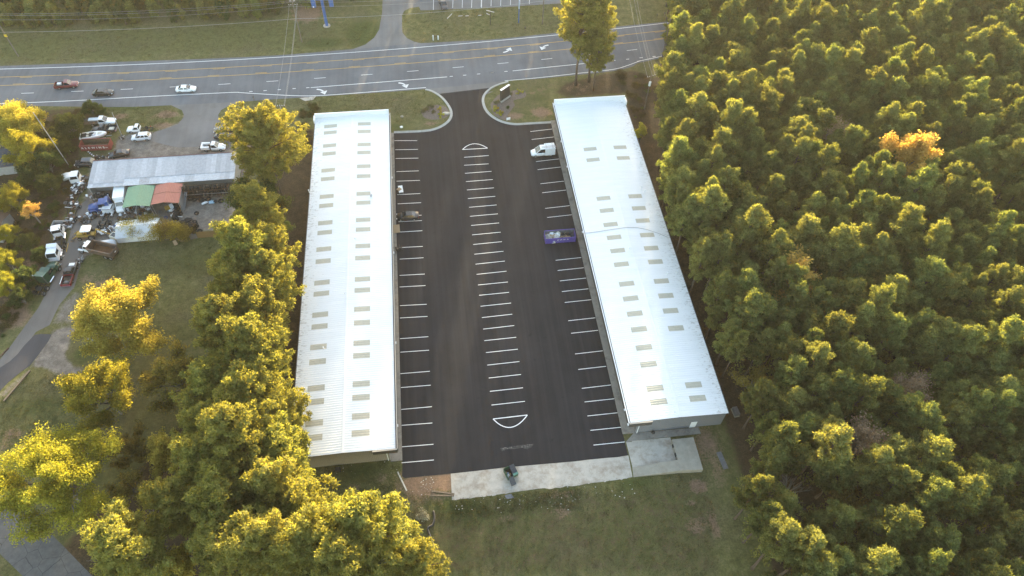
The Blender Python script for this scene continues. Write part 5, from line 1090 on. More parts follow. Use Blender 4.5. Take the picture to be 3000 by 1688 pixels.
# --- yard cars
sedan('dark green sedan parked in the yard beside the broad golden pine', CB(1470, 462), heading(CB(1315, 480), CB(1640, 450)), DGREEN, 4.9, 1.85, 1.45)
sedan('black sedan with a grey roof parked below the dark green one', CB(1480, 575), heading(CB(1650, 585), CB(1320, 575)), (.016, .014, .018), 4.8, 1.82, 1.42)
sedan('black sedan parked in front of the repair shop, beside the red container', CA(2000, 870), heading(CA(1835, 900), CA(2170, 850)), (.02, .022, .028), 4.75, 1.82, 1.45)
suv('silver-white SUV parked in the middle of the yard', CA(2370, 585), heading(CA(2200, 600), CA(2545, 570)), (.70, .73, .77), 4.5, 1.85, 1.68)
sedan('dark car half hidden behind the broad golden pine', CB(1730, 280), heading(CB(1900, 260), CB(1640, 300)), (.02, .02, .022), 4.8, 1.85, 1.5)
t_, xc, mt = pickup('white single-cab service pickup with tool body in front of the repair shop', CB(1290, 752), heading(CB(1460, 745), CB(1115, 755)), WHITE, 5.6, 1.95, 1.85, bed='none')
for s in (-1, 1): MB().box(-2.7, -.75, *((.55, .98) if s > 0 else (-.98, -.55)), .6, 1.35).build('tool_locker', mt, t_)
MB().box(-2.7, -2.3, -.55, .55, .6, 1.3).build('rear_locker', mt, t_); MB().box(-2.3, -.75, -.54, .54, .6, .7).build('bed_floor', M['dark'], t_); MB().blob((-.95, .1, 1.0), (.3, .4, .35), 8, 5).build('hose_reel', M['engine'], t_)
t_, xc, mt = pickup('white cab-and-chassis pickup without a bed, on the grass edge', CA(2330, 450), heading(CA(2190, 460), CA(2480, 450)), WHITE, 5.4, 1.85, 1.75, bed='none')
t_, xc, mt = pickup('white stake-bed pickup loaded with boards, farthest in the yard', CA(1700, 325), heading(CA(1890, 322), CA(1430, 345)), WHITE, 6.6, 2.0, 1.85, bed='none')
MB().box(-4.2, xc-.1, -1.05, 1.05, .8, .9).build('bed_floor', M['wood'], t_)
for s in (-1, 1):
    for k in range(3): MB().box(-4.2, xc-.1, s*1.05-.02, s*1.05+.02, 1.0+.25*k, 1.1+.25*k).build('stake_rail', M['rust'], t_)
    for k in range(5): MB().box(-4.2+k*.85, -4.12+k*.85, s*1.08-.02, s*1.08+.02, .8, 1.75).build('stake', M['rust'], t_)
MB().box(-4.22, -4.16, -1.05, 1.05, .9, 1.9).build('tail_rack', M['rust'], t_); MB().box(-2.9, -.7, -.1, .9, 1.0, 1.25).build('load', M['white'], t_)
t_, xc, mt = pickup('black pickup with a toolbox, between the stake-bed truck and the boat', CA(1750, 450), heading(CA(1555, 450), CA(1970, 440)), (.014, .015, .018), 5.7, 1.95, 1.85)
MB().box(-2.3, -1.2, -.5, .5, .62, .85).build('bed_load', M['plaster'], t_)
# dark van body beside the shop
t_ = suv('rusty dark van body against the left end of the repair shop', CA(1425, 1020), heading(CA(1330, 1010), CA(1520, 1000)), (.03, .035, .045), 4.4, 1.9, 1.75)
# --- boat on trailer
bq = P(*CA(1570, 560), .9); BT = thing('motorboat', 'white open motorboat with windscreen, between black pickup and red container', 'boat', (bq.x, bq.y, 0), heading(CA(1790, 530), CA(1370, 580)))
rings = []
for (x, w_, zk, zt) in [(-3, 1.0, .55, 1.25), (-2.2, 1.08, .5, 1.3), (-.5, 1.1, .48, 1.35), (1.0, .98, .5, 1.42), (2.1, .66, .6, 1.5), (2.8, .28, .85, 1.55), (3.1, .04, 1.2, 1.57)]: rings.append([(x, 0, zk), (x, -w_*.7, zk+.12), (x, -w_, (zk+zt)/2+.05), (x, -w_, zt), (x, w_, zt), (x, w_, (zk+zt)/2+.05), (x, w_*.7, zk+.12)])
MB().loft(rings).build('hull', M['white'], BT, False)
MB().add([(-2.75, -.78, 1.31), (-.2, -.82, 1.36), (.5, -.6, 1.41), (.5, .6, 1.41), (-.2, .82, 1.36), (-2.75, .78, 1.31)], [(0, 1, 2, 3, 4, 5)]).build('cockpit', M['dark'], BT)
MB().add([(.2, -.85, 1.42), (.75, -.35, 1.44), (.75, .35, 1.44), (.2, .85, 1.42), (.0, -.8, 1.85), (.45, -.3, 1.87), (.45, .3, 1.87), (.0, .8, 1.85)], [(0, 1, 5, 4), (1, 2, 6, 5), (2, 3, 7, 6)]).build('windscreen', plain('hazy_acrylic', (.45, .46, .5), .2), BT)
MB().add([(1.1, -.5, 1.475), (2.1, -.3, 1.535), (2.1, .3, 1.535), (1.1, .5, 1.475)], [(0, 1, 2, 3)]).build('bow_well', M['plaster'], BT)
MB().box(-3.45, -3.0, -.25, .25, .5, 1.5).build('outboard_motor', M['dark'], BT)
for y in (-.45, .45): MB().box(-1.4, -.9, y-.22, y+.22, 1.32, 1.5).build('seat', M['plaster'], BT)
for s in (-1, 1): MB().box(-2.8, 2.6, s*.6-.05, s*.6+.05, .35, .47).build('trailer_rail', M['galv'], BT); wheel(BT, -.9, s*1.0, .3, .18)
MB().tube([(2.6, 0, .42), (3.9, 0, .42)], .06, 6).build('trailer_tongue', M['galv'], BT)
# --- truck tractors
def tractor(label, px, ang, col, hood=True, sleeper=1.6, L=7.6, zc=1.6, wheels=True, stacks=True, glass=True, front=True, cabz=2.7):
    p = P(*px, zc); t_ = thing('truck_tractor', label, 'truck', (p.x, p.y, 0), ang); mt = paint(col, .35, .3); xf = L/2
    for s in (-1, 1): MB().box(-L/2, L/2-.3, s*.43-.06, s*.43+.06, .75, 1.0).build('frame_rail', M['frame'], t_)
    for x in (-L/2+.1, -L/2+1.3, -L/2+2.6, 0, 1.5): MB().box(x, x+.12, -.4, .4, .78, .95).build('cross_member', M['frame'], t_)
    if hood and front:
        loft_body([(xf-2.3, .86, .9, 1.95), (xf-1.2, .8, .9, 1.85), (xf-.25, .7, .85, 1.65), (xf, .62, .8, 1.5)], 2.2).build('bonnet', mt, t_, True)
        for s in (-1, 1): MB().tube([(xf-1.75, s*.95, .75), (xf-1.55, s*.98, 1.15), (xf-1.05, s*1.0, 1.28), (xf-.5, s*.98, 1.1), (xf-.35, s*.95, .7)], .2, 6).build('fender', mt, t_)
        MB().box(xf-.06, xf+.14, -1.1, 1.1, .4, .72).build('bumper', M['chrome'], t_); MB().box(xf+.0, xf+.05, -.5, .5, .8, 1.45).build('grille', M['chrome'], t_)
    cx0, cx1 = (xf-3.9, xf-2.2) if hood else (xf-2.0, xf-.1)
    MB().hexa([(cx0, -1.05, .8), (cx1+.1, -1.05, .8), (cx1+.1, 1.05, .8), (cx0, 1.05, .8)], [(cx0, -1.05, 1.8), (cx1+.05, -1.05, 1.8), (cx1+.05, 1.05, 1.8), (cx0, 1.05, 1.8)]).build('cab_lower', mt, t_)
    cabin(t_, cx0, cx1+.05, cx0, cx1-.35, 1.79, cabz, 1.04, .95, mt, 1)
    if sleeper: MB().hexa([(cx0-sleeper, -1.08, .9), (cx0-.02, -1.08, .9), (cx0-.02, 1.08, .9), (cx0-sleeper, 1.08, .9)], [(cx0-sleeper, -1.0, 3.1), (cx0-.02, -1.0, 2.95), (cx0-.02, 1.0, 2.95), (cx0-sleeper, 1.0, 3.1)]).build('sleeper', mt, t_)
    bx = cx0-sleeper
    for s in (-1, 1):
        MB().tube([(cx0-.9, s*.95, .68), (cx0+.7, s*.95, .68)], .3, 12).build('fuel_tank', M['chrome'], t_)
        if stacks: MB().cyl(bx-.12, s*.95, .9, 3.4, .09, 8).build('exhaust_stack', M['chrome'], t_)
    if wheels:
        for s in (-1, 1):
            if front: wheel(t_, xf-1.05, s*1.02, .5, .28)
            for x in (-L/2+.75, -L/2+2.05): wheel(t_, x, s*.95, .5, .5)
    MB().box(-L/2+.9, -L/2+1.9, -.45, .45, 1.0, 1.18).build('fifth_wheel', M['engine'], t_)
    return t_, mt, cx0
tractor('dark green truck tractor with sleeper at the lower end of the junk row', CE(760, 650), heading(CE(960, 480), CE(660, 950)), (.012, .055, .033), True, 1.3, 8.2, 1.3)
TB = tractor('blue truck tractor with white stripe parked before the repair shop', CCc(1740, 410), heading(CCc(1560, 440), CCc(1960, 380)), (.02, .06, .22), True, .7, 6.4, 1.4)
MB().box(-.4, .9, -1.06, -1.045, 1.45, 1.75).build('stripe', M['white'], TB[0]); MB().box(-.4, .9, 1.045, 1.06, 1.45, 1.75).build('stripe', M['white'], TB[0])
tractor('white flat-nosed truck cab, upper of the two in the junk row', CCc(960, 935), heading(CCc(960, 780), CCc(930, 1120)), (.72, .73, .74), False, 0, 5.6, 1.6)
tractor('white truck cab with scuffed roof, lower of the two in the junk row', CCc(910, 1165), heading(CCc(890, 1260), CCc(940, 1060)), (.68, .71, .76), False, .9, 4.6, 1.6, stacks=False)
tractor('white stripped truck chassis with cab remains below the blue tractor', CCc(1770, 600), heading(CCc(1800, 480), CCc(1680, 780)), (.6, .62, .64), False, 0, 6.6, 1.1, stacks=False, cabz=2.0)
tractor('wrecked white cab-over by the left end of the repair shop', CA(1370, 1250), heading(CA(1230, 1260), CA(1480, 1230)), (.7, .71, .72), False, 0, 4.8, 1.5, stacks=False)
hq = P(*CA(1118, 1225), .8); HD = thing('truck_bonnet', 'loose white truck bonnet lying in the brush left of the shop', 'truck part', (hq.x, hq.y, .1), .4)
loft_body([(-1, .95, .1, .75), (0, .9, .1, .85), (.8, .8, .1, .7), (1.05, .7, .15, .5)], 2.2).build('shell', M['white'], HD, True); MB().box(-1.05, -.98, -.9, .9, .12, .6).build('opening', M['dark'], HD)
# box truck
bx_ = P(*CD(310, 290), 1.4); BX = thing('box_truck', 'white box truck backed up beside the green-roofed shed', 'truck', (bx_.x, bx_.y, 0), heading(CD(290, 520), CD(340, 130)))
MB().box(-3.4, 1.3, -1.15, 1.15, .95, 2.9).build('cargo_box', M['white'], BX); loft_body([(1.4, .95, .5, 1.4), (2.3, .95, .5, 1.35), (3.2, .88, .5, 1.15), (3.6, .75, .55, .95)], 2.1).build('body', M['white'], BX, True); cabin(BX, 1.42, 2.5, 1.45, 2.0, 1.36, 2.2, .97, .82, M['white'], 1, rear=False)
for s in (-1, 1):
    for x in (-2.2, 2.75): wheel(BX, x, s*.95, .42, .3)
MB().box(-3.4, 3.3, -.4, .4, .6, .9).build('chassis', M['frame'], BX)
# --- dump truck
dq = P(*CCc(1640, 1150), 1.2); DT = thing('dump_truck', 'rusty-bedded dump truck with a white cab on the yard edge', 'truck', (dq.x, dq.y, 0), heading(CCc(1360, 1120), CCc(1890, 1240))); rb_ = plain('rusty_bed', (.095, .068, .055), .7, .3, 2, dirt=(.17, .075, .03), dirt_amt=.25)
for s in (-1, 1): MB().hexa([(-4.1, s*1.15-.05, 1.1), (1.2, s*1.15-.05, 1.1), (1.2, s*1.15+.05, 1.1), (-4.1, s*1.15+.05, 1.1)], [(-4.1, s*1.25-.05, 2.35), (1.5, s*1.25-.05, 2.35), (1.5, s*1.25+.05, 2.35), (-4.1, s*1.25+.05, 2.35)]).build('bed_side', rb_, DT); MB().box(-4.15, 1.5, s*1.25-.12, s*1.25+.12, 2.35, 2.47).build('bed_rail', rb_, DT)
MB().box(-4.1, 1.25, -1.15, 1.15, 1.0, 1.12).build('bed_floor', plain('orange_rust', (.17, .08, .035), .9, .3, 1.5), DT); MB().box(-4.2, -4.1, -1.25, 1.25, 1.0, 2.3).build('tailgate', rb_, DT); MB().box(1.2, 1.3, -1.25, 1.25, 1.1, 2.75).build('headboard', rb_, DT)
MB().box(-4.26, -4.2, -.35, .1, 1.6, 1.75).build('plate', M['white'], DT)
MB().box(1.4, 2.7, -1.0, 1.0, .8, 1.6).build('cab_lower', M['white'], DT); cabin(DT, 1.4, 2.72, 1.45, 2.45, 1.59, 2.4, .98, .85, M['white'], 1)
loft_body([(2.7, .8, .8, 1.55), (3.6, .75, .8, 1.45), (4.1, .65, .8, 1.25)], 1.9).build('bonnet', M['dark'], DT, True)
for s in (-1, 1): MB().box(2.9, 4.0, s*.95-.2, s*.95+.2, .95, 1.15).build('fender', M['white'], DT); wheel(DT, 3.45, s*1.0, .5, .3); wheel(DT, -2.2, s*.95, .5, .5); wheel(DT, -3.4, s*.95, .5, .5)
MB().box(-4, 3.9, -.45, .45, .65, .9).build('chassis', M['frame'], DT)
# --- backhoe
kq = P(*CCc(1480, 900), .8); BH = thing('backhoe_loader', 'yellow backhoe loader with a white cab roof in the junk yard', 'excavator', (kq.x, kq.y, 0), heading(CCc(1280, 930), CCc(1700, 900))); ym = plain('machine_yellow', (.38, .24, .04), .5, .15, 2, dirt=(.12, .08, .05), dirt_amt=.25)
MB().box(-1.4, 2.2, -.55, .55, .6, 1.05).build('chassis', ym, BH); loft_body([(.5, .95, .9, 1.6), (1.6, .9, .9, 1.5), (2.2, .8, .9, 1.35)], 1.1).build('bonnet', ym, BH, True)
for (x, y) in ((-.9, -.7), (.5, -.7), (-.9, .7), (.5, .7)): MB().cyl(x, y, 1.0, 2.55, .05, 6).build('cab_post', M['dark'], BH)
loft_body([(-1.25, .8, 2.53, 2.66), (-1.0, 1, 2.5, 2.72), (.6, 1, 2.5, 2.72), (.85, .8, 2.53, 2.66)], 1.9).build('cab_roof', M['white'], BH, True); MB().box(-.5, 0, -.3, .3, 1.05, 1.7).build('seat', M['dark'], BH)
for s in (-1, 1): MB().tube([(.3, s*.75, 1.3), (2.2, s*.75, 1.2), (3.1, s*.7, .5)], .1, 6).build('loader_arm', ym, BH); wheel(BH, -.8, s*.95, .68, .4); wheel(BH, 1.7, s*.85, .42, .28)
MB().add([(2.9, -1.1, .2), (3.6, -1.1, .1), (3.3, -1.1, .8), (2.9, 1.1, .2), (3.6, 1.1, .1), (3.3, 1.1, .8)], [(0, 1, 4, 3), (0, 3, 5, 2), (0, 2, 1), (3, 4, 5)]).build('loader_bucket', M['steel'], BH)
MB().tube([(-1.4, 0, .9), (-2.2, 0, 2.3), (-3.6, .3, 1.5), (-4.6, .4, .9)], [.2, .16, .13, .12], 6).build('boom', ym, BH); MB().tube([(-1.6, .2, 1.2), (-2.9, .3, 1.7)], .06, 6).build('ram', M['chrome'], BH); MB().box(-5.0, -4.5, .1, .8, .35, .95).build('bucket', M['steel'], BH)
# --- junk bodies
cq = P(*CCc(1930, 940), .8); OC = thing('machine_cab', 'cream operator cab lying on its side beside the dump truck', 'machine cab', (cq.x, cq.y, 0), -.5)
MB().hexa([(-.9, -.8, 0), (.9, -.8, 0), (.9, .8, 0), (-.9, .8, 0)], [(-.75, -.7, 1.5), (.75, -.7, 1.5), (.75, .7, 1.5), (-.75, .7, 1.5)]).build('shell', plain('cream_paint', (.5, .47, .38), .5, .1), OC); MB().box(-.55, .55, -.5, .5, 1.5, 1.52).build('window', M['glass'], OC)
wq = P(*CCc(1800, 1030), .5); TP = thing('pickup_shell', 'white curved truck topper lying beyond the dump truck', 'truck part', (wq.x, wq.y, 0), .15)
rings = [[(x, 1.0*math.cos(a)*(1 if abs(x) < 1.2 else .9), .1+.75*math.sin(a)) for a in [math.pi*k/8 for k in range(9)]] for x in (-1.7, -1.2, 1.2, 1.7)]; MB().loft(rings).build('shell', M['white'], TP, True); MB().box(-1.1, 1.1, -.96, -.9, .25, .5).build('window', M['glass'], TP)
t_, xc, mt = pickup('stripped black pickup with dark red bed at the lower end of the junk row', CE(1170, 590), heading(CE(1250, 380), CE(1120, 760)), (.022, .02, .02), 6.2, 2.0, 1.8, bedcol=(.17, .015, .02))
MB().box(1.9, 2.6, -.55, .55, 1.0, 1.03).build('bonnet_sheet', M['white'], t_); MB().blob((-2.3, 0, .8), (.4, .5, .35), 8, 5, .3).build('engine', M['steel'], t_); MB().box(-2.9, -.9, .9, 1.02, 1.08, 1.14).build('bed_rail', M['white'], t_)
for k in range(4): MB().tube([(-2.4+k*.4, -.7, .75), (-1.6+k*.2, .6, .95)], .05, 5).build('bed_junk', drn.choice([M['wood'], M['rust']]), t_)
def junk(label, px, ang, L, W, seed, boxes=9, cat='scrap', rails=True, wh=True, name='scrap_chassis'):
    p = P(*px, .4); t_ = thing(name, label, cat, (p.x, p.y, 0), ang); r_ = random.Random(seed)
    if rails:
        for s in (-1, 1): MB().box(-L/2, L/2, s*W*.3-.06, s*W*.3+.06, .5, .72).build('frame_rail', M['frame'], t_)
        for k in range(5): MB().box(-L/2+L*k/4.4, -L/2+L*k/4.4+.1, -W*.3, W*.3, .52, .68).build('cross_member', M['rust'], t_)
    for k in range(boxes):
        x, y = r_.uniform(-L/2, L/2), r_.uniform(-W/2, W/2); mt_ = r_.choice([M['engine'], M['steel'], M['rust'], M['frame'], M['galv'], M['white'], M['engine']]); z = r_.uniform(.3, .8)
        if r_.random() < .5: MB().blob((x, y, z), (r_.uniform(.2, .5), r_.uniform(.2, .4), r_.uniform(.2, .4)), 7, 4, .35).build('scrap_piece', mt_, t_)
        else: MB().box(x-.3, x+.3, y-.2, y+.2, z-.15, z+.2, r_.uniform(0, 3)).build('scrap_piece', mt_, t_)
    for k in range(3): x = r_.uniform(-L/2, L/2); MB().tube([(x, -W/2, .6), (x+r_.uniform(-1, 1), W/2, .8)], .06, 5).build('pipe', r_.choice([M['galv'], M['rust'], M['white']]), t_)
    if wh:
        for s in (-1, 1):
            for x in (-L*.3, L*.34): wheel(t_, x, s*W*.46, .42, .26)
    return t_
junk('stripped flatbed chassis piled with scrap left of the shop', CCc(1280, 260), heading(CCc(1340, 60), CCc(1180, 400)), 7.5, 2.2, 1, 16)
junk('bare truck frame with loose tyres below the flatbed scrap', CCc(1220, 560), heading(CCc(1260, 420), CCc(1160, 690)), 6.5, 2.1, 2, 16)
junk('wrecked red-and-grey forklift beside the lane', CCc(1450, 620), .6, 3.0, 1.8, 3, 14, 'forklift', name='forklift')
junk('heap of engine parts between the forklift and white chassis', CCc(1600, 560), .2, 2.6, 2.0, 4, 12, rails=False, wh=False, name='scrap_heap')
junk('greasy engine on the ground behind the black pickup tail', CA(2040, 600), .2, 1.0, .9, 6, 7, 'engine', False, False, 'engine_block')
junk('pale engine block lying between dump truck and stripped pickup', CE(1345, 355), .5, 1.4, 1.0, 7, 8, 'engine', False, False, 'engine_block')
junk('clutter of parts inside the green-roofed shed opening', CD(590, 480), 0, 6.0, 2.2, 8, 26, rails=False, wh=False, name='scrap_heap')
junk('scrap and wheels on the ground below the green-roofed shed', CD(600, 600), 0, 6.5, 2.0, 9, 22, rails=False, wh=False, name='scrap_heap')
junk('scrap beside the black sedan by the shop wall', CA(1710, 910), .2, 2.6, .9, 10, 10, rails=False, wh=False, name='scrap_heap')
junk('rusty axles and frames by the rear corner of the shop', CA(1330, 1390), .5, 3, 2.2, 11, 16, rails=True, wh=True)
junk('jumble of machine parts beside the backhoe boom', CCc(1760, 850), .2, 3.0, 1.8, 12, 16, rails=False, wh=False, name='scrap_heap')
junk('tangle of axles and springs beside the upper end of the lane', CCc(1330, 120), .9, 3.2, 2.0, 21, 18)
junk('scrap engines on the ground left of the box truck', CCc(1560, 250), .2, 3.0, 1.2, 22, 14, rails=False, wh=False, name='scrap_heap')
junk('stripped van floor with seats beside the lane, below the bare frame', CCc(1180, 680), 1.2, 3.2, 1.7, 23, 14)
junk('scrap strewn between the backhoe and the white shed', CCc(1980, 780), .4, 3.0, 1.6, 24, 14, rails=False, wh=False, name='scrap_heap')
junk('drums and pallets by the right end of the red-roofed shed', CD(1180, 540), .3, 2.6, 1.6, 25, 12, rails=False, wh=False, name='scrap_heap')
for k in range(34):
    u_, v_ = [CCc(drn.uniform(1080, 1420), drn.uniform(30, 700)), CCc(drn.uniform(1480, 2050), drn.uniform(480, 950)), CD(drn.uniform(350, 1300), drn.uniform(470, 640))][k % 3]; q = P(u_, v_); ob = [MB().box(-.5, .5, -.3, .3, 0, .35), MB().blob((0, 0, .25), (.45, .35, .3), 8, 5, .35), MB().tube([(-.8, 0, .12), (.8, .1, .2)], .1, 6), MB().torus((0, 0, .14), .35, .13, 12, 6)][drn.randrange(4)].build('vehicle_part', drn.choice([M['engine'], M['steel'], M['rust'], M['frame'], M['galv'], M['white'], M['tyre'], paint((.03, .07, .2)), paint((.25, .03, .03))])); ob.location = (q.x, q.y, 0); ob.rotation_euler.z = drn.uniform(0, 3); tag(ob, 'loose vehicle part strewn about the junk yard', 'vehicle part', 'loose parts strewn about the junk yard')
sb_ = P(*CCc(1000, 745), .6); SB = thing('truck_bed', 'dented silver pickup bed dumped above the white truck cabs', 'truck part', (sb_.x, sb_.y, 0), rz_-.1)
for s in (-1, 1): MB().box(-1.5, 1.5, s*.95-.06, s*.95+.06, .2, 1.0).build('bed_side', M['galv'], SB)
MB().box(-1.5, 1.5, -.9, .9, .2, .3).build('bed_floor', M['steel'], SB); MB().box(-1.55, -1.48, -.9, .9, .3, .95).build('bed_front', M['galv'], SB); MB().box(1.7, 2.6, -.6, .3, .25, .6).build('loose_panel', M['galv'], SB)
# compressor trailer, tank
cq = P(*CD(1130, 465), .6); CT = thing('towed_compressor', 'small yellow and white compressor trailer before the red-roofed shed', 'trailer', (cq.x, cq.y, 0), .5); MB().box(-.9, .1, -.5, .5, .45, 1.25).build('cover', ym, CT); MB().box(.12, .9, -.5, .5, .6, 1.35).build('tank', M['white'], CT)
for s in (-1, 1): wheel(CT, -.2, s*.6, .28, .18, 'white')
MB().tube([(-.9, 0, .4), (-1.7, 0, .35)], .05, 6).build('drawbar', M['steel'], CT)
tq = P(*CD(580, 705), .5); TQ = thing('storage_tank', 'pale green tank standing behind the white metal shed', 'tank', (tq.x, tq.y, 0), .1); MB().hexa([(-.75, -.6, 0), (.75, -.6, 0), (.75, .6, 0), (-.75, .6, 0)], [(-.6, -.5, 1.2), (.6, -.5, 1.2), (.6, .5, 1.2), (-.6, .5, 1.2)]).build('tank_body', plain('pale_green', (.22, .28, .13), .6), TQ); MB().cyl(0, 0, 1.2, 1.32, .2, 10).build('tank_cap', M['dark'], TQ)
# ================================================================ SMALL THINGS
tb_ = MB().torus((0, 0, .14), .4, .15, 16, 8); TYM = D.meshes.new('tyre'); TYM.from_pydata(tb_.v, [], tb_.f); TYM.update(); TYM.shade_smooth(); TYM.materials.append(M['tyre'])
def tyre(loc, label, group=None, sc=1.0, rot=(0, 0, 0)):
    o = link('tyre', TYM, None); o.location = loc; o.scale = (sc,)*3; o.rotation_euler = rot; return tag(o, label, 'tyre', group)
trn = random.Random(8)
for (x, y, lab) in [(1630, 300, 'tyre lying farthest from camera before the tyre racks'), (1665, 335, 'tyre lying just below the farthest one'), (1785, 310, 'tyre lying left of the blue tarpaulin'), (1990, 345, 'tyre lying right of the blue tarpaulin'), (1580, 548, 'lone tyre in the middle of the bare yard'), (1548, 275, 'tyre lying closest under the rack'), (1480, 310, 'tyre lying by the ladder foot'), (1545, 325, 'tyre lying between ladder and yard'), (1720, 345, 'tyre behind the white curved panel'), (1635, 850, 'flat tyre by the plank fence'), (1310, 560, 'tyre leaning on the long tyre row')]:
    p = P(*CD(x, y)); tyre((p.x, p.y, 0), lab, None, trn.uniform(1.0, 1.25))
for k in range(26):
    p = P(*CD(trn.uniform(1290, 1590), trn.uniform(690, 830))); lv = trn.randrange(3); tyre((p.x, p.y, lv*.3), 'tyre in the heap by the plank fence', 'tyres in the heap by the plank fence', trn.uniform(.95, 1.35), (trn.uniform(-.35, .35), trn.uniform(-.35, .35), 0))
for k in range(22):
    s = k/21; p = P(*CD(1255-20*s+trn.uniform(-25, 25), 420+240*s)); tyre((p.x, p.y, .45), 'tyre standing in the long row right of the red shed', 'tyres in the long row by the red shed', trn.uniform(.95, 1.2), (rad(90)+trn.uniform(-.2, .2), 0, .15))
# tyre racks under and beside the shop roof
def rack(label, glabel, x0, x1, y, nlev, seed, zt):
    o_ = n_l+ex*x0+ey*y; t_ = thing('tyre_rack', label, 'rack', (o_.x, o_.y, 0), rz_); W_ = x1-x0; nb = max(2, int(W_/2.4))
    for k in range(nb+1):
        for yy in (0, .9): MB().box(W_*k/nb-.04, W_*k/nb+.04, yy-.04, yy+.04, 0, zt).build('post', M['rust'], t_)
    for l in range(nlev):
        for yy in (0, .9): MB().box(0, W_, yy-.035, yy+.035, .3+l*1.05, .38+l*1.05).build('beam', M['galv'] if l % 2 else M['rust'], t_)
    r_ = random.Random(seed)
    for l in range(nlev):
        x = .35
        while x < W_-.3:
            if r_.random() < .85:
                q = o_+ex*x+ey*.45; tyre((q.x, q.y, .38+l*1.05+.5), glabel, glabel, r_.uniform(.85, 1.0), (0, rad(90)+r_.uniform(-.1, .1), rz_))
            x += r_.uniform(.32, .5)
rack('steel tyre rack against the shop, right of the red-roofed shed', 'tyre stored upright on the long steel rack', sl_(P(*CD(1420, 140)))[0], sl_(P(*CD(2180, 120)))[0], -2.2, 3, 1, 3.3)
rack('steel tyre rack under the shop roof, left of the box truck', 'tyre stored upright on the short left rack', sl_(P(*CD(-60, 200)))[0], sl_(P(*CD(230, 190)))[0], -1.6, 2, 2, 2.4)
# ladder, fence, boards
def beam(name, label, a, b_, r, mt, cat, za=.1, zb=.1, w=None):
    A, B = P(*a, za), P(*b_, zb); d = B-A; ln_ = d.length; o = MB().box(0, ln_, -(w or r), (w or r), -r, r).build(name, mt); o.location = A
    o.rotation_euler = d.to_track_quat('X', 'Z').to_euler(); return tag(o, label, cat)
A, B = P(*CD(1365, 490), .1), P(*CD(1400, 190), 2.7); d = B-A; LD = thing('ladder', 'pale steel ladder leaning by the red-roofed shed', 'ladder', A); LD.rotation_euler = d.to_track_quat('X', 'Z').to_euler()
for s in (-1, 1): MB().box(0, d.length, s*.22-.03, s*.22+.03, -.04, .04).build('rail', M['galv'], LD)
for k in range(16): MB().box(.2+k*d.length/16.5, .25+k*d.length/16.5, -.2, .2, -.02, .02).build('rung', M['galv'], LD)
A, B = P(*CA(1440, 800)), P(*CA(1640, 960)); d = B-A; SBm = thing('striped_beam', 'black and white striped beam lying below the red container', 'beam', (A.x, A.y, .15)); SBm.rotation_euler = d.to_track_quat('X', 'Z').to_euler()
for k in range(14): MB().box(d.length*k/14, d.length*(k+1)/14, -.14, .14, -.1, .1).build('stripe', M['white'] if k % 2 else M['dark'], SBm)
fp = [P(*CD(x, y)) for x, y in [(1480, 985), (1600, 960), (1960, 930), (2100, 915), (2330, 905)]]
FN = thing('plank_fence', 'rough plank and rusty sheet fence along the lower edge of the tyre yard', 'fence', fp[0]); s = 0; tot = sum((fp[k+1]-fp[k]).length for k in range(4))
fm = [plain('fence_ochre', (.20, .12, .045), .85, .15), plain('fence_grey', (.15, .135, .125), .9, .2), plain('fence_tan', (.19, .14, .09), .9, .15)]
while s < tot-.1:
    a, d = walk(fp, s); n_ = Vector((-d.y, d.x, 0)); och = 1.2 < s < 7.6; h = 1.5+(0 if och else trn.uniform(-.15, .15)); wd = .3
    o = MB().box(0, wd-.02, -.015, .015, 0, h).build('plank', fm[0] if och else fm[1 if trn.random() < .6 else 2], FN); o.location = a-fp[0]+n_*trn.uniform(-.02, .02); o.rotation_euler = (-.25 if och else trn.uniform(-.2, 0), 0, math.atan2(d.y, d.x)); s += wd
sg = P(*CD(2215, 938), .6); SGN = thing('fence_sign', 'white sign board with worn dark lettering fixed to the plank fence', 'sign', (sg.x, sg.y-.25, .25), math.atan2((fp[4]-fp[3]).y, (fp[4]-fp[3]).x))
MB().box(-1.7, 1.7, -.02, .02, 0, .85).build('board', M['white'], SGN)
for k, x in enumerate([-1.15, -.9, -.65, -.42, -.15, .1, .35, .62, .9, 1.2]): MB().box(x, x+.16, -.026, -.022, .3+.04*(k % 2), .62).build('worn_letter', [M['dark'], M['blue_sign'], M['dark'], M['steel']][k % 4], SGN)
beam('plywood_sheet', 'brown sheet lying in the weeds at the right of the tyre yard', CD(2110, 720), CD(2240, 690), .02, plain('brown_sheet', (.14, .11, .10), .8), 'board', .5, .5, 1.2)
beam('plywood_sheet', 'tan board leaning on the bushes below the white shed', CD(1200, 1000), CD(1240, 1075), .03, M['cardboard'], 'board', .8, .1, .35)
for k in range(7): beam('plank', 'loose plank in the pile below the white shed', CD(1230+k*14, 965+k*6), CD(1340+k*8, 1025-k*5), .04, M['wood'], 'plank', .3+.05*k, .2, .08)['group'] = 'loose planks below the white shed'
bt = P(*CD(1870, 345), .3); BTm = thing('tarpaulin', 'crumpled pale blue tarpaulin with black wheels in the tyre yard', 'tarpaulin', (bt.x, bt.y, 0), .1); MB().blob((-.5, 0, .2), (.75, .5, .3), 12, 6, .35).build('sheet', plain('pale_blue_tarp', (.35, .5, .6), .5), BTm); MB().blob((.4, -.05, .3), (.45, .4, .35), 9, 5, .3).build('black_bundle', M['dark'], BTm)
cp = P(*CD(1720, 380), .2); o = MB().loft([[(x, .9*math.cos(a)*.8, .35*math.sin(a)) for a in (0.2, .8, 1.57, 2.3, 2.9)] for x in (-.25, .25)]).build('curved_panel', M['white']); o.location = cp; o.rotation_euler.z = -1.1; tag(o, 'curved white body panel lying among the loose tyres', 'body panel')
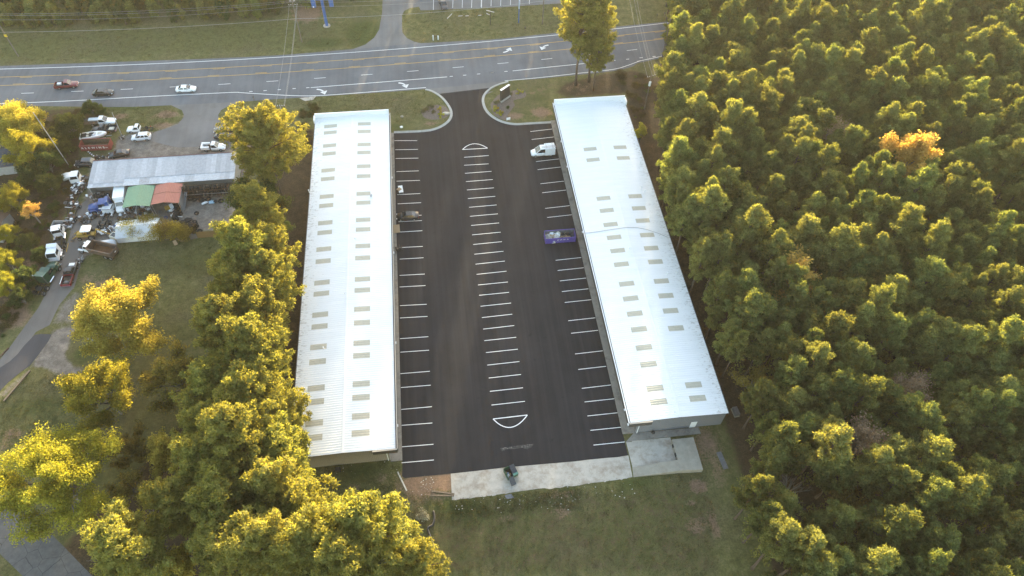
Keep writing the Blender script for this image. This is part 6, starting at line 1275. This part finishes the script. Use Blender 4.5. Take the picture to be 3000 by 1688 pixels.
# pipes and timbers by the lane
for k in range(9):
    a = CJ(880+k*22, 320+k*14+ (k % 3)*8); b_ = CJ(1010+k*20, 350+k*14)
    beam('pipe', 'pale pipe in the stack below the brilliant yellow tree', a, b_, .07, M['galv'], 'pipe', .15+.1*(k % 3), .15+.1*(k % 3))['group'] = 'pipes stacked below the yellow tree'
beam('timber_baulk', 'long rusty timber lying beside the lane patch', CJ(40, 945), CJ(300, 640), .15, M['wood'], 'timber')
beam('timber_baulk', 'short rusty rail at the left edge above the lane', CJ(0, 500), CJ(85, 410), .1, M['rust'], 'timber')
beam('board', 'long weathered board lying at the near left corner of the asphalt', CG(278, 782), CG(392, 1018), .05, M['plaster'], 'board', .05, .05, .12)
beam('timber_baulk', 'flat grey timber lying left of the concrete pad', CG(700, 1020), CG(990, 1062), .06, M['wood'], 'timber', .06, .06, .14)
beam('timber_baulk', 'second grey timber lying left of the concrete pad, lower one', CG(680, 1078), CG(985, 1082), .06, M['wood'], 'timber', .06, .06, .12)
beam('white_rod', 'thin white pole lying in brush left of the striped beam', CA(1130, 745), CA(1180, 825), .04, M['white'], 'pole')
beam('yellow_rod', 'yellow rod lying on the lane beside the white truck cabs', CCc(1148, 1045), CCc(1110, 1190), .05, paint((.5, .3, .05)), 'pole')
beam('white_rod', 'white rod lying on the lane below the lower white cab', CCc(965, 1330), CCc(1078, 1250), .05, M['white'], 'pole')
# drain sock, dead bush
sk = smooth([tuple(P(*q, .12)) for q in [CI(2300, 1020), CI(2310, 1090), CI(2290, 1160), CI(2245, 1190), CI(2260, 1260), CI(2285, 1320), CI(2300, 1385)]], 4); o = MB().tube(sk, .2, 8).build('drain_sock', plain('black_drain_sock', (.028, .027, .028), .8, .3), None, True); tag(o, 'black drainage sock snaking across the littered grass', 'drain pipe')
DBm = bush_mesh('dead_bush', 9, 1.2, .9, leaf_mat('dead_leaves', (.2, .18, .13), (.42, .38, .3), (1, 1, .9), .2), 1100, .16); o = link('dead_bush', DBm, None); q = P(*CG(590, 1325)); o.location = q; tag(o, 'pale dead bush beside the black drainage sock', 'bush')
o = MB().add([tuple(P(*CG(x, y), .12)) for x, y in [(1620, 1080), (1700, 1055), (1745, 1110), (1650, 1125)]]+[tuple(P(*CG(x, y), .0)) for x, y in [(1620, 1080), (1700, 1055), (1745, 1110), (1650, 1125)]], [(0, 1, 2, 3), (0, 4, 5, 1), (1, 5, 6, 2), (2, 6, 7, 3), (3, 7, 4, 0)]).build('pallet_board', M['steel']); tag(o, 'grey broken board in the grass below the concrete pad', 'board')
sgq = P(*CH(2000, 850), .2); o = MB().box(-.45, .45, -1.6, 1.6, 0, .1).build('metal_sheet', M['steel']); o.location = (sgq.x, sgq.y, .05); o.rotation_euler.z = .12; tag(o, 'pale corrugated sheet lying at the wood edge right of the dock', 'metal sheet')
hv = P(*CH(2130, 240), .6); HV = thing('block_stack', 'grey stack of blocks behind the near right corner of the right warehouse', 'blocks', (hv.x+.6, hv.y, 0), .1); MB().box(-.45, .45, -.8, .8, .2, .9).build('stacked_blocks', M['steel'], HV); MB().box(-.5, .5, -.9, .9, 0, .2).build('base', M['dock'], HV)  # grey blocks stacked at the warehouse corner
# litter
lit = MB(); lr = random.Random(4)
for k in range(200):
    r_ = lr.random()
    if r_ < .28: u, v = CG(lr.gauss(640, 70), lr.gauss(970, 60))
    elif r_ < .72: u, v = CG(lr.uniform(950, 2570), 1130-lr.uniform(0, 1)*.0+ (lr.random()**1.6)*190-(0)*.1+(-(lr.uniform(950, 2570)-950)*.05))
    elif r_ < .86: u, v = CH(lr.uniform(0, 900), lr.uniform(1120, 1330))
    else: u, v = CI(lr.uniform(1200, 1950), lr.uniform(520, 700))
    q = P(u, v); s = lr.choice([.03, .04, .05, .06, .08, .13]); a = lr.uniform(0, 3); z = lr.uniform(.02, .1)
    lit.add([(q.x+s*math.cos(a+k2*1.57), q.y+s*.7*math.sin(a+k2*1.57), z+lr.uniform(0, .05)) for k2 in range(4)], [(0, 1, 2, 3)])
lo = lit.build('litter', M['plaster'], None, False, 'stuff'); tag(lo, 'scattered white scraps of litter on the grass below the concrete pad', 'litter')
# junk beside the left warehouse walk
jq = P(*CP(295, 325), .4); JT = thing('furniture_pile', 'white tabletop and chair frames dumped at the left kerb', 'furniture', (jq.x, jq.y, 0), .1); MB().box(-.1, .9, -1.1, 1.1, .5, .56).build('tabletop', M['white'], JT); MB().box(-.4, .5, -.5, .4, .56, .6, .6).build('panel', M['cardboard'], JT)
for k in range(6): MB().tube([(-.9+k*.12, .6-k*.1, .05), (-.3+k*.1, -.4, .7)], .035, 5).build('chair_frame', M['dark'], JT)
for (x, y) in ((0, -1), (.8, -1), (0, 1), (.8, 1)): MB().cyl(x, y, 0, .5, .03, 6).build('table_leg', M['plaster'], JT)
cb_ = P(*CP(262, 818), .15); CBT = thing('cardboard_sheet', 'flattened tan cardboard beside the black sedan', 'cardboard', (cb_.x, cb_.y, .16), .05); MB().box(-.75, .75, -1.2, 1.2, 0, .04).build('sheet', M['cardboard'], CBT); MB().add([(-.7, -1.1, .05), (.5, -1.2, .25), (.6, -.2, .2), (-.6, -.1, .05)], [(0, 1, 2, 3)]).build('flap', M['cardboard'], CBT)
mq = P(*CP(285, 1075), .4); MP = thing('metal_pile', 'heap of black bags and chair frames at the left kerb', 'rubbish', (mq.x, mq.y, 0), .2)
for k in range(9): MB().blob((trn.uniform(-.9, .9), trn.uniform(-.8, .8), trn.uniform(.15, .4)), trn.uniform(.18, .4), 8, 5, .3).build('bag', M['dark'], MP)
for k in range(5): MB().tube([(trn.uniform(-1, 1), trn.uniform(-1, 1), .1), (trn.uniform(-1, 1), trn.uniform(-1, 1), .8)], .03, 5).build('frame', M['steel'], MP)
fx = P(*CI(1340, 605), .3); o = MB().box(-.45, .45, -.35, .35, 0, .6).build('wall_unit', M['engine']); o.location = (fx.x, fx.y, 0); tag(o, 'dark box by the near wall of the left warehouse', 'box')
bq_ = P(*CH(1128, 508), .3); o = MB().blob((0, 0, .3), (.35, .3, .35), 9, 5, .2).build('black_bag', M['dark']); o.location = (bq_.x, bq_.y, .1); tag(o, 'black bag by the near wall of the right warehouse', 'bag')
# ---- monument sign and planting
sA, sB = P(1467, 299), P(1491, 283); ang = math.atan2((sB-sA).y, (sB-sA).x); mid = (sA+sB)/2
MS = thing('monument_sign', 'tall dark brown sign panel on a stone plinth at the parking lot entrance', 'sign', (mid.x, mid.y, 0), ang); wln = (sB-sA).length/2
MB().box(-wln-.2, wln+.2, -.45, .45, 0, .45).build('plinth', M['kerb'], MS); MB().box(-wln-.05, wln+.05, -.22, .22, .45, 3.6).build('panel', plain('dark_brown_panel', (.055, .045, .038), .6, .06), MS)
MB().box(-wln-.1, wln+.1, -.27, .27, 3.6, 3.72).build('cap', M['roof_trim'], MS)
for nm, poly in (('planting_bed', [C2(x, y) for x, y in [(1830, 1110), (1880, 1075), (1960, 1057), (2070, 1070), (2110, 1120), (2110, 1160), (2060, 1190), (1950, 1205), (1860, 1180)]]), ('planting_bed', [C3(x, y) for x, y in [(125, 1050), (180, 980), (225, 948), (300, 930), (400, 905), (480, 930), (470, 980), (360, 1012), (372, 1060), (335, 1110), (295, 1170), (330, 1215), (210, 1190), (150, 1130)]])):
    struct(nm, MB().quad(*[(q.x, q.y, .03) for q in smooth([tuple(P(*c_)) for c_ in poly+[poly[0]]], 4)]), plain('mulch', (.15, .115, .095), .95, .35, 3))
SHY = bush_mesh('yellow_shrub', 4, .5, .65, M['shrub_y'], 500, .11, 6); SHG = bush_mesh('green_shrub', 5, .6, .7, M['shrub_g'], 600, .12, 7); SHD = bush_mesh('dark_shrub', 6, .6, 1.0, M['darkleaf'], 600, .12, 7)
def shrub(mesh, px, lab, grp, s=1.0): o = link('shrub', mesh, None); o.location = P(*px); o.scale = (s, s, s); o.rotation_euler.z = trn.uniform(0, 6); tag(o, lab, 'shrub', grp)
for q in [(1448, 319), (1456, 318), (1450, 325), (1460, 334), (1469, 331), (1467, 339)]: shrub(SHY, q, 'yellow shrub in the bed before the dark sign panel', 'yellow shrubs before the sign', 1.1)
for q in [(1516, 277), (1519, 268), (1529, 272)]: shrub(SHY, q, 'yellow shrub in the bed right of the dark sign panel', 'yellow shrubs right of the sign', .95)
for q in [(1286, 322), (1290, 319), (1291, 329), (1289, 337), (1297, 338), (1290, 345)]: shrub(SHY, q, 'yellow shrub in the round bed on the left island', 'yellow shrubs on the left island', .95)
for q in [(1487, 319), (1452, 304), (1495, 278), (1460, 300)]: shrub(SHD if q[0] == 1487 else SHG, q, 'green shrub in the bed round the sign panel', 'green shrubs round the sign', 1.0)
for q in [(1270, 334), (1243, 325), (1252, 322), (1257, 312), (1267, 315), (1238, 330)]: shrub(SHD if q == (1270, 334) else SHG, q, 'green shrub in the round bed on the left island', 'green shrubs on the left island', 1.0)
o = MB().blob((0, 0, .1), (1.0, .6, .25), 10, 5, .2).build('boulder', M['pad'], None, True); o.location = P(*C2(2085, 1145)); tag(o, 'flat pale boulder in the round bed on the left island', 'boulder')
YB = [bush_mesh('yellow_bush', 14, 1.7, 2.4, M['ygreen'], 2600, .17, 12), bush_mesh('olive_bush', 15, 1.9, 2.2, M['dull'], 2600, .17, 12)]
for (x, y, k, s, lab) in [(480, 860, 0, 1.0, 'yellow-green bush in front of the white metal shed, left one'), (420, 760, 1, .8, 'olive bush at the left end of the white metal shed'), (640, 900, 1, .8, 'olive bush in front of the middle of the white metal shed'), (850, 700, 1, 1.0, 'thin olive bush behind the right end of the white metal shed'), (930, 900, 0, 1.0, 'yellow-green bush at the right end of the white metal shed'), (1060, 880, 1, 1.1, 'olive bush between the white metal shed and the tyre heap'), (1230, 860, 0, 1.0, 'yellow-green bush left of the tyre heap'), (1380, 880, 1, .9, 'olive bush below the tyre heap')]:
    o = link('bush', YB[k], None); o.location = P(*CD(x, y+45)); o.scale = (s*1.35, s*1.35, s*1.3); o.rotation_euler.z = trn.uniform(0, 6); tag(o, lab, 'bush')
for (u, v, r, lab) in [(*C(650, 280, .23328)(2255, 398), .38, 'white round utility cover on the left island lawn'), (*C(650, 280, .23328)(2262, 265), .4, 'grey round utility cover on the left island lawn')]:
    q = P(u, v); o = MB().cyl(0, 0, 0, .14, r, 14).cyl(0, 0, .14, .2, r*.7, 14).build('utility_cover', M['white'] if 'white' in lab else M['dock']); o.location = q; tag(o, lab, 'utility cover')
q = P(*C2(695, 997)); o = MB().prism([(-2.1, .7), (2.1, .7), (1.2, -.6), (-.8, -.7)], 0, .08).build('drain_apron', M['pad']); o.location = q; o.rotation_euler.z = .1; tag(o, 'pale concrete drain apron at the turn lane edge', 'drain')
q = P(*C2(280, 1012)); o = MB().box(-.6, .6, -.6, .6, 0, .1).build('drain_cover', M['pad']); o.location = q; tag(o, 'small concrete drain cover by the highway verge', 'drain')
# ---- poles and wires
def pole(label, base, H, r=.17, arms=(), lean=(0, 0), mt='pole'):
    t_ = thing('utility_pole', label, 'utility pole', (base.x, base.y, 0)); MB().tube([(0, 0, 0), (lean[0], lean[1], H)], [r, r*.65], 8).build('shaft', M[mt], t_)
    for (z, w_, ang) in arms:
        o = MB().box(-w_/2, w_/2, -.06, .06, -.07, .07).build('crossarm', M['pole'], t_); o.location = (lean[0]*z/H, lean[1]*z/H, z); o.rotation_euler.z = ang
        for x in (-w_/2+.12, -w_*.22, w_*.22, w_/2-.12): MB().cyl(x, 0, .07, .26, .05, 6).build('insulator', M['white'], o)
    return t_
pB = P(885, 124); PB = pole('timber utility pole with crossarms beyond the highway, left of the blue sign', pB, 12.8, .17, ((11.2, 2.4, .05), (12.2, 1.6, .05)))
pA = P(54, 165); pole('timber utility pole with a yellow tag at the left edge', pA, 12.5, .17, ((11.4, 2.4, .05),)); tg = P(17, 109, 6.2); o = MB().box(-.35, .35, -.03, .03, -.35, .35).build('warning_tag', paint((.6, .42, .03))); o.location = (pA.x+.05, pA.y-.22, 6.3); tag(o, 'yellow tag fixed to the left edge utility pole', 'sign')
pD_ = P(820, 311, 9.5); pole('utility pole behind the top of the broad golden pine', Vector((pD_.x, pD_.y, 0)), 9.8, .16, ((9.5, 2.3, .0),), mt='galv')
pC = P(1589, 71); pole('timber utility pole on the far verge above the parking lot entrance', pC, 13, .17, ((11.8, 2.2, 0),))
pE_ = P(1908, 224, 10); PE = pole('utility pole with a white transformer at the wood edge', Vector((pE_.x, pE_.y, 0)), 10.6, .17, ((10, 2.3, .3),)); MB().cyl(-.1, -.4, 7.6, 8.7, .3, 12).build('transformer', M['white'], PE)
pole('tall leaning timber pole among the dark cedars', P(1933, 204), 15, .2, (), (.1, .5))
pY = P(*CA(1150, 1050)); pole('pale lamp standard in the brush left of the junk yard', pY, 15, .12, (), (-.6, .3), 'galv')
lt = P(356, 395); LMP = pole('leaning grey light pole beside the motorboat', lt, 6.2, .1, (), (.2, .6), 'galv')
def wire(label, a, b_, sag, r=.022, n=14):
    pts = [a.lerp(b_, k/n)-Vector((0, 0, sag*4*(k/n)*(1-k/n))) for k in range(n+1)]; o = MB().tube(pts, r, 4, False).build('overhead_wire', M['wire']); tag(o, label, 'wire')
left = Vector((-200, pA.y, 0)); right = Vector((140, 196, 0)); V = Vector
for z, off, sg_, nm in ((11.4, -1.0, 1.2, 'front'), (11.4, 1.0, 1.2, 'rear'), (12.4, 0, 1.0, 'top'), (7.2, 0, .8, 'lowest')):
    wire(f'{nm} overhead wire beyond the highway, left edge to the first pole', V((-200, pA.y+off, z)), V((pA.x, pA.y+off, z)), sg_); wire(f'{nm} overhead wire beyond the highway between the two left poles', V((pA.x, pA.y+off, z)), V((pB.x, pB.y+off, z)), sg_, .022 if z > 8 else .035); wire(f'{nm} overhead wire beyond the highway right of the blue sign', V((pB.x, pB.y+off, z)), V((pC.x, pC.y+off, z)), sg_*1.3, .022 if z > 8 else .035); wire(f'{nm} overhead wire beyond the far verge pole', V((pC.x, pC.y+off, z)), V((160, 215+off, z)), sg_)
for k, x in enumerate((-1.0, .9, 1.1)): wire(['left', 'middle', 'right'][k]+' overhead wire crossing the highway to the broad golden pine', V((pB.x+x, pB.y, 11.2)), V((pD_.x+x, pD_.y, 9.6)), .9)
F2 = P(1848, -30, 10.5)
for k, x in enumerate((-1.0, .3, 1.0)): wire(['left', 'middle', 'right'][k]+' overhead wire crossing the highway at the wood edge', V((pE_.x+x, pE_.y+.3*x, 10.1)), V((F2.x+x, F2.y, 11)), .9)
# ---- far roadside furniture
pq = P(957.8, 76); BS = thing('pylon_sign', 'tall blue pylon sign with angled panels beyond the highway', 'sign', (pq.x, pq.y, 0)); MB().cyl(0, 0, 0, .18, 1.0, 16).build('footing', M['pad'], BS); MB().cyl(0, 0, .1, 16, .42, 12).build('post', M['blue_sign'], BS)
for s, yy in ((-1, 0), (1, 0)): MB().box(s*2.4-.55, s*2.4+.55, -.5, .5, 6.0, 15).build('frame_column', M['blue_sign'], BS)
MB().box(-1.9, 1.9, -.35, .35, 8.0, 8.9).build('cross_beam', M['blue_sign'], BS); MB().box(-1.85, 1.85, -.3, .3, 9.4, 15).build('panel', plain('sign_back', (.10, .13, .16), .5, .2), BS)
MB().box(-1.86, -1.7, -.42, -.3, 8, 15).box(.55, .8, -.55, -.35, 8.2, 15).build('light_strip', plain('sign_edge', (.5, .52, .25), .5, .2), BS); MB().box(-2.65, -2.35, -.56, -.51, 6.1, 6.4).build('small_plate', M['white'], BS)
for (x, y, h, mt_, lab) in [(1955, 405, 1.5, 'white', 'white marker post left of a mailbox on the far verge'), (2005, 400, 1.2, 'white', 'white marker post right of a mailbox on the far verge')]:
    q = P(*C2(x, y)); o = MB().cyl(0, 0, 0, h, .16, 8).cyl(0, 0, h, h+.06, .1, 8).build('marker_post', M[mt_]); o.location = q; tag(o, lab, 'post')
def mailbox(px, lab):
    q = P(*px); t_ = thing('mailbox', lab, 'mailbox', q); MB().box(-.06, .06, -.06, .06, 0, 1.1).build('post', M['wood'], t_); MB().loft([[(.11*math.cos(a), y, 1.15+.13*math.sin(a)) for a in [math.pi*k/6 for k in range(7)]]+[(-.11, y, 1.05), (.11, y, 1.05)] for y in (-.28, .28)]).build('box', M['dark'], t_)
mailbox(C2(1978, 400), 'mailbox between the two white marker posts'); mailbox(C3(475, 315), 'mailbox on the far verge below the blue flag post'); mailbox(C3(1798, 185), 'left mailbox of the pair by the wood edge across the highway'); mailbox(C3(1873, 170), 'right mailbox of the pair by the wood edge across the highway'); mailbox(C2(155, 1010), 'mailbox at the highway edge by the yard drive')
q = P(*C3(410, 230)); t_ = thing('flag_post', 'slim blue post with a furled white top on the far verge', 'post', q); MB().cyl(0, 0, 0, 4.4, .14, 8).build('shaft', M['blue_sign'], t_); MB().cyl(0, 0, 4.4, 7.2, .17, 8).build('furled_flag', plain('pale_blue', (.45, .5, .6), .6), t_)
q = P(*C3(125, 250)); t_ = thing('street_lamp', 'small black lamp post with crossbar on the far verge', 'lamp post', q); MB().cyl(0, 0, 0, 4.2, .09, 8).build('shaft', M['dark'], t_); MB().box(-1.2, 1.2, -.08, .08, 4.15, 4.28, -.5).build('crossbar', M['galv'], t_)
for (x0, y0, x1, y1_, k) in [(2095, 188, 2142, 140, 0), (2205, 163, 2250, 160, 1), (2278, 162, 2312, 159, 2), (2405, 157, 2440, 154, 3), (2490, 135, 2520, 150, 4)]:
    beam('kerb_stop', ['pale kerb bar on the far lawn, slanted one at left', 'pale kerb bar on the far lawn, second', 'pale kerb bar on the far lawn, third', 'pale kerb bar on the far lawn, fourth', 'pale kerb bar on the far lawn, slanted one at right'][k], C2(x0, y0), C2(x1, y1_), .08, M['galv'], 'kerb bar')
q = P(307/1.16505*1.16505+1090, 350); o = MB().box(-.5, .5, -.03, .03, .2, .9).box(-.4, -.35, -.02, .02, 0, .2).box(.35, .4, -.02, .02, 0, .2).build('yard_sign', M['white']); o.location = P(*C3(307, 1212)); o.rotation_euler.z = .2; tag(o, 'small white yard sign by the right entrance kerb', 'sign')
# ---- rough grass and weeds
gl = leaf_mat('grass_blades', (.05, .055, .02), (.15, .14, .06), (1.2, 1.2, .8), .25, .05)
gpos = []; grn = random.Random(12)
def grass_in(poly_px, n_, dens=0):
    poly = PX(poly_px); xs = [q.x for q in poly]; ys = [q.y for q in poly]; k = 0
    while k < n_:
        x, y = grn.uniform(min(xs), max(xs)), grn.uniform(min(ys), max(ys))
        if not inpoly(x, y, poly): continue
        k += 1; s_ = grn.uniform(.15, .5)
        for _ in range(9): gpos.append((x+grn.gauss(0, s_), y+grn.gauss(0, s_), 0))
grass_in([CG(0, 900), CG(300, 1020), CG(950, 1150), CG(2572, 980), CH(870, 1080), CH(1750, 1010), CH(1900, 1448), (2100, 1690), (1250, 1690), (1050, 1480)], 2200)
grass_in([CG(950, 1150), CG(2572, 990), CG(2572, 1250), CG(950, 1350)], 500)
grass_in([CI(1200, 560), CI(1950, 520), CI(1990, 690), CI(1950, 1000), CI(1300, 1000)], 500)
grass_in([(0, 100), (940, 60), (1080, 80), (1040, 135), (0, 188)], 1500)
grass_in([(1185, 40), (1640, 12), (1640, 90), (1240, 122), (1180, 80)], 700)
grass_in([CJ(0, 900), CJ(300, 680), CJ(900, 700), CJ(700, 1250), CJ(0, 1449)], 600)
grass_in([CD(300, 1060), CD(2300, 990), CD(2000, 1600), CD(0, 1700)], 800)
grass_in([C1(850, 1120), C1(1700, 1070), C1(1800, 1180), C1(1500, 1310), C1(900, 1200)], 350)
grass_in([C2(400, 1010), C2(1850, 910), C2(2050, 1050), C2(1600, 1310), C2(1540, 1120), C2(800, 1140)], 450)
gp = np.array(gpos); gdr = RNG.normal(size=gp.shape)*.5; gdr[:, 2] = 1
tag(link('rough_grass', leaves_mesh('rough_grass', gp, gdr, RNG.uniform(.12, .34, len(gp)), .07, gl), None, kind='stuff'), 'tufts of rough grass and weeds on the lawns', 'grass')
# ================================================================ AIR
hzm = D.materials.new('thin_evening_haze'); hzm.use_nodes = True; t = hzm.node_tree; t.nodes.clear()
out = t.nodes.new('ShaderNodeOutputMaterial'); pv = t.nodes.new('ShaderNodeVolumePrincipled')
pv.inputs['Color'].default_value = (.96, .93, .86, 1); pv.inputs['Density'].default_value = HAZE; pv.inputs['Anisotropy'].default_value = .35
t.links.new(pv.outputs[0], out.inputs['Volume'])
hb = MB().box(-1700, 1700, -1700, 1900, -1, 119).build('haze', hzm, None, False, 'stuff'); tag(hb, 'thin warm evening haze over the whole place', 'haze')
SC.cycles.volume_bounces = 0
